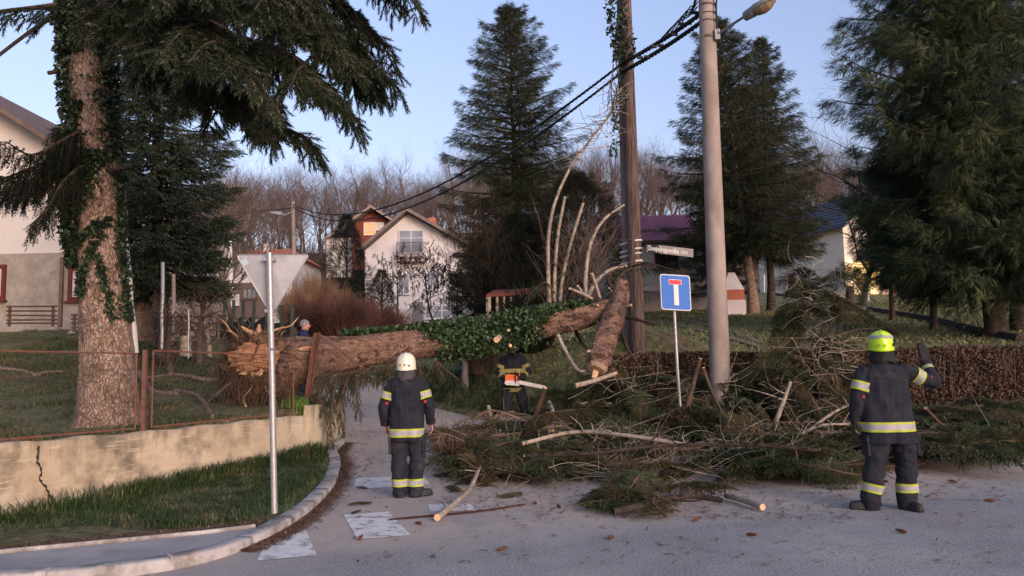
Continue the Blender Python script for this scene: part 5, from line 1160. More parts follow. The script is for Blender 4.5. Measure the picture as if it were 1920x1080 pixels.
o = MB(); c = V[-1].mean(0); d = fq[-1][:, 0]; V2 = c+(V[-1]-c)*.98+d*.012; n = 32
ring = c+(V[-1]-c)*.72+d*.06; o.add(np.concatenate([V[-1]*1.0, ring]), [(j, (j+1) % n, (j+1) % n+n, j+n) for j in range(n)]+[tuple(range(n, 2*n))]); sub(hs, FT, 'cut_face', o, mat('dull_cut', (.30, .20, .13), (.38, .27, .18), 10, .9))
o = MB(); rr = np.random.default_rng(2)
for k in range(7):
    p = P(1114+k*1.2, 692, 13.42); e = P(1110+k*1.4, 708+rr.random()*5, 13.38); o.tube([p, p+(e-p)*.6, e], [.016, .014, .003], 4)
sub(hs, FT, 'splinter', o, M['cut'])
# limb stubs on the trunk with pale cut faces
def stub(root, a, b, r0, r1, name='limb_stub', m=None, cutm=None, pp=None):
    o = MB(); A, B = (P(*a), P(*b)); rod(o, [A, A+(B-A)*.5+Vector((0, 0, .01)), B], r0, r1, 8, 3, cap=False); s = part(root, name, o, m or M['bark_pale'], True)
    d = (B-A).normalized(); o = MB(); o.tube([B-d*.004, B+d*.006], r1*1.01, 10); sub(s, root, 'cut_face', o, cutm or M['cut']); return s
for a, b, r0, r1 in (((1100, 562, 14.5), (1083, 536, 14.3), .03, .022), ((1110, 560, 14.5), (1068, 541, 14.2), .032, .026), ((1125, 560, 14.5), (1110, 513, 14.3), .035, .028), ((940, 630, 14.5), (931, 637, 14.2), .06, .058), ((960, 622, 14.5), (953, 619, 14.3), .03, .028),
                     ((980, 607, 14.5), (975, 604, 14.35), .025, .023), ((948, 644, 14.6), (957, 648, 14.3), .04, .03), ((1118, 575, 14.5), (1121, 572, 14.3), .02, .018), ((1140, 640, 13.9), (1115, 645, 13.6), .03, .026), ((1126, 665, 13.6), (1102, 658, 13.45), .028, .026), ((1120, 600, 14.5), (1126, 618, 14.3), .04, .03), ((1160, 582, 14.5), (1183, 572, 14.3), .035, .028), ((1153, 555, 14.6), (1142, 540, 14.4), .02, .016)):
    stub(FT, a, b, r0, r1)
# branch hanging under the trunk
o = MB(); rod(o, [P(1046, 628, 14.2), P(1060, 658, 14.0), P(1080, 690, 13.7), P(1092, 696, 13.6), P(1106, 694, 13.6)], .038, .03, 8); rod(o, [P(1060, 605, 14.3), P(1075, 620, 14.1), P(1066, 640, 14.0)], .008, .004, 4); part(FT, 'hanging_limb', o, M['bark_pale'], True)
for q in ([(1070, 600, 14.6), (1090, 640, 15), (1120, 680, 15.2)], [(1160, 600, 14.6), (1175, 650, 14.8), (1200, 690, 15.0)], [(1150, 590, 14.7), (1190, 598, 14.4), (1230, 610, 14.2)]):
    o = MB(); rod(o, [P(*p) for p in q], .05, .02, 7); part(FT, 'dark_limb', o, M['bark_dark'], True)
M['ivy_bright'] = mat('bright_ivy', (.014, .036, .012), (.045, .085, .026), 5, .45, island=.5, spec=.5)
# ivy coat on the middle of the trunk
r = np.random.default_rng(31); n = 9500; xs_f = np.array([0.0]); LPp = []; LDd = []
def fallen_at(px, ang, lift):
    # px column -> spine parameter
    col_ = np.array([960+F*((p-np.array([0, 0, CH])) @ RR)/((p-np.array([0, 0, CH])) @ FW) for p in cpf]); i = np.interp(px, col_, np.arange(len(cpf))); i = np.clip(i, 0, len(cpf)-1.001); i0 = i.astype(int); f = (i-i0)[:, None]
    c = cpf[i0]*(1-f)+cpf[i0+1]*f; rr_ = rdf[i0]*(1-f[:, 0])+rdf[i0+1]*f[:, 0]; n_ = np.stack([0*ang, -np.cos(ang), np.sin(ang)], 1); return c+n_*(rr_+lift)[:, None], n_
# ang 0 = towards the camera, 90 = up
px = 835+190*r.random(n); up = np.interp(px, [835, 860, 960, 1000, 1025], [60, 40, 10, 55, 85]); a = np.radians(up+r.normal(size=n)*np.interp(px, [830, 860, 960, 1000, 1030], [26, 50, 60, 42, 20])); px = px-34*np.sin(a)*(px < 930)+r.normal(size=n)*13; p, n_ = fallen_at(px, a, .0+.12*r.random(n)**1.4); LPp.append(p); d = r.normal(size=(n, 3))*.8+n_*.3; d[:, 2] -= .6; LDd.append(d)
n = 1700; px = 640+210*r.random(n); a = np.radians(95+r.normal(size=n)*14); p, n_ = fallen_at(px, a, .02+.06*r.random(n)); LPp.append(p); LDd.append(r.normal(size=(n, 3))+n_*.4)
n = 1300; px = 1010+100*r.random(n); a = np.radians(88+r.normal(size=n)*18); p, n_ = fallen_at(px, a, .02+.08*r.random(n)); LPp.append(p); LDd.append(r.normal(size=(n, 3))+n_*.4)
n = 900; px = 820+110*r.random(n); a = np.radians(-65+r.normal(size=n)*18); p, n_ = fallen_at(px, a, .02+.12*r.random(n)); LPp.append(p); LDd.append(r.normal(size=(n, 3))+n_*.4)
pp = np.concatenate(LPp); o = MB(); scat(o, [IVYL], np.concatenate(LDd), pp, .04+.06*r.random(len(pp)), r); part(FT, 'ivy', o, M['ivy_bright'])

# root plate
M['earth'] = mat('root_earth', (.115, .065, .04), (.22, .13, .08), 7, 1, bump=1.0, bscale=18, c3=(.07, .045, .03), s3=3, t3=(.5, .62), bdist=.06)
M['rootwood'] = mat('torn_root_wood', (.42, .24, .13), (.58, .37, .22), 9, .9, bump=.5, bscale=40, c3=(.22, .12, .07), s3=5)
o = MB(); nu, nv = 60, 40; r = np.random.default_rng(8); V = []; cR = np.array(P(486, 694, 13.35))
from mathutils import noise as mn
for i in range(nv+1):
    th = PI*i/nv
    for j in range(nu):
        ph = 2*PI*j/nu; d = Vector((math.sin(th)*math.cos(ph), math.sin(th)*math.sin(ph), math.cos(th))); rr_ = 1+.30*mn.noise(d*2.1+Vector((3, 1, 7)))+.22*mn.noise(d*5.2)+.10*mn.noise(d*13)
        V.append(cR+np.array([d.x*.62, d.y*.42, d.z*.60])*rr_)
o.add(V, [(i*nu+j, i*nu+(j+1) % nu, (i+1)*nu+(j+1) % nu, (i+1)*nu+j) for i in range(nv) for j in range(nu)]); part(FT, 'root_ball', o, M['earth'], True)
o = MB()
for k in range(30):   # torn pale heartwood shards on the camera side
    a = r.random()*2*PI; q = cR+np.array([math.cos(a)*.42*r.random()+.05, -.40-.08*r.random(), .12+math.sin(a)*.24*r.random()]); d = np.array([r.normal()*.8, -.35, r.normal()*.35]); d /= np.linalg.norm(d); L_ = .10+.14*r.random()
    o.tube([q-d*L_*.5, q, q+d*L_*.5], [.02, .045+.02*r.random(), .006], 5, jit=.4)
for (a, b) in (((452, 612), (482, 634)), ((486, 608), (484, 636)), ((458, 616), (500, 640)), ((560, 655), (600, 652))):
    o.tube([P(*a, 13.2), (P(*a, 13.2)+P(*b, 13.25))/2, P(*b, 13.3)], [.018, .06, .03], 6, jit=.3)
tsp = part(FT, 'torn_splinters', o, M['rootwood']); tsp['kind'] = 'stuff'
o = MB(); V = []; cH = np.array(P(476, 672, 12.95))
for i in range(25):
    th = PI*i/24
    for j in range(36):
        ph = 2*PI*j/36; d = Vector((math.sin(th)*math.cos(ph), math.sin(th)*math.sin(ph), math.cos(th))); rr_ = 1+.35*mn.noise(Vector((d.x*2, d.y*3, d.z*7)))+.14*mn.noise(Vector((d.x*6, d.y*5, d.z*11))); V.append(cH+np.array([d.x*.42, d.y*.18, d.z*.24])*rr_)
o.add(V, [(i*36+j, i*36+(j+1) % 36, (i+1)*36+(j+1) % 36, (i+1)*36+j) for i in range(24) for j in range(36)]); part(FT, 'torn_heartwood', o, mat('orange_heartwood', (.30, .14, .07), (.52, .29, .16), 5, .9, bump=1, bscale=22, stretch=(1, 1, 2.2), c3=(.16, .075, .04), s3=3, t3=(.52, .62), bdist=.05))
for k in range(70):
    a = r.random()*2*PI; e = r.random()*PI-.9; d = np.array([math.cos(a)*math.cos(e)*.9, -abs(math.sin(a))*.6*math.cos(e), math.sin(e)]); p0 = cR+d*.45; big = k < 12; L_ = (.5+.6*r.random()) if big else (.2+.45*r.random()); pt = [p0]; dd = d.copy()
    for s in range(4): dd = dd+r.normal(size=3)*.35; dd[2] -= .1; dd /= np.linalg.norm(dd); pt.append(pt[-1]+dd*L_/4)
    o = MB(); rod(o, [Vector(x) for x in pt], .035 if big else .012, .008 if big else .003, 5, 3); part(FT, 'root', o, M['rootwood'] if k % 3 == 0 else M['dead'], True)
o = MB(); n = 5200; a = r.random(n)*2*PI; e = np.arcsin(r.random(n)*1.9-.95); d = np.stack([np.cos(a)*np.cos(e), np.sin(a)*np.cos(e), np.sin(e)], 1); p0 = cR+d*[.62, .45, .60]*(.86+.2*r.random((n, 1))); dd = d*.5+r.normal(size=(n, 3))*.7; dd[:, 2] -= .3; seg_tubes(o, p0, p0+dd*(.07+.14*r.random(n))[:, None], np.full(n, .0045), np.full(n, .0015), 3); rf_ = part(FT, 'root_fibres', o, M['dead']); rf_['kind'] = 'stuff'
# boughs still hanging off the trunk at the left, over the wall corner
BIGF = [finger_template(20, seed=70+k, R_=.16, w_=.07) for k in range(3)]
for i, bp in enumerate(([(640, 690, 14.0), (630, 720, 13.4), (622, 760, 13.0), (618, 830, 12.8)], [(660, 688, 14.1), (650, 715, 13.4), (640, 745, 13.1), (640, 800, 12.9)], [(625, 690, 13.9), (600, 730, 13.1), (606, 770, 12.9)], [(700, 690, 14.2), (672, 705, 13.5), (668, 740, 13.3), (672, 775, 13.2)], [(690, 688, 14.2), (650, 700, 13.6), (600, 706, 13.3), (585, 740, 13.1)])):
    wd, fo = MB(), MB(); bough(wd, fo, [P(*q) for q in bp], BIGF, r, .02, 22, .34, 16, .11, 1.0); b_ = part(FT, 'bough', wd, M['dead']); sub(b_, FT, 'needles', fo, M['needle_cut'])
for i in range(26):   # brush under the trunk's lower edge
    x = 600+r.random()*230; q = P(x, 676+r.random()*8, 14.1); wd, fo = MB(), MB(); e = q+Vector((r.normal()*.22, -.15+r.normal()*.2, -.22-.2*r.random())); bough(wd, fo, [q, (q+e)/2+Vector((0, -.05, .03)), e], BIGF, r, .012, 26, .25, 12, .10, .9); b_ = part(FT, 'bough', wd, M['dead']); sub(b_, FT, 'needles', fo, M['needle_cut'])
# boughs caught on the poles near the trunk top
for i, bp in enumerate(([(1185, 500, 16.0), (1215, 493, 15.6), (1260, 505, 15.4), (1290, 508, 15.3)], [(1150, 530, 15.2), (1180, 505, 15.4), (1230, 500, 15.4)], [(1040, 550, 15.2), (1020, 530, 15.3), (985, 560, 15.4)], [(1165, 560, 14.7), (1140, 520, 14.6), (1170, 495, 14.8)])):
    wd, fo = MB(), MB(); bough(wd, fo, [P(*q) for q in bp], BIGF, r, .02, 14, .35, 12, .12, .8); b_ = part(FT, 'bough', wd, M['dead']); sub(b_, FT, 'needles', fo, M['needle_cut'])
# ivy and twigs at the top of the timber pole
o = MB(); n = 420; t = r.random(n); y = -40+t*150; a = r.random(n)*6.28; rr_ = .17+.10*r.random(n); c = np.array([P(1168+(yy+60)*.036-5-8*(yy < 60), yy, 16.3) for yy in y]); p = c+np.stack([np.cos(a)*rr_, np.sin(a)*rr_, 0*a], 1); d = r.normal(size=(n, 3)); d[:, 2] -= 1; scat(o, [IVYL], d, p, np.full(n, .10), r)
n = 260; t = r.random(n); c = np.array([P(1156+8*math.sin(tt*5)+tt*6, 60+tt*230, 16.2) for tt in t]); p = c+r.normal(size=(n, 3))*[.07, .07, .05]; d = r.normal(size=(n, 3)); d[:, 2] -= 1.2; scat(o, [IVYL], d, p, np.full(n, .08), r)
iv = part(TP, 'ivy', o, M['ivy'])
o = MB(); rod(o, [P(1160, 20, 16.2), P(1153, 90, 16.2), P(1160, 160, 16.2), P(1164, 260, 16.2)], .02, .008, 5); sub(iv, TP, 'vine', o, M['bark_dark'])
# bent and cut upright stems behind the trunk
ST = empty('pruned_hazel', P(1040, 590, 15.4), 'clump of slim pale upright stems with cut tops, one bending up to the timber pole', 'shrub')
for pp_, r0, r1, cut in (([(1032, 600, 15.4), (1028, 520, 15.4), (1029, 440, 15.5), (1042, 375, 15.6), (1072, 310, 15.7), (1110, 258, 15.9), (1145, 212, 16.1), (1164, 165, 16.2)], .046, .016, 0), ([(1040, 600, 15.4), (1040, 520, 15.4), (1046, 440, 15.3), (1059, 370, 15.2)], .040, .028, 1),
                         ([(1046, 600, 15.4), (1055, 520, 15.5), (1072, 450, 15.6), (1093, 382, 15.6)], .040, .028, 1), ([(1100, 590, 15.0), (1098, 520, 15.2), (1108, 455, 15.4), (1132, 412, 15.6), (1170, 384, 16.0)], .048, .024, 0), ([(1096, 590, 15.0), (1110, 540, 15.1), (1140, 508, 15.3), (1175, 498, 15.6)], .05, .025, 0)):
    o = MB(); rod(o, [P(*q) for q in pp_], r0, r1, 8, 6, cap=False, jit=.08); s = part(ST, 'stem', o, M['bark_pale'], True)
    if cut: B = P(*pp_[-1]); o = MB(); o.tube([B-Vector((0, 0, .005)), B+Vector((.003, 0, .008))], r1*1.03, 10); sub(s, ST, 'cut_face', o, M['cut'])
A = []; B = []
for k in range(130):
    t = r.random(); q = [(1164, 165), (1145, 212), (1110, 258), (1072, 310)]; i = int(t*2.99); f = t*3-i; p0 = P(q[i][0]*(1-f)+q[i+1][0]*f, q[i][1]*(1-f)+q[i+1][1]*f, 16.1-t*.4); d = np.array([r.normal()*.8, r.normal()*.6, r.normal()*.6+.1]); L_ = .15+.5*r.random()*(1-t*.5); m = np.array(p0)+d*L_*.5; e = m+(d+r.normal(size=3)*.4)*L_*.5; A += [np.array(p0), m]; B += [m, e]
o = MB(); seg_tubes(o, A, B, np.full(len(A), .008), np.full(len(A), .004), 3); part(ST, 'twigs', o, M['bark_pale'])
for sd in range(3):
    wd, fo = MB(), MB(); bough(wd, fo, [P(1150+sd*8, 120+sd*40, 16.2), P(1146+sd*4, 170+sd*30, 16.1), P(1150+sd*6, 225+sd*10, 16.0)], BIGF, r, .01, 10, .3, 8, .12, .8); b_ = part(ST, 'caught_sprig', wd, M['dead']); sub(b_, ST, 'needles', fo, M['needle_cut'])
A = []; B = []
for k in range(220):
    x = 1025+r.random()*110; y = 400+r.random()*150; p0 = P(x, y+60, 15.5); d = np.array([r.normal()*.5, r.normal()*.4, .5+r.random()*.6]); L_ = .3+.6*r.random(); m = np.array(p0)+d*L_*.5; e = m+(d+r.normal(size=3)*.35)*L_*.5; A += [np.array(p0), m]; B += [m, e]
o = MB(); seg_tubes(o, A, B, np.full(len(A), .006), np.full(len(A), .003), 3); part(ST, 'side_twigs', o, M['bare'])
# ---------------------------------------------------------------- cut branches and logs, each its own
def log(name, pp_, r0, r1, label, m=None, group=None, cutm=None, n=9, cat='branch', twigs=0, seed=0, cut0=True, cut1=True):
    V_ = [Vector(p) for p in pp_]; root = empty(name, V_[0], label, cat, group); o = MB(); rod(o, V_, r0, r1, n, 5, cap=False, jit=.1)
    if twigs:
        rr = np.random.default_rng(seed); c = catmull(V_, 6)
        for k in range(twigs):
            i = rr.integers(2, len(c)); d = rr.normal(size=3)*.7; d[2] = abs(d[2])*.6+.1; L_ = .1+.3*rr.random(); q = c[i]; rod(o, [Vector(q), Vector(q+d*L_*.5), Vector(q+d*L_+rr.normal(size=3)*.05)], .012, .003, 4, 2)
    w_ = part(root, 'bark', o, m or M['bark_pale'], True)
    for P0, P1, rr_, c_ in ((V_[0], V_[1], r0, cut0), (V_[-1], V_[-2], r1, cut1)):
        if not c_ or rr_ < .012: continue
        d = (P0-P1).normalized(); o = MB(); o.tube([P0-d*.004, P0+d*.005], rr_*1.0, 12); part(root, 'cut_end', o, cutm or M['cut'])
    return root
def gpz(x, y, dz): q = GP(x, y); return q+Vector((0, 0, dz))
log('cut_branch', [P(1080, 723, 13.2), P(1110, 715, 13.3), P(1155, 700, 13.5)], .045, .035, 'pale short branch lying level just below the splintered stem end')
log('cut_branch', [P(1004, 782, 14.2), P(1012, 755, 14.1), P(1022, 727, 14.0)], .055, .04, 'short brown log standing on end beside the chainsaw tip', M['dead'])
log('cut_branch', [gpz(820, 978, .04), gpz(855, 955, .08), gpz(885, 925, .10), gpz(905, 895, .25)], .036, .022, 'pale branch with a pink cut end poking onto the road at the heap left tip', twigs=7, seed=3)
log('cut_branch', [gpz(1430, 960, .05), gpz(1400, 950, .06), gpz(1362, 938, .05)], .034, .03, 'short grey branch with an orange cut end lying on the road by the heap', M['bark_pale'], cut1=False)
log('cut_branch', [P(1313, 672, 12.9), P(1300, 720, 12.9), P(1288, 765, 12.8), P(1283, 800, 12.8)], .034, .05, 'thick broken stick leaning upright right of the blue sign post', M['dead'])
log('cut_branch', [P(1318, 690, 12.8), P(1335, 735, 12.7), P(1362, 790, 12.5)], .03, .022, 'thin brown stick slanting down to the concrete pole foot', M['dead'])
log('cut_branch', [gpz(985, 797, .30), gpz(1050, 803, .42), gpz(1110, 803, .45)], .05, .045, 'pale round branch at the back of the heap near the firefighter boots')
log('cut_branch', [gpz(1078, 812, .52), gpz(1125, 812, .52), gpz(1172, 812, .50)], .055, .05, 'pale log on the heap left of the blue sign post')
log('cut_branch', [gpz(940, 803, .18), gpz(1000, 812, .26), gpz(1034, 820, .30)], .05, .045, 'forked pale log in front of the chainsaw firefighter')
log('cut_branch', [gpz(1035, 850, .35), gpz(1038, 830, .5), gpz(1031, 818, .62)], .045, .04, 'stubby upright pale log piece in the heap')
log('cut_branch', [gpz(925, 848, .25), gpz(922, 835, .42), gpz(917, 826, .60)], .04, .035, 'short mossy log stub standing near the heap left end')
log('cut_branch', [gpz(982, 903, .50), gpz(1080, 893, .60), gpz(1190, 902, .58), gpz(1290, 905, .48)], .028, .026, 'long thin pale branch lying along the front of the heap', twigs=10, seed=4)
log('cut_branch', [gpz(985, 915, .40), gpz(1110, 922, .46), gpz(1250, 915, .52), gpz(1420, 912, .50), gpz(1540, 905, .40)], .02, .024, 'very long slim branch along the heap front, lower', M['bark_dark'], twigs=14, seed=5)
log('cut_branch', [gpz(1150, 975, .08), gpz(1220, 968, .12), gpz(1290, 955, .14), gpz(1355, 960, .12)], .038, .028, 'dark needle covered branch lying at the heap front edge', M['bark_dark'], twigs=12, seed=6, cut0=False, cut1=False)
log('cut_branch', [gpz(830, 845, .1), gpz(860, 850, .3), gpz(905, 880, .3), gpz(960, 900, .2)], .03, .02, 'bent pale branch across the left end of the heap', twigs=6, seed=7)
log('cut_log', [P(1533, 822, 11.7), P(1580, 822, 11.8), P(1640, 828, 12.0), P(1720, 838, 12.2)], .125, .10, 'thick pink barked spruce log behind the firefighter in the lime helmet', M['bark_red'], cutm=M['rootwood'], cat='log')
log('cut_log', [P(1690, 812, 12.6), P(1760, 822, 12.4), P(1860, 815, 12.4), P(1925, 812, 12.4)], .06, .045, 'long pale branch lying right of the firefighter in the lime helmet', cat='log')
log('cut_log', [P(1738, 842, 11.9), P(1790, 828, 12.0), P(1818, 823, 12.1)], .075, .06, 'stubby forked log right of the firefighter in the lime helmet', M['bark_red'], cat='log')
log('cut_branch', [P(1735, 765, 12.6), P(1765, 795, 12.7), P(1800, 815, 12.8)], .028, .02, 'thin broken stick pointing up right of the firefighter in the lime helmet', M['dead'])
log('cut_branch', [P(1680, 800, 12.6), P(1730, 815, 12.7), P(1768, 832, 12.8)], .03, .03, 'thin pale branch slanting down beside the lime helmeted firefighter')
log('cut_branch', [gpz(1445, 850, .2), P(1455, 790, 11.6), P(1470, 750, 11.6), P(1482, 716, 11.6)], .045, .022, 'curved pale branch standing up from the heap right of the concrete pole', twigs=7, seed=8)
log('cut_branch', [gpz(1440, 850, .3), P(1500, 815, 11.9), P(1560, 775, 12.1), P(1600, 755, 12.2)], .03, .018, 'thin pale branch rising right towards the lime helmeted firefighter', twigs=7, seed=9)
log('cut_branch', [gpz(1380, 880, .35), P(1450, 840, 11.6), P(1530, 800, 11.8), P(1590, 795, 12)], .022, .018, 'slim branch crossing the heap between pole and lime helmeted firefighter', twigs=7, seed=10)
log('cut_branch', [P(1250, 862, 10.6), P(1180, 868, 10.5), P(1100, 876, 10.4)], .03, .02, 'pinkish barked branch in the middle of the heap', M['bark_red'])
log('cut_branch', [gpz(1700, 884, .08), gpz(1735, 880, .08), gpz(1612, 888, .06)], .02, .02, 'short stick on the road edge behind the lime helmeted firefighter', M['dead'])
# ---------------------------------------------------------------- boughs in the heap
def make_bough(seed, L=1.7, bend=.2, dens=1.0, fs=.10, fm=None, sparse=False):
    rr = np.random.default_rng(seed); wd, fo = MB(), MB(); pl_ = [Vector((0, 0, 0)), Vector((L*.33, rr.normal()*.1, bend*.5)), Vector((L*.7, rr.normal()*.15, bend*.7)), Vector((L, rr.normal()*.2, bend*.2))]
    bough(wd, fo, pl_, BIGF, rr, .016, 30*dens, .46, 26, fs*1.35, .35, .8, .05, tw=.5); a = wd.mesh('stem'); a.materials.append(M['dead']); b = fo.mesh('needles'); b.materials.append(fm or M['needle_cut']); return a, b
PB = [make_bough(200+k, 1.0+.22*(k % 4), .15+.1*(k % 3), 1.0) for k in range(8)]
M['needle_cut2'] = mat('olive_cut_needles', (.030, .034, .014), (.070, .068, .030), 2.5, .75, island=.55, c3=(.10, .075, .04), s3=1.6, t3=(.5, .62))
for a_, b_ in PB[1::3]: b_.materials.clear(); b_.materials.append(M['needle_cut2'])
M['dead_pale'] = mat('tan_dry_twigs', (.13, .085, .055), (.24, .17, .11), 5, .9, island=.4)
PBd = []
for k in range(2):
    rr_b = np.random.default_rng(230+k); wd, fo = MB(), MB(); bough(wd, fo, [Vector((0, 0, 0)), Vector((.4, .05, .15)), Vector((.9, -.1, .2)), Vector((1.3, .1, .1))], DEADF[:1], rr_b, .018, 22, .5, 3, .05, .5, .9, .05, tw=1.0); a = wd.mesh('stem'); a.materials.append(M['dead_pale']); b = fo.mesh('needles'); b.materials.append(M['dead_pale']); PBd.append((a, b))
def put_bough(pb, loc, rot, s, label, group):
    root = bpy.data.objects.new('spruce_bough', None); col.objects.link(root); root.empty_display_size = .1; root.location = loc; root.rotation_euler = rot; root.scale = (s, s, s); tag(root, label, 'branch', group)
    for nm, me in (('stem', pb[0]), ('needles', pb[1])): c_ = bpy.data.objects.new(nm, me); col.objects.link(c_); c_.parent = root
    return root
r = np.random.default_rng(77)
HEAP = [(812, 815), (838, 862), (880, 888), (900, 905), (1010, 925), (1090, 945), (1160, 968), (1370, 975), (1385, 915), (1555, 915), (1600, 880), (1740, 882), (1925, 895), (1925, 800), (1740, 790), (1560, 770), (1300, 790), (1000, 800), (870, 800)]
def hz(x, y):
    w_ = 'at the left end of the heap by the cream helmet' if x < 1000 else 'in the heap below the splintered trunk end' if x < 1200 else 'in the heap below the blue sign and pole' if x < 1420 else 'in the heap left of the lime helmeted firefighter' if x < 1620 else 'in the heap right of the lime helmeted firefighter'
    f_ = 'front' if y > 900 else 'rear'
    return (f_+' cut spruce bough '+w_, 'spruce boughs '+w_+', '+f_)
def in_heap(x, y): return bool(inpoly(np.array([x]), np.array([y]), HEAP)[0])
k = 0
while k < 190:
    x = 812+r.random()*1113; y = 770+r.random()*205
    if not in_heap(x, y): continue
    if 1330 < x < 1400 and y < 830: continue
    if 1040 < x < 1400 and 903 < y < 940 and r.random() < .85: continue
    if x < 1045 and y < (838 if x < 900 else 846): continue
    q = GP(x, y); lowz = (1500 < x < 1740 and y < 862)
    edge = min(1, (975-y)/120); z = .03+edge*(.08+.32*r.random())*(.6 if x < 1080 else .15 if lowz else .55 if (x > 1640 and y < 860) else 1.05); yaw = r.random()*6.28; s = .65+.45*r.random()
    if y > 900: s *= .7; yaw = r.choice([0, PI])+r.normal()*.5
    q = q-Vector((math.cos(yaw)*.7*s, math.sin(yaw)*.5*s, -z))
    if q.y < 6.9: continue
    put_bough(PB[k % 8], q, (r.normal()*.5, -.1*r.random()+.05, yaw), s, *hz(x, y)); k += 1
for k in range(24):
    x = 830+r.random()*620; y = 835+r.random()*60
    if not in_heap(x, y): continue
    q = GP(x, y); yaw = r.random()*6.28; put_bough(PBd[k % 2], (q.x, q.y, q.z+.22+.25*r.random()), (r.normal()*.4, -.1, yaw), .45+.4*r.random(), 'dry brown needleless bough on top of the heap '+('left' if x < 1050 else 'middle' if x < 1250 else 'below the concrete pole'), 'dry boughs on the heap '+('left' if x < 1050 else 'middle' if x < 1250 else 'below the concrete pole'))
# a second layer standing up behind, over the hedge foot
for k in range(150):
    x = 1000+r.random()*560; y = 640+r.random()*160; base = 12.6+2.2*(800-y)/160
    if x > 1400 and y < 700 and r.random() < .5: continue
    if x < 1065: continue
    q = P(x, y, base+r.random()*.8); gz_ = g(q.x, q.y)
    top = np.interp(x, [1000, 1060, 1150, 1250, 1400, 1500, 1600], [1.0, .9, 1.1, 1.15, 1.1, 1.6, 1.1]); z = gz_+.1+top*r.random()**1.2*.8
    put_bough(PB[k % 8], (q.x, q.y, z), (r.normal()*.6, .1+.9*r.random(), r.random()*6.28), .6+.4*r.random(), *[t_+(' left of the blue sign' if x < 1250 else ' between blue sign and concrete pole' if x < 1350 else ' right of the concrete pole') for t_ in ('spruce bough hanging in the tangle before the hedge', 'spruce boughs tangled against the hedge')])
for k in range(34):
    x = 1470+r.random()*110; y = 500+r.random()*260; q = P(x, y, 13.2+r.random()*.8)
    put_bough(PB[k % 8], q, (r.normal()*.5, .3+.8*r.random()*(1 if r.random() < .5 else -1), r.random()*6.28), .5+.3*r.random(), 'green spruce bough caught in the upright tangle between pole and lime helmeted firefighter', 'boughs in the upright tangle')
# fine tangle
def twig_mass(name, boxes, n, L, rad, m, label, curl=.6, seed=1):
    rr = np.random.default_rng(seed); A = []; B = []; W_ = []
    for (x, y, Y0, sx_, sy, cnt) in boxes:
        for k in range(cnt):
            q = np.array(P(x+rr.normal()*sx_, y+rr.normal()*sy, Y0+rr.normal()*.3)); q[2] = max(q[2], g(q[0], q[1])+.02); d = rr.normal(size=3); d[2] = d[2]*.5+.2; d /= np.linalg.norm(d); cv = rr.normal(size=3)*curl; l = L*(.5+rr.random())
            for s in range(5):
                e = q+d*l/5; A.append(q); B.append(e); W_.append(rad*(1-.15*s)); d = d+cv*.3; d[2] -= .10; d /= np.linalg.norm(d); q = e; q[2] = max(q[2], g(q[0], q[1])+.01)
    o = MB(); W_ = np.array(W_); seg_tubes(o, A, B, W_, W_*.85, 3); return tag(o.build(name, m), label, 'brush', kind='stuff')
twig_mass('dry_twig_tangle', [(870, 850, 11.3, 30, 16, 300), (850, 820, 12, 28, 12, 120), (930, 815, 12.5, 50, 12, 120)], 0, .5, .0045, M['dead'], 'reddish dry twigs tangled at the left end of the heap', .8, 1)
twig_mass('twig_litter', [(1100, 850, 11.4, 90, 20, 200), (1300, 860, 11.0, 110, 25, 200), (1500, 840, 11.6, 80, 25, 160), (1750, 840, 12.2, 90, 18, 200), (1150, 890, 10.2, 120, 12, 160), (1400, 880, 10.4, 100, 12, 140), (1150, 700, 13.6, 60, 35, 50), (1300, 740, 13.2, 80, 30, 50), (1480, 740, 12.8, 50, 30, 50)], 0, .55, .004, M['bark_pale'], 'pale broken twigs scattered through the heap of boughs', .4, 2)
twig_mass('upright_twig_tangle', [(1530, 640, 13.4, 22, 50, 60), (1522, 540, 13.4, 16, 36, 40), (1560, 680, 13.4, 26, 30, 35)], 0, .7, .006, M['bark_pale'], 'curly grey twigs standing up from the tangle left of the lime helmeted firefighter', .9, 3)
# cones
CT = finger_template(60, 5, .17, .16)
cm = MB(); cm.add(*lathe_ell((0, 0, 0), np.eye(3), [(0, .1, .1, .1), (.3, .2, .2, .2), (.7, .17, .17, .17), (1, .04, .04, .04)], 8)); cm.scatter(CT[0], CT[1], np.eye(3)[None], np.zeros((1, 3))); cme = cm.mesh('cone'); cme.materials.append(M['cone'])
cones = [(1017, 862, .15), (1022, 870, .12), (1025, 878, .1), (1120, 858, .3), (1126, 854, .32), (1132, 858, .3), (1010, 858, .15), (1240, 846, .3), (1305, 860, .3), (1000, 947, .03), (1045, 952, .03), (672, 1015, .02), (1700, 1002, .02), (1400, 1006, .02), (1866, 942, .02), (1745, 932, .02), (1655, 930, .02), (1665, 905, .02), (1795, 907, .02), (1545, 888, .3), (1430, 835, .4), (1300, 980, .02), (790, 985, .02), (950, 1030, .02), (1150, 1010, .02)]
for i, (x, y, dz) in enumerate(cones):
    ob = bpy.data.objects.new('spruce_cone', cme); col.objects.link(ob); ob.location = gpz(x, y, dz); ob.rotation_euler = (r.random()*6, .2*r.normal(), r.random()*6.28); ob.scale = (.10, .09, .09); inh = dz > .05
    tag(ob, 'brown spruce cone among the boughs of the heap' if inh else 'brown spruce cone lying loose on the road surface', 'cone', 'spruce cones in the heap' if inh else 'spruce cones on the road')
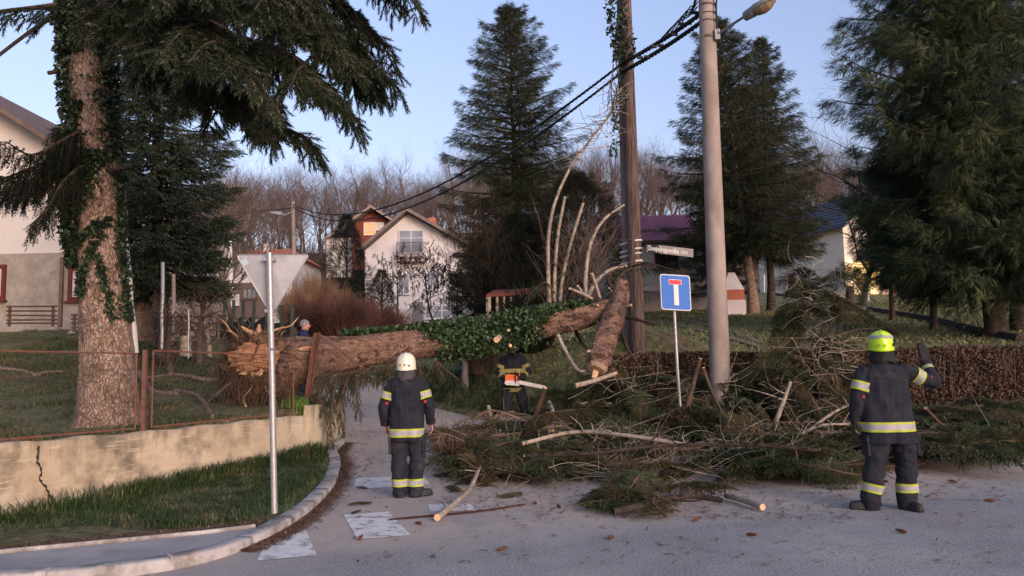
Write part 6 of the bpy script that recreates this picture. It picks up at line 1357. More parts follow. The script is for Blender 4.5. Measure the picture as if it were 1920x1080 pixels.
# litter of needles and bark on the road (uncountable)
o = MB(); n = 26000; X_ = []; 
def lit(px0, px1, py0, py1, cnt):
    for _ in range(cnt): X_.append(((px0+(px1-px0)*r.random()), (py0+(py1-py0)*r.random())))
ly = 2200
lit(640, 900, 800, 880, 700); lit(640, 700, 700, 900, 420); lit(1000, 1600, 900, 975, 1300); lit(600, 1900, 900, 1060, 700); lit(1550, 1900, 880, 940, 500); lit(820, 1000, 880, 960, 500)
def litter_pts(w):
    out = []
    for (x, y) in w:
        d = ray(x, y); 
        if d[2] >= -.01: continue
        t = CH/-d[2]; q = d*t
        if q[1] > 10: q = np.array(GP(x, y))
        out.append((q[0], q[1], float(itp(q[1], *RZ))+.012))
    return np.array(out)
lp = litter_pts(X_); N = len(lp); D = r.normal(size=(N, 3)); D[:, 2] *= .12; tv = np.array([[-.5, 0, 0], [.5, 0, 0], [.5, .2, .03], [-.5, .2, .03]]); o.scatter(tv, [(0, 1, 2, 3)], frames(D)*(.025+.06*r.random(N)**2)[:, None, None], lp)
# denser strip along the kerb gutter
kk_ = catmull([(*p, 0) for p in KERB[5:]], 40); N = 9000; i = r.integers(60, len(kk_)-1, N); b = kk_[i]; tq = kk_[np.minimum(i+1, len(kk_)-1)]-kk_[i]; tq /= np.linalg.norm(tq, axis=1, keepdims=True)+1e-9; nr_ = np.stack([tq[:, 1], -tq[:, 0]], 1); off = .01+np.abs(r.normal(size=N))*.09; xy = b[:, :2]+nr_*off[:, None]; lp = np.column_stack([xy, itp(xy[:, 1], *RZ)+.008+.012*r.random(N)]); D = r.normal(size=(N, 3)); D[:, 2] *= .15; o.scatter(tv, [(0, 1, 2, 3)], frames(D)*(.02+.035*r.random(N))[:, None, None], lp)
x, y = samp([(-9, 6.35), (-7, 6.38), (-4.4, 6.64), (-2.9, 7.26), (-2.45, 7.6), (-2.46, 8.4), (-2.75, 8.2), (-4.2, 7.15), (-7, 6.75), (-9, 6.7)], 5200, r) if False else (r.uniform(-9, -2.5, 5200), None)
yb = np.interp(x, [-9, -7, -4.4, -2.9, -2.45], [6.35, 6.38, 6.66, 7.26, 7.65]); y = yb+np.abs(r.normal(size=len(x)))*.14; lp = np.column_stack([x, y, G(x, y)+.02]); D = r.normal(size=lp.shape); D[:, 2] *= .2; o.scatter(tv, [(0, 1, 2, 3)], frames(D)*(.02+.04*r.random(len(x)))[:, None, None], lp)
tag(o.build('needle_litter', mat('brown_litter', (.10, .05, .033), (.19, .105, .065), 8, .95, island=.4)), 'brown needles and bark crumbs strewn over the road and gutter', 'litter', kind='stuff')
o = MB(); X_ = []; lit(930, 1330, 895, 960, 4200); lit(900, 1900, 880, 990, 2600); lit(950, 1060, 785, 815, 700)
lp = litter_pts(X_); N = len(lp); D = r.normal(size=(N, 3)); D[:, 2] *= .12; o.scatter(tv, [(0, 1, 2, 3)], frames(D)*(.012+.022*r.random(N)**2)[:, None, None], lp)
tag(o.build('sawdust', mat('pale_sawdust', (.42, .30, .20), (.55, .42, .30), 8, .95, island=.3)), 'pale sawdust and wood chips sprinkled on the road before the heap', 'sawdust', kind='stuff')
# fallen needled twig lying on the road like a zip
o = MB(); zp = [gpz(730, 976, .01), gpz(820, 968, .01), gpz(900, 960, .01), gpz(980, 948, .01)]; cz_ = catmull(zp, 14); o.tube(cz_, .006, 4); Dz = []
for k, p in enumerate(cz_): 
    for s in (-1, 1): Dz.append((p, s))
pz = np.array([a for a, b in Dz]); dz_ = np.array([[.5, -.6*b, .1] for a, b in Dz])
seg_tubes(o, pz, pz+dz_*.075, np.full(len(pz), .008), np.full(len(pz), .003), 4); tag(o.build('bare_twig_spine', M['cone']), 'bare reddish spruce twig lying on the crossing like a comb', 'twig')
for x, y, s in ((810, 895, .5), (905, 905, .45), (860, 925, .45), (700, 945, .3), (690, 918, .2), (930, 935, .4), (675, 960, .2)):
    put_bough(PB[3], gpz(x, y, .02), (.2, 0, r.random()*6.28), s*.55, 'small torn spruce sprig lying loose on the road', 'loose sprigs on the road')
# ---------------------------------------------------------------- beech hedge
hx0, hx1 = 1.9, 14.0
HG = empty('beech_hedge', (7, 15.9, g(7, 15.9)), 'clipped brown leaved beech hedge along the bank at the right', 'hedge')
r = np.random.default_rng(5); n = 46000; x = hx0+(hx1-hx0)*r.random(n); u = r.random(n); face = r.random(n)
Yb = 15.75; th_ = .42
topz = lambda x: 1.70+.02*np.sin(x*2.3)+.012*np.sin(x*7.1)+.02*(x-6)*0
y = np.where(face < .55, Yb-th_+.10*r.random(n), np.where(face < .75, Yb-th_+2*th_*r.random(n), Yb+th_*(r.random(n)*2-1)))
zb_ = G(x, y)+.02; zt_h = topz(x); z = np.where(face < .55, zb_+(zt_h-zb_)*u, np.where(face < .75, zt_h-.08*r.random(n), zb_+(zt_h-zb_)*u))
bul = .05*np.sin(x*4.1+z*3)+.03*np.sin(x*11); y = np.where(face < .55, y+bul, y)
gapm = (np.sin(x*3.3+np.sin(z*5)*1.2)+np.sin(x*9.7+z*7))*.5+r.normal(size=n)*.45 > -.75
pos = np.stack([x, y, z], 1)[gapm]; o = MB(); scat(o, [LEAF], r.normal(size=pos.shape)-[0, .3, .4], pos, .045+.03*r.random(len(pos)), r)
M['beech'] = mat('dry_beech_leaves', (.075, .044, .030), (.15, .090, .060), 2.5, .85, island=.45, c3=(.08, .05, .03), s3=1.5); lv = part(HG, 'leaves', o, M['beech']); 
n = 5200; x = hx0+(hx1-hx0)*r.random(n); y = Yb+th_*(r.random(n)*2-1)*.9; z0 = G(x, y); L_ = (topz(x)-z0)*(.5+.55*r.random(n)); A = np.stack([x, y, z0], 1); B = A+np.stack([r.normal(size=n)*.12, r.normal(size=n)*.08, L_], 1); o = MB(); seg_tubes(o, A, B, np.full(n, .009), np.full(n, .004), 3); part(HG, 'twigs', o, M['bare'])
# ---------------------------------------------------------------- grass
def grass(name, pts_, h, m, label, lean=.45, w_=.006, seed=0, kinds=1):
    rr = np.random.default_rng(seed); N = len(pts_); a = rr.random(N)*2*PI; hh = h*(.4+.8*rr.random(N)); l = lean*(.3+rr.random(N)); dx = np.cos(a)*l*hh; dy = np.sin(a)*l*hh; px_ = -np.sin(a)*w_; py_ = np.cos(a)*w_
    b = pts_; m1 = b+np.stack([dx*.35, dy*.35, hh*.6], 1); t = b+np.stack([dx, dy, hh*(1-.25*l)], 1); s = np.stack([px_, py_, 0*px_], 1)
    v = np.stack([b-s, b+s, m1+s*.8, m1-s*.8, t], 1).reshape(-1, 3); o = MB(); base = (np.arange(N)*5)[:, None]
    o.add(v, (np.array([[0, 1, 2, 3]])+base)); o2 = np.array([[3, 2, 4]])+base; o.f.append(o2); o.mi.append(np.zeros(N, np.int32))
    return tag(o.build(name, m), label, 'grass', kind='stuff')
M['grass'] = mat('verge_grass', (.020, .046, .010), (.055, .082, .026), 3, .6, island=.6, c3=(.13, .12, .055), s3=2.2, t3=(.54, .68))
M['grass_dull'] = mat('garden_grass', (.030, .048, .015), (.070, .085, .030), 2, .7, island=.5, c3=(.14, .115, .055), s3=.9, t3=(.5, .66))
def samp(poly, n, r):
    xs_, ys_ = zip(*poly); X_ = r.uniform(max(min(xs_), -14), max(xs_), n*4); Y_ = r.uniform(min(ys_), max(ys_), n*4); m = inpoly(X_, Y_, poly); return X_[m][:n], Y_[m][:n]
r = np.random.default_rng(12)
VG = [(-9, 6.75), (-7, 6.50), (-4.4, 6.78), (-2.9, 7.40), (-2.50, 7.75), (-2.42, 8.3), (-2.46, 9.2), (-2.58, 10.4), (-2.76, 11.4), (-2.94, 12.2), (-3.18, 12.9), (-3.28, 13.0), (-5.42, 8.25), (-8, 5)]
x, y = samp(VG, 95000, r); dk, _, _ = near_poly(x, y, KERB, False); dwl, _, _ = near_poly(x, y, WL[:5], False); clump = np.sin(x*7.3+np.sin(y*5))*np.sin(y*6.1+x*2)+r.normal(size=len(x))*.5; keep = (clump > -.55) & ((dk > .30) | (r.random(len(x)) < .35)) & ((y > 7.6) | (dwl < .85+.2*np.sin(x*5))); x, y, dwl, dk = x[keep], y[keep], dwl[keep], dk[keep]
hv = np.clip(.85-dwl*.5, .4, 1.0)*np.where(y > 9.8, 1.5, .75); o_ = np.stack([x, y, G(x, y)-.02], 1); m_ = r.random(len(x)) < hv; grass('verge_grass', o_[m_], .105*1.0, M['grass'], 'lush green grass on the verge below the retaining wall', 1.0, seed=1, w_=.0045)
m2 = (dwl < .45) & (r.random(len(x)) < .5); m2 = m2 & ((y > 9.3) | (r.random(len(x)) < .25)); grass('verge_tall_grass', o_[m2], .24, M['grass'], 'longer grass tufts against the foot of the retaining wall', .7, .006, seed=2)
x, y = samp([(-13, 8.5), (-5.5, 8.45), (-3.45, 13), (-3.4, 15.5), (-4.4, 18), (-6.5, 21), (-16, 24), (-22, 16)], 90000, r); dn = np.sin(x*1.9+1)*np.sin(y*1.6)+.6*np.sin(x*4.3)*np.sin(y*3.7)+r.normal(size=len(x))*.6; kp_ = (dn > .1) | ((y > 16) & (r.random(len(x)) < .6)); kp_ &= ~((x > -5.3) & (x < -3.6) & (y > 12) & (y < 14.5) & (r.random(len(x)) < .8)); x, y = x[kp_], y[kp_]
grass('garden_grass', np.stack([x, y, G(x, y)-.015], 1), .075, M['grass_dull'], 'patchy worn grass in the raised left garden', .6, .009, seed=3)
x, y = samp([(-1.6, 17.2), (-.2, 15.9), (.6, 15.2), (1.4, 16), (1, 18), (-1.5, 20), (-3.2, 20.6), (-3.0, 19.6)], 9000, r); dd_ = (x-itp(y, *XR)); kq = (dd_ < .9) & (dd_ > -.1); x, y = x[kq], y[kq]; grass('bank_grass', np.stack([x, y, G(x, y)-.02], 1), .14, M['grass'], 'green grass on the bank beside the side road', .5, .010, seed=4)
x, y = samp([(1, 13), (4, 12.4), (14, 12.2), (14, 15.3), (1, 15.3)], 30000, r); kp_ = (np.sin(x*3)*np.sin(y*4)+r.normal(size=len(x))*.5) > 0; grass('hedge_foot_grass', np.stack([x, y, G(x, y)-.02], 1)[kp_], .24, mat('dry_verge_grass', (.06, .065, .024), (.12, .11, .045), 2, .8, island=.5), 'dry yellowish grass at the foot of the hedge', .5, .008, seed=5)
x, y = samp([(-3, 21), (-.6, 17), (1.2, 16.2), (3, 17.5), (14, 16.6), (24, 17), (34, 45), (-8, 45), (-8, 27)], 70000, r); grass('lawn_grass', np.stack([x, y, G(x, y)-.02], 1), .10, mat('lawn_blades', (.095, .118, .042), (.16, .17, .070), .8, .8, island=.4, c3=(.16, .145, .07), s3=.35), 'short green turf covering the sloping lawn', .6, .022, seed=6)
n = 900; q = np.array(P(560, 778, 12.9)); x = q[0]+r.normal(size=n)*.12; y = q[1]+r.normal(size=n)*.08; grass('grass_tuft', np.stack([x, y, G(x, y)-.02+.02], 1), .17, mat('fresh_green', (.09, .17, .03), (.14, .24, .05), 6, .6, island=.4), 'bright green grass tuft on the wall top by the end pillar', .7, .007, seed=7)
# garden roots breaking the turf
for i, (pp_, r0, r1, lb) in enumerate((([(468, 700), (400, 715), (330, 705), (275, 712)], .06, .035, 'thick surface root running left from the torn root ball'), ([(330, 735), (370, 745), (392, 775), (398, 786)], .05, .035, 'curved root crossing the garden behind the fence'), ([(260, 700), (285, 735), (330, 742)], .07, .05, 'pale root just right of the big spruce trunk foot'), ([(0, 693), (40, 697), (75, 706)], .045, .02, 'pale root in the garden turf at the far left'), ([(62, 706), (90, 700), (130, 698)], .04, .02, 'short pale root left of the big spruce trunk'))):
    o = MB(); rod(o, [gpz(a, b, .03) for a, b in pp_], r0, r1, 8, 6, jit=.15); tag(o.build('surface_root', M['bark'], smooth=True), lb, 'root')
# white stones by the garden fence
for x, y, s in ((102, 621, .22), (8, 618, .3), (50, 620, .16), (62, 621, .14), (134, 628, .2)):
    o = MB(); o.add(*lathe_ell((0, 0, 0), np.eye(3), [(-1, .2, .2, .2), (-.6, .7, .6, .5), (.1, .9, .8, .6), (.7, .6, .5, .4), (1, .15, .1, .1)], 7)); ob = o.build('garden_stone', M['kerb']); ob.location = gpz(x, y, .05); ob.scale = (s, s*.7, s*.6); ob.rotation_euler.z = x; tag(ob, {102: 'largest pale stone before the slatted fence', 8: 'flat grey stone at the far left garden edge', 50: 'left one of two small pale stones under the slatted fence', 62: 'right one of two small pale stones under the slatted fence', 134: 'grey stone by the short slatted fence'}[x], 'stone')
# ---------------------------------------------------------------- people
def remesh(mb, vox, smooth=4, wr=0, wsc=6, seed=0, stretch=(1, 1, 1)):
    me = mb.mesh('blob'); ob = bpy.data.objects.new('blob', me); col.objects.link(ob)
    m = ob.modifiers.new('r', 'REMESH'); m.mode = 'VOXEL'; m.voxel_size = vox; m.use_smooth_shade = True
    if smooth: s_ = ob.modifiers.new('s', 'SMOOTH'); s_.iterations = smooth; s_.factor = .5
    dg = bpy.context.evaluated_depsgraph_get(); dg.update(); out = bpy.data.meshes.new_from_object(ob.evaluated_get(dg)); bpy.data.objects.remove(ob); bpy.data.meshes.remove(me)
    n = len(out.vertices); co = np.zeros(n*3, np.float32); out.vertices.foreach_get('co', co); co = co.reshape(-1, 3)
    if wr:
        no = np.zeros(n*3, np.float32); out.vertices.foreach_get('normal', no); no = no.reshape(-1, 3)
        f = np.array([mn.noise(Vector((p[0]*wsc*stretch[0]+seed, p[1]*wsc*stretch[1], p[2]*wsc*stretch[2])))+.5*mn.noise(Vector((p[0]*wsc*2.3*stretch[0], p[1]*wsc*2.3*stretch[1]+seed, p[2]*wsc*2.3*stretch[2]))) for p in co]); co = co+no*(f*wr)[:, None]; out.vertices.foreach_set('co', co.astype(np.float32).ravel())
    return out, co
def cap(mb, p0, p1, r0, r1, n=14, sq=1.0, up=None):
    p0, p1 = np.array(p0, float), np.array(p1, float); d = p1-p0; L_ = np.linalg.norm(d); d = d/(L_+1e-9); st = []
    for a in (-80, -50, -20): st.append((p0+d*r0*math.sin(math.radians(a)), r0*math.cos(math.radians(a))))
    for t in (.33, .66): st.append((p0+d*L_*t, r0+(r1-r0)*t))
    for a in (20, 50, 80): st.append((p1+d*r1*math.sin(math.radians(a)), r1*math.cos(math.radians(a))))
    if up is None:
        mb.tube([s[0] for s in st], [s[1] for s in st], n, sq=sq)
    else:
        fr = frames([d], up=up)[0]; V = []; ang = np.arange(n)*2*PI/n
        for c, r_ in st: V.append(c+np.outer(np.cos(ang)*r_, fr[:, 1])+np.outer(np.sin(ang)*r_*sq, fr[:, 2]))
        k = len(st); mb.add(np.concatenate(V), [(i*n+j, i*n+(j+1) % n, (i+1)*n+(j+1) % n, (i+1)*n+j) for i in range(k-1) for j in range(n)]+[tuple(range(n))[::-1], tuple(range((k-1)*n, k*n))])
def loft(mb, rings, n=20, pw=1.0):
    V = []; k = len(rings)
    for (z, cx, cy, rx, ry) in rings:
        for j in range(n):
            a = 2*PI*j/n; c_, s_ = math.cos(a), math.sin(a); c_ = math.copysign(abs(c_)**pw, c_); s_ = math.copysign(abs(s_)**pw, s_); V.append((cx+rx*c_, cy+ry*s_, z))
    mb.add(V, [(i*n+j, i*n+(j+1) % n, (i+1)*n+(j+1) % n, (i+1)*n+j) for i in range(k-1) for j in range(n)]+[tuple(range(n))[::-1], tuple(range((k-1)*n, k*n))])
def ring_band(co, c, ax, hw, rmax, off=.006, n=36, bord=.22, cen=None):
    """reflective strip: yellow - silver - yellow, wrapped round a garment"""
    c = np.array(c, float); ax = np.array(ax, float); ax /= np.linalg.norm(ax); fr = frames([ax])[0]; u, v = fr[:, 1], fr[:, 2]; rel = co-c; h = rel @ ax; a_, b_ = rel @ u, rel @ v; R_ = np.hypot(a_, b_); A_ = np.arctan2(b_, a_)
    hs = [-hw, -hw*(1-bord*2), hw*(1-bord*2), hw]; rings = []
    for h0 in hs:
        m = (np.abs(h-h0) < .014) & (R_ < rmax); bins = np.full(n, np.nan)
        k = ((A_[m]+PI)/(2*PI)*n).astype(int) % n
        for i in range(n):
            q = R_[m][k == i]
            if len(q): bins[i] = np.percentile(q, 88)
        ok = ~np.isnan(bins)
        if ok.sum() < 4: bins[:] = rmax*.6; ok[:] = True
        idx = np.arange(n); bins = np.interp(idx, np.concatenate([idx[ok]-n, idx[ok], idx[ok]+n]), np.tile(bins[ok], 3)); bins = (np.roll(bins, 1)+2*bins+np.roll(bins, -1))/4+off
        an = (idx+.5)/n*2*PI-PI; rings.append(c+ax*h0+np.outer(np.cos(an)*bins, u)+np.outer(np.sin(an)*bins, v))
    o = MB()
    for s in range(3):
        V = np.concatenate([rings[s], rings[s+1]]); o.add(V, [(j, (j+1) % n, (j+1) % n+n, j+n) for j in range(n)], 1 if s == 1 else 0)
    inner = [c+(rings[0]-c)*.93, c+(rings[3]-c)*.93]
    o.add(np.concatenate([rings[0], inner[0]+0]), [(j+n, (j+1) % n+n, (j+1) % n, j) for j in range(n)], 0); o.add(np.concatenate([rings[3], inner[1]]), [(j, (j+1) % n, (j+1) % n+n, j+n) for j in range(n)], 0)
    return o
M['navy'] = mat('navy_turnout_cloth', (.009, .010, .018), (.018, .020, .031), 6, .85, bump=.5, bscale=30, c3=(.034, .034, .040), s3=3.5, t3=(.56, .72), bdist=.01)
M['navy_dusty'] = mat('dusty_navy_cloth', (.012, .013, .022), (.022, .024, .036), 5, .85, bump=.5, bscale=28, c3=(.055, .050, .048), s3=3, t3=(.52, .68), bdist=.01)
M['yel'] = mat('fluorescent_yellow', (.40, .47, .05), (.34, .40, .04), 12, .6)
M['yel_old'] = mat('aged_yellow', (.30, .29, .09), (.24, .23, .08), 12, .7)
M['silver'] = mat('silver_reflective', (.27, .27, .28), (.36, .36, .37), 14, .45)
M['skin'] = mat('skin', (.42, .215, .155), (.50, .27, .20), 12, .55, spec=.4)
M['boot'] = mat('boot_leather', (.014, .014, .016), (.035, .033, .032), 9, .6)
M['glove'] = mat('glove_black', (.010, .010, .012), (.022, .022, .024), 12, .8)
M['helmet_cream'] = mat('cream_helmet', (.70, .67, .50), (.76, .73, .58), 3, .28, spec=.6)
M['helmet_lime'] = mat('lime_helmet', (.50, .80, .015), (.46, .74, .015), 3, .3, spec=.6)
M['hair'] = mat('grey_hair', (.13, .13, .13), (.24, .24, .24), 30, .8)
M['redtab'] = mat('red_lining', (.50, .02, .02), rough=.7)
def addhand(mb, w_, d, side, up, curl=.5, s=1.0, r=.0088):
    """palm and five fingers; w_ wrist, d pointing along the hand, side = towards the thumb, up = back of the hand"""
    w_, d, side = (np.array(v, float) for v in (w_, d, side)); d /= np.linalg.norm(d); side = side-d*side.dot(d); side /= np.linalg.norm(side); pn = np.cross(d, side)*(1 if np.dot(np.cross(d, side), up) < 0 else -1)
    # pn = palm direction, fingers curl towards it
    c = w_+d*.05*s
    for k in range(4):
        o_ = side*(.030-.020*k)*s; cap(mb, w_+o_*.7, w_+d*.085*s+o_, .013*s, .0125*s, 8)
        L_ = [.038, .043, .040, .031][k]*s; q = w_+d*.088*s+o_; dd = d.copy(); ca = curl*(.8+.12*k)
        for j in range(3):
            dd = dd*math.cos(ca*.75)+pn*math.sin(ca*.75); dd /= np.linalg.norm(dd); e = q+dd*L_*(1, .72, .58)[j]; cap(mb, q, e, r*s*(1-.08*j), r*s*(.92-.08*j), 7); q = e
    q = w_+d*.025*s+side*.028*s; e = q+(d*.55+side*.7+pn*.3)*.045*s; cap(mb, q, e, .012*s, .0105*s, 8); cap(mb, e, e+(d*.8+side*.15+pn*.5)*.033*s, .0100*s, .0085*s, 7)
def addhead(mb, c, yaw=0, nod=0, s=1.0):
    """a head with face; looks along +Y when yaw = 0"""
    o = MB(); n = 28; rings = [(-.115, .012, .035, .030, .040), (-.10, .030, .050, .048, .052), (-.075, .018, .066, .066, .072), (-.04, .008, .074, .070, .088), (0, 0, .0, .076, .098), (.04, -.006, .0, .078, .100), (.075, -.01, 0, .070, .090), (.10, -.012, 0, .052, .066), (.118, -.012, 0, .024, .030)]
    V = []
    for (z, cy, _, rx, ry) in rings:
        for j in range(n): a = 2*PI*j/n; V.append((rx*math.cos(a), cy+ry*math.sin(a), z))
    k = len(rings); o.add(V, [(i*n+j, i*n+(j+1) % n, (i+1)*n+(j+1) % n, (i+1)*n+j) for i in range(k-1) for j in range(n)]+[tuple(range(n))[::-1], tuple(range((k-1)*n, k*n))])
    cap(o, (0, .088, .018), (0, .112, -.022), .009, .016, 10); cap(o, (-.014, .098, -.026), (.014, .098, -.026), .010, .010, 8)     # nose
    cap(o, (-.020, .083, -.052), (.020, .083, -.052), .009, .009, 8); cap(o, (-.016, .080, -.064), (.016, .080, -.064), .009, .009, 8)  # lips
    cap(o, (0, .070, -.100), (0, .078, -.095), .022, .018, 10)                                                              # chin
    for s_ in (-1, 1):
        cap(o, (s_*.016, .086, .030), (s_*.046, .076, .032), .010, .008, 8); cap(o, (s_*.078, -.012, .02), (s_*.080, -.016, -.025), .013, .010, 8); cap(o, (s_*.045, .06, -.02), (s_*.05, .05, -.03), .022, .020, 8)
    cy_, sy_ = math.cos(yaw), math.sin(yaw); cn, sn = math.cos(nod), math.sin(nod); R1 = np.array([[1, 0, 0], [0, cn, sn], [0, -sn, cn]]); R2 = np.array([[cy_, -sy_, 0], [sy_, cy_, 0], [0, 0, 1]]); Rm = R2 @ R1
    for a in o.v: a[:] = ((a*s) @ Rm.T+np.array(c)).astype(np.float32)
    mb.merge(o); return Rm
def build_person(name, loc, yaw, label, J, style, scale=1.0):
    """J: joint positions in metres, person faces local +Y"""
    root = empty(name, loc, label, 'person', rz=yaw); root.scale = (scale,)*3
    jt = {k: np.array(v, float) for k, v in J.items() if not k.startswith('_')}; V_ = lambda a: jt[a]
    sk = MB(); hw_ = J.get('_headyaw', 0); Rm = addhead(sk, V_('head'), hw_, J.get('_nod', 0))
    cap(sk, V_('neck')-[0, 0, .03], V_('head')-[0, .015, .07], .056, .052)
    loft(sk, [(J['_hip']-.06, V_('pelvis')[0], V_('pelvis')[1], .13, .09), (J['_hip']+.06, V_('pelvis')[0], V_('pelvis')[1], .15, .10), (1.1, *((V_('pelvis')+V_('neck'))/2)[:2], .13, .09), (1.3, *V_('neck')[:2], .16, .10), (1.42, *V_('neck')[:2], .13, .08), (1.47, *V_('neck')[:2], .05, .05)])
    for s in 'lr':
        cap(sk, V_('sh'+s), V_('el'+s), .046, .038); cap(sk, V_('el'+s), V_('wr'+s), .038, .027); cap(sk, V_('sh'+s)-[0, 0, .02], V_('neck')-[0, 0, .12], .035, .04)
        cap(sk, V_('hp'+s), V_('kn'+s), .075, .052); cap(sk, V_('kn'+s), V_('an'+s), .050, .036)
        addhand(sk, V_('wr'+s), V_('hd'+s)-V_('wr'+s), J['_thumb'+s], J['_back'+s], J.get('_curl'+s, .45), 1.0)
        cap(sk, V_('an'+s)-[0, 0, .02], V_('an'+s)-[0, 0, .05]+np.array(J['_toe'+s])*.06, .025, .02)
    me, co = remesh(sk, .0075, 2); me.materials.append(M['skin']); ob = bpy.data.objects.new('body', me); col.objects.link(ob); ob.parent = root
    def put(nm, mb, m, vox=.012, sm=6, wr=.0, wsc=7, st=(1, 1, 1), par=None):
        me, co = remesh(mb, vox, sm, wr, wsc, 3, st); me.materials.append(m); o_ = bpy.data.objects.new(nm, me); col.objects.link(o_); o_.parent = par or root; return o_, co
    def putraw(nm, mb, ms, par, smooth=True): o_ = mb.build(nm, ms, par, smooth=smooth); return o_
    # trousers
    cl = J['_cloth']; t = MB(); px_, py_ = V_('pelvis')[:2]; hip = J['_hip']; W_ = J['_hw']
    loft(t, [(hip-.10, px_, py_, W_*.86, .12), (hip-.02, px_, py_, W_*.98, .135), (hip+.08, px_, py_, W_, .14), (hip+.2, px_, py_, W_*.85, .13)])
    for s in 'lr':
        a = V_('hp'+s); k_ = V_('kn'+s); e = V_('an'+s); f = e.copy(); f[2] = J.get('_cuff', .07)
        cap(t, a, k_, J['_th'], J['_kn']); cap(t, k_, f+(k_-f)*.12, J['_kn'], J['_cf']); d = (f-k_)/np.linalg.norm(f-k_); cap(t, f+(k_-f)*.4, f-d*-.03, J['_cf'], J['_cf']*1.04)
        if style == 'fire': cap(t, (a+k_)/2+np.array([(-.05 if s == 'l' else .05), 0, .0]), (a*.35+k_*.65)+np.array([(-.05 if s == 'l' else .05), 0, 0]), .065, .06)
    tr, tco = put('trousers', t, cl, .013, 4, .018, 7, (1, 1, 1.7))
    # jacket
    j_ = MB(); hem = J['_hem']; nx, ny = V_('neck')[:2]; SW = J['_sw']; jw = J['_jw']
    lerp = lambda f: (px_*(1-f)+nx*f, py_*(1-f)+ny*f)
    loft(j_, [(hem, *lerp(0), jw, .150), (hem+.10, *lerp(.1), jw*1.0, .155), (hem+.28, *lerp(.35), jw*.94, .145), (hem+.45, *lerp(.6), jw*.97, .15), (1.30, *lerp(.85), SW*.92, .14), (1.38, nx, ny, SW*.86, .125), (1.43, nx, ny, SW*.66, .105), (1.47, nx, ny, SW*.40, .085), (1.50, nx, ny, .075, .075)], 26, .85)
    for s in 'lr':
        cap(j_, V_('sh'+s), V_('el'+s), .078, .068); cap(j_, V_('el'+s), V_('wr'+s)-(V_('wr'+s)-V_('el'+s))*.12, .067, .054)
    if style == 'fire': cap(j_, V_('neck')+[0, -.01, .02], V_('neck')+[0, -.005, .07], .078, .074)
    jk, jco = put('jacket', j_, J.get('_jcloth', cl), .0125, 4, .020, 6, (1.6, 1, .8))
    yl = M['yel'] if not J.get('_old') else M['yel_old']; sv = M['silver'] if not J.get('_old') else M['yel_old']
    if style == 'fire':
        for (c, ax, hw, rm, nm) in J['_bands']:
            src = jco if nm == 'j' else tco; n_ = 60 if rm > .2 else 36
            putraw('reflective_band', ring_band(src, c, ax, hw*.9, rm, n=n_), [yl, sv], jk if nm == 'j' else tr)
    if style == 'fire' and not J.get('_old'):
        # pocket flaps on the outer thighs, a loop tab at the nape and a seam down the back yoke
        for s, sg in (('l', -1), ('r', 1)):
            a = V_('hp'+s)*.55+V_('kn'+s)*.45; o_ = MB(); x_ = a[0]+sg*(J['_th']-.012); o_.box((x_, a[1]-.01, a[2]+.05), (.035, .15, .06)); o_.box((x_-sg*.004, a[1]-.01, a[2]-.055), (.03, .14, .15)); putraw('cargo_pocket', o_, cl, tr, False)
        for s in 'lr':
            e_ = V_('wr'+s)-(V_('wr'+s)-V_('el'+s))*.10; d_ = V_('wr'+s)-V_('el'+s); d_ /= np.linalg.norm(d_); o_ = MB(); o_.tube([e_-d_*.02, e_+d_*.035], [.060, .055], 14); putraw('knit_cuff', o_, M['glove'], jk)
            el_ = V_('el'+s); o_ = MB(); o_.box(el_+np.array([(.045 if s == 'l' else -.045), -.045, .045]), (.03, .03, .03), rz=.4); putraw('red_tab', o_, M['redtab'], jk, False)
        o_ = MB(); m_ = jco[(jco[:, 1] < V_('neck')[1]) & (np.abs(jco[:, 2]-1.33) < .01) & (np.abs(jco[:, 0]-V_('neck')[0]) < .20)]; m_ = m_[np.argsort(m_[:, 0])][::6]
        if len(m_) > 4: o_.tube([tuple(q-np.array([0, .004, 0])) for q in m_], .005, 5); putraw('yoke_seam', o_, M['black'], jk)
    # boots
    for s in 'lr':
        if style == 'man' : pass
        b = MB(); e = V_('an'+s).copy(); toe = np.array(J['_toe'+s], float); toe /= np.linalg.norm(toe); e[2] = .13; hl = e.copy(); hl[2] = .052; cap(b, e+[0, 0, .05], hl, .062, .055); cap(b, hl-toe*.03, hl+toe*.10+[0, 0, -.004], .052, .047); cap(b, hl+toe*.08+[0, 0, -.006], hl+toe*.17+[0, 0, -.008], .048, .043)
        sd = np.array([-toe[1], toe[0], 0]); V = []
        for q, w2 in ((-.085, .036), (-.04, .047), (.05, .048), (.13, .054), (.19, .044), (.215, .02)):
            for z in (.002, .026):
                for sg in (-1, 1): V.append(hl*[1, 1, 0]+toe*q+sd*sg*w2+[0, 0, z])
        f = []
        for i in range(5):
            a = i*4; f += [(a, a+1, a+5, a+4), (a+2, a+6, a+7, a+3), (a, a+4, a+6, a+2), (a+1, a+3, a+7, a+5)]
        f += [(0, 2, 3, 1), (20, 21, 23, 22)]; b.add(V, f); put('boot', b, J.get('_bootm', M['boot']), .009, 3)
    # gloves
    for s in 'lr':
        if J.get('_glove'+s):
            gl = MB(); addhand(gl, V_('wr'+s), V_('hd'+s)-V_('wr'+s), J['_thumb'+s], J['_back'+s], J.get('_curl'+s, .45), 1.25, .0135); d = (V_('el'+s)-V_('wr'+s)); d /= np.linalg.norm(d); cap(gl, V_('wr'+s)-d*.02, V_('wr'+s)+d*.05, .040, .046); put('glove', gl, M['glove'], .007, 2)
    # head wear
    h0 = V_('head')
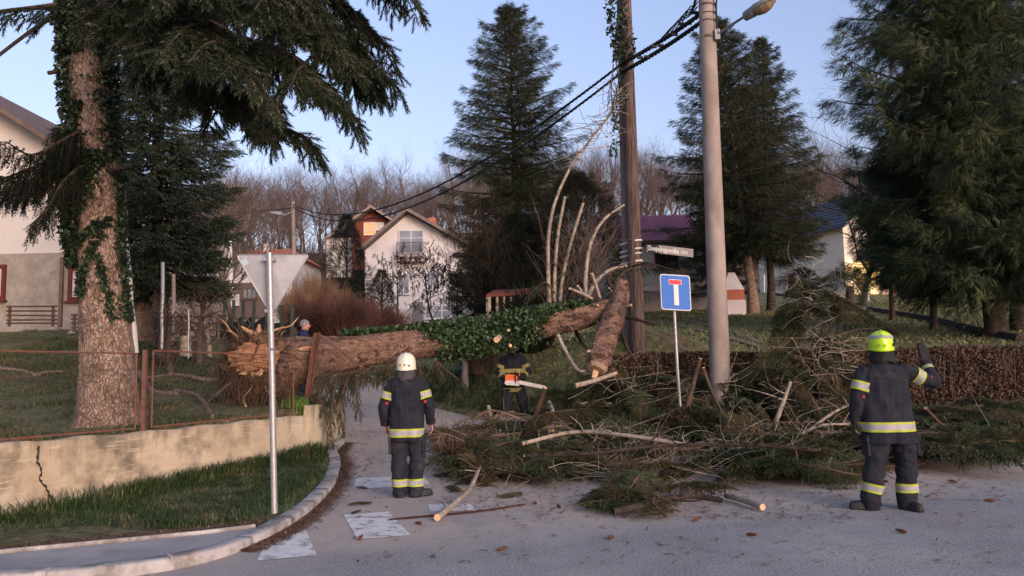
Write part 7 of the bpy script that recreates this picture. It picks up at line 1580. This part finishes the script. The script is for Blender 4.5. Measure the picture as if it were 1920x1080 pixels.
    if J.get('_helmet'):
        o = MB(); n = 32; V = []; prof = [(-.045, 1.0), (-.03, 1.01), (.0, 1.0), (.04, .97), (.075, .88), (.10, .74), (.12, .54), (.132, .30), (.136, .06)]
        hx, hy = (.118, .145)
        for z, f in prof:
            for q in range(n):
                a = 2*PI*q/n; rid = 1+.03*math.exp(-((math.cos(a))/.18)**2)*(1 if z > .0 else 0); dz = -.02*max(0, -math.sin(a)) if z < 0 else 0; V.append((hx*f*math.cos(a), hy*f*math.sin(a)*rid, z+dz+(.012*math.exp(-(math.cos(a)/.16)**2) if z > .03 else 0)))
        k = len(prof); f = [(i*n+q, i*n+(q+1) % n, (i+1)*n+(q+1) % n, (i+1)*n+q) for i in range(k-1) for q in range(n)]+[tuple(range((k-1)*n, k*n))]
        # flared rim
        V2 = [(x*1.07, y*(1.10 if y > 0 else 1.05), z-.018) for x, y, z in V[:n]]; b0 = len(V); V += V2; f += [(b0+q, b0+(q+1) % n, (q+1) % n, q) for q in range(n)]
        V3 = [(x*.93, y*.93, z-.002) for x, y, z in V2]; b1 = len(V); V += V3; f += [(b1+q, b1+(q+1) % n, b0+(q+1) % n, b0+q) for q in range(n)]
        V = (np.array(V)+[0, -.004, .022]) @ Rm.T+h0; o.add(V, f); hm = o.build('helmet', J['_helmet'], root, smooth=True)
        def onh(mb_, m, nm): 
            for a in mb_.v: a[:] = ((a+np.array([0, -.004, .022])) @ Rm.T+h0).astype(np.float32)
            mb_.build(nm, m, hm)
        if J.get('_hstyle') == 'band':
            o2 = MB(); V = []
            for z, f_ in ((.052, .985), (.082, .905)):
                for q in range(n+1): a = 2*PI*q/n; V.append((hx*f_*1.03*math.cos(a), hy*f_*1.03*math.sin(a), z+.012*math.exp(-(math.cos(a)/.16)**2)))
            o2.add(V, [(q, q+1, q+n+2, q+n+1) for q in range(n)]); onh(o2, M['silver'], 'reflective_band')
            o2 = MB(); o2.box((.118, -.005, .015), (.028, .10, .05)); onh(o2, M['black'], 'visor_mount'); o2 = MB(); o2.tube([(.10, .06, .01), (.126, .0, .0), (.10, -.09, -.02)], .016, 8); onh(o2, M['black'], 'visor_edge')
            o2 = MB(); o2.tube([(-.03, -.148, -.02), (0, -.152, -.012), (.03, -.148, -.02)], .014, 8); onh(o2, J['_helmet'], 'rear_knob')
        else:
            for x in (-.055, 0, .045):
                o2 = MB(); y_ = -math.sqrt(max(0, 1-(x/hx)**2))*hy*1.0; o2.box((x, y_-.002, -.012-.012*(x > .03)), (.024 if x < .03 else .042, .012, .014), rz=-x*5); onh(o2, M['black'], 'vent_slot')
        # neck flap
        o = MB(); n2 = 15; V = []
        for i in range(5):
            t_ = i/4
            for q in range(n2): a = math.radians(180+180*q/(n2-1)); rr_ = (.100+.018*t_+.006*math.sin(q*1.7+i)); V.append((rr_*math.cos(a), rr_*1.12*math.sin(a)-.002-.01*t_, -.035-.145*t_+.01*math.sin(q*.9)))
        V = (np.array(V)) @ Rm.T+h0; o.add(V, [(i*n2+q, i*n2+q+1, (i+1)*n2+q+1, (i+1)*n2+q) for i in range(4) for q in range(n2-1)]); fl_ = o.build('neck_flap', J.get('_flap', M['navy']), hm, smooth=True); sm_ = fl_.modifiers.new('t', 'SOLIDIFY'); sm_.thickness = .008
    return root, Rm
# left firefighter: standing, seen from behind
q = GP(764, 932)
build_person('firefighter', (q.x, q.y, float(itp(q.y, *RZ))+.002), 0, 'firefighter in a cream white helmet seen from behind, arms hanging, on the crossing', {
    'head': (-.005, .02, 1.585), 'neck': (0, 0, 1.43), 'pelvis': (0.0, 0, .86), 'shl': (-.185, .0, 1.355), 'shr': (.185, 0, 1.355), 'ell': (-.285, -.01, 1.09), 'elr': (.275, -.03, 1.10), 'wrl': (-.275, .06, .875), 'wrr': (.285, .07, .885), 'hdl': (-.268, .09, .79), 'hdr': (.295, .10, .80),
    'hpl': (-.105, 0, .80), 'hpr': (.105, 0, .80), 'knl': (-.10, .01, .46), 'knr': (.118, .01, .46), 'anl': (-.095, 0, .11), 'anr': (.105, 0, .11), '_hip': .80, '_hw': .205, '_th': .115, '_kn': .098, '_cf': .088, '_cuff': .09, '_hem': .665, '_sw': .248, '_jw': .212,
    '_toel': (-.1, 1, 0), '_toer': (.85, .45, 0), '_thumbl': (.3, 1, 0), '_thumbr': (-.3, 1, 0), '_backl': (-1, 0, 0), '_backr': (1, 0, 0), '_curll': .6, '_curlr': .6, '_cloth': M['navy_dusty'], '_jcloth': M['navy'], '_helmet': M['helmet_cream'], '_flap': mat('grey_neck_flap', (.05, .045, .055), (.08, .07, .08), 5, .8),
    '_bands': [((0, 0, .775), (0, 0, 1), .056, .30, 'j'), ((-.235, -.005, 1.225), (-.33, -.03, -1), .050, .105, 'j'), ((.235, -.015, 1.225), (.33, -.10, -1), .050, .105, 'j'), ((-.095, 0, .175), (0, 0, 1), .05, .125, 't'), ((.107, 0, .175), (0, 0, 1), .05, .125, 't')]}, 'fire', .995)
# right firefighter: left arm down, right arm raised
q = GP(1672, 955)
build_person('firefighter', (q.x, q.y, float(itp(q.y, *RZ))+.002), 0, 'firefighter in a lime yellow helmet seen from behind, one black gloved hand raised', {
    'head': (.02, .03, 1.66), 'neck': (0.0, 0, 1.49), 'pelvis': (.03, 0, .90), 'shl': (-.215, 0, 1.39), 'shr': (.215, 0, 1.40), 'ell': (-.295, -.02, 1.10), 'elr': (.525, .02, 1.27), 'wrl': (-.300, .04, .90), 'wrr': (.535, .14, 1.46), 'hdl': (-.305, .06, .81), 'hdr': (.53, .16, 1.56),
    'hpl': (-.08, 0, .83), 'hpr': (.15, 0, .83), 'knl': (-.13, .01, .48), 'knr': (.185, .01, .48), 'anl': (-.205, 0, .11), 'anr': (.165, 0, .11), '_hip': .82, '_hw': .245, '_th': .135, '_kn': .112, '_cf': .098, '_cuff': .09, '_hem': .66, '_sw': .278, '_jw': .272,
    '_toel': (-1, .25, 0), '_toer': (.15, -.9, 0), '_thumbl': (.3, 1, 0), '_thumbr': (-1, 0, 0), '_backl': (-1, 0, 0), '_backr': (0, -1, 0), '_curll': .75, '_curlr': .18, '_glovel': 1, '_glover': 1, '_cloth': M['navy'], '_helmet': M['helmet_lime'], '_hstyle': 'band', '_headyaw': -.35, '_flap': M['glove'],
    '_bands': [((.02, 0, .835), (0, 0, 1), .055, .36, 'j'), ((-.245, -.01, 1.245), (-.33, -.06, -1), .052, .105, 'j'), ((.36, .015, 1.332), (.9, .1, -.42), .052, .115, 'j'), ((.533, .11, 1.41), (.03, .53, .85), .022, .10, 'j'), ((-.18, 0, .215), (-.22, 0, -1), .05, .135, 't'), ((.172, 0, .215), (0, 0, 1), .05, .135, 't')]}, 'fire', 1.015)
# firefighter with the chainsaw, facing the camera, head behind the trunk
ps = P(965, 797, 15.3); gz3 = g(ps.x, 15.3)+.01
T3, _ = build_person('firefighter', (ps.x, 15.3, gz3), PI, 'firefighter holding a chainsaw, head hidden behind the ivy covered trunk', {
    'head': (0, .10, 1.62), 'neck': (0, .04, 1.46), 'pelvis': (0, -.03, .86), 'shl': (-.195, .03, 1.37), 'shr': (.195, .03, 1.37), 'ell': (-.30, .05, 1.10), 'elr': (.30, .03, 1.10), 'wrl': (-.16, .27, .99), 'wrr': (.17, .27, .94), 'hdl': (-.09, .31, .98), 'hdr': (.09, .31, .92),
    'hpl': (-.11, 0, .80), 'hpr': (.11, 0, .80), 'knl': (-.19, .07, .45), 'knr': (.14, .05, .45), 'anl': (-.22, 0, .11), 'anr': (.16, 0, .11), '_hip': .80, '_hw': .205, '_th': .12, '_kn': .10, '_cf': .088, '_cuff': .06, '_hem': .67, '_sw': .245, '_jw': .225,
    '_toel': (-.3, 1, 0), '_toer': (.3, 1, 0), '_thumbl': (.2, .2, 1), '_thumbr': (-.2, .2, 1), '_backl': (-.3, 1, 0), '_backr': (.3, 1, 0), '_curll': .95, '_curlr': .95, '_glovel': 1, '_glover': 1, '_cloth': M['navy_dusty'], '_jcloth': M['navy'], '_helmet': M['helmet_cream'], '_old': 1, '_nod': .3, '_bootm': mat('pale_boots', (.40, .36, .18), (.5, .45, .25), 9, .7),
    '_bands': [((0, 0, 1.13), (0, 0, 1), .045, .32, 'j'), ((0, -.02, .75), (0, 0, 1), .045, .32, 'j'), ((-.25, .04, 1.22), (-.36, .06, -1), .040, .105, 'j'), ((.25, .03, 1.22), (.36, 0, -1), .040, .105, 'j'), ((-.225, .16, 1.045), (.5, .75, -.4), .036, .10, 'j'), ((.235, .15, 1.02), (-.5, .75, -.5), .036, .10, 'j')]}, 'fire', .985)
# the chainsaw
S0 = T3.location; SW_ = empty('chainsaw', (S0.x-.02, 15.3-.34, S0.z+.93), 'orange and white chainsaw held level by the firefighter behind the trunk', 'chainsaw')
def cpart(name, mb, m, smooth=False): o_ = mb.build(name, m, SW_, smooth=smooth); return o_
M['sawor'] = mat('saw_orange', (.62, .10, .03), (.70, .14, .04), 8, .5); M['sawwh'] = mat('saw_grey', (.50, .48, .46), (.62, .60, .58), 8, .55)
def rbox(mb, c, d, bev=.25, **k):
    hx, hy, hz = d[0]/2, d[1]/2, d[2]/2; b = bev*min(hx, hz); pr = [(-hx+b, -hz), (hx-b, -hz), (hx, -hz+b), (hx, hz-b), (hx-b, hz), (-hx+b, hz), (-hx, hz-b), (-hx, -hz+b)]
    mb.prism([(c[0]+x, c[2]+z) for x, z in pr], c[1]-hy, c[1]+hy)
o = MB(); rbox(o, (-.03, 0, .04), (.24, .17, .15), .5); cpart('engine_cover', o, M['sawor'])
o = MB(); rbox(o, (.0, -.02, -.05), (.30, .16, .09), .6); cpart('crankcase', o, M['sawwh'])
o = MB(); n = 14; pr = [(.12, -.055)]+[(.60+.05*math.cos(math.radians(a)), -.028+.037*math.sin(math.radians(a))-.03) for a in range(-90, 91, 15)]+[(.12, .02)]
o.prism([(x, z-.02*(x/.6)) for x, z in pr], -.115, -.105); bar = cpart('guide_bar', o, mat('bar_steel', (.55, .52, .49), (.68, .65, .62), 8, .5))
o = MB(); o.tube([(x, -.11, z-.02*(x/.6)) for x, z in pr], .006, 5); c_ = o.build('chain', M['black'], bar)
o = MB(); o.tube(catmull([(-.13, 0, -.06), (-.24, 0, -.07), (-.27, 0, -.01), (-.24, 0, .05), (-.12, 0, .06)], 5), .016, 8); cpart('rear_handle', o, M['black'], True)
o = MB(); o.tube(catmull([(.06, -.10, -.04), (.05, -.12, .08), (.04, -.05, .17), (.04, .06, .17), (.05, .11, .05)], 5), .012, 8); cpart('front_handle', o, M['black'], True)
o = MB(); o.box((.12, 0, .14), (.015, .12, .09)); cpart('hand_guard', o, M['sawor'])
# make hands meet the handles: the saw sits in front of the belly between both gloves
SW_.rotation_euler = (0, .10, 0)
# grey haired man in a dark blue jacket
q = P(568, 645, 17); zz = g(q.x, 17.0); top = P(567, 599, 17).z; hgt = 1.73; 
Rt, Rm_ = build_person('person', (q.x, 17.0, top-1.725), -PI/2+.25, 'grey haired man in a dark blue jacket seen in profile beyond the fallen trunk', {
    'head': (0, .04, 1.60), 'neck': (0, 0, 1.44), 'pelvis': (0, 0, .86), 'shl': (-.18, 0, 1.35), 'shr': (.18, 0, 1.35), 'ell': (-.26, .0, 1.08), 'elr': (.26, .0, 1.08), 'wrl': (-.27, .08, .86), 'wrr': (.27, .08, .86), 'hdl': (-.27, .10, .78), 'hdr': (.27, .10, .78),
    'hpl': (-.10, 0, .80), 'hpr': (.10, 0, .80), 'knl': (-.11, .02, .46), 'knr': (.11, .02, .46), 'anl': (-.11, 0, .11), 'anr': (.11, 0, .11), '_hip': .80, '_hw': .19, '_th': .10, '_kn': .085, '_cf': .075, '_cuff': .06, '_hem': .72, '_sw': .235, '_jw': .205, '_nod': .15,
    '_toel': (-.1, 1, 0), '_toer': (.1, 1, 0), '_thumbl': (.3, 1, 0), '_thumbr': (-.3, 1, 0), '_backl': (-1, 0, 0), '_backr': (1, 0, 0), '_cloth': mat('dark_jeans', (.03, .035, .05), rough=.9), '_jcloth': mat('blue_jacket', (.012, .018, .060), (.020, .028, .085), 5, .8)}, 'man', 1.0)
o = MB(); n = 24; V = []; prof = [(-.035, .99), (.0, 1.03), (.04, 1.05), (.075, .95), (.10, .74), (.122, .35), (.126, .05)]
for z, f in prof:
    for k in range(n):
        a = 2*PI*k/n; fy = .100*f; y = fy*math.sin(a); fr_ = max(0, math.sin(a)); V.append((.083*f*math.cos(a), -.012+y*(1-.12*fr_), z+.055*fr_*(1 if z < .05 else 0)))
k_ = len(prof); Vh = np.array(V) @ Rm_.T+np.array((0, .04, 1.60)); o.add(Vh, [(i*n+k, i*n+(k+1) % n, (i+1)*n+(k+1) % n, (i+1)*n+k) for i in range(k_-1) for k in range(n)]+[tuple(range((k_-1)*n, k_*n))]); o.build('hair', M['hair'], Rt, smooth=True)
for s_ in (-1, 1):
    o = MB(); cap(o, (0, 0, 0), (0, .001, 0), .0075, .0075, 8)
    for a in o.v: a[:] = (a+np.array([s_*.031, .081, .018])) @ Rm_.T+np.array((0, .04, 1.60))
    o.build('eye', M['black'], Rt)
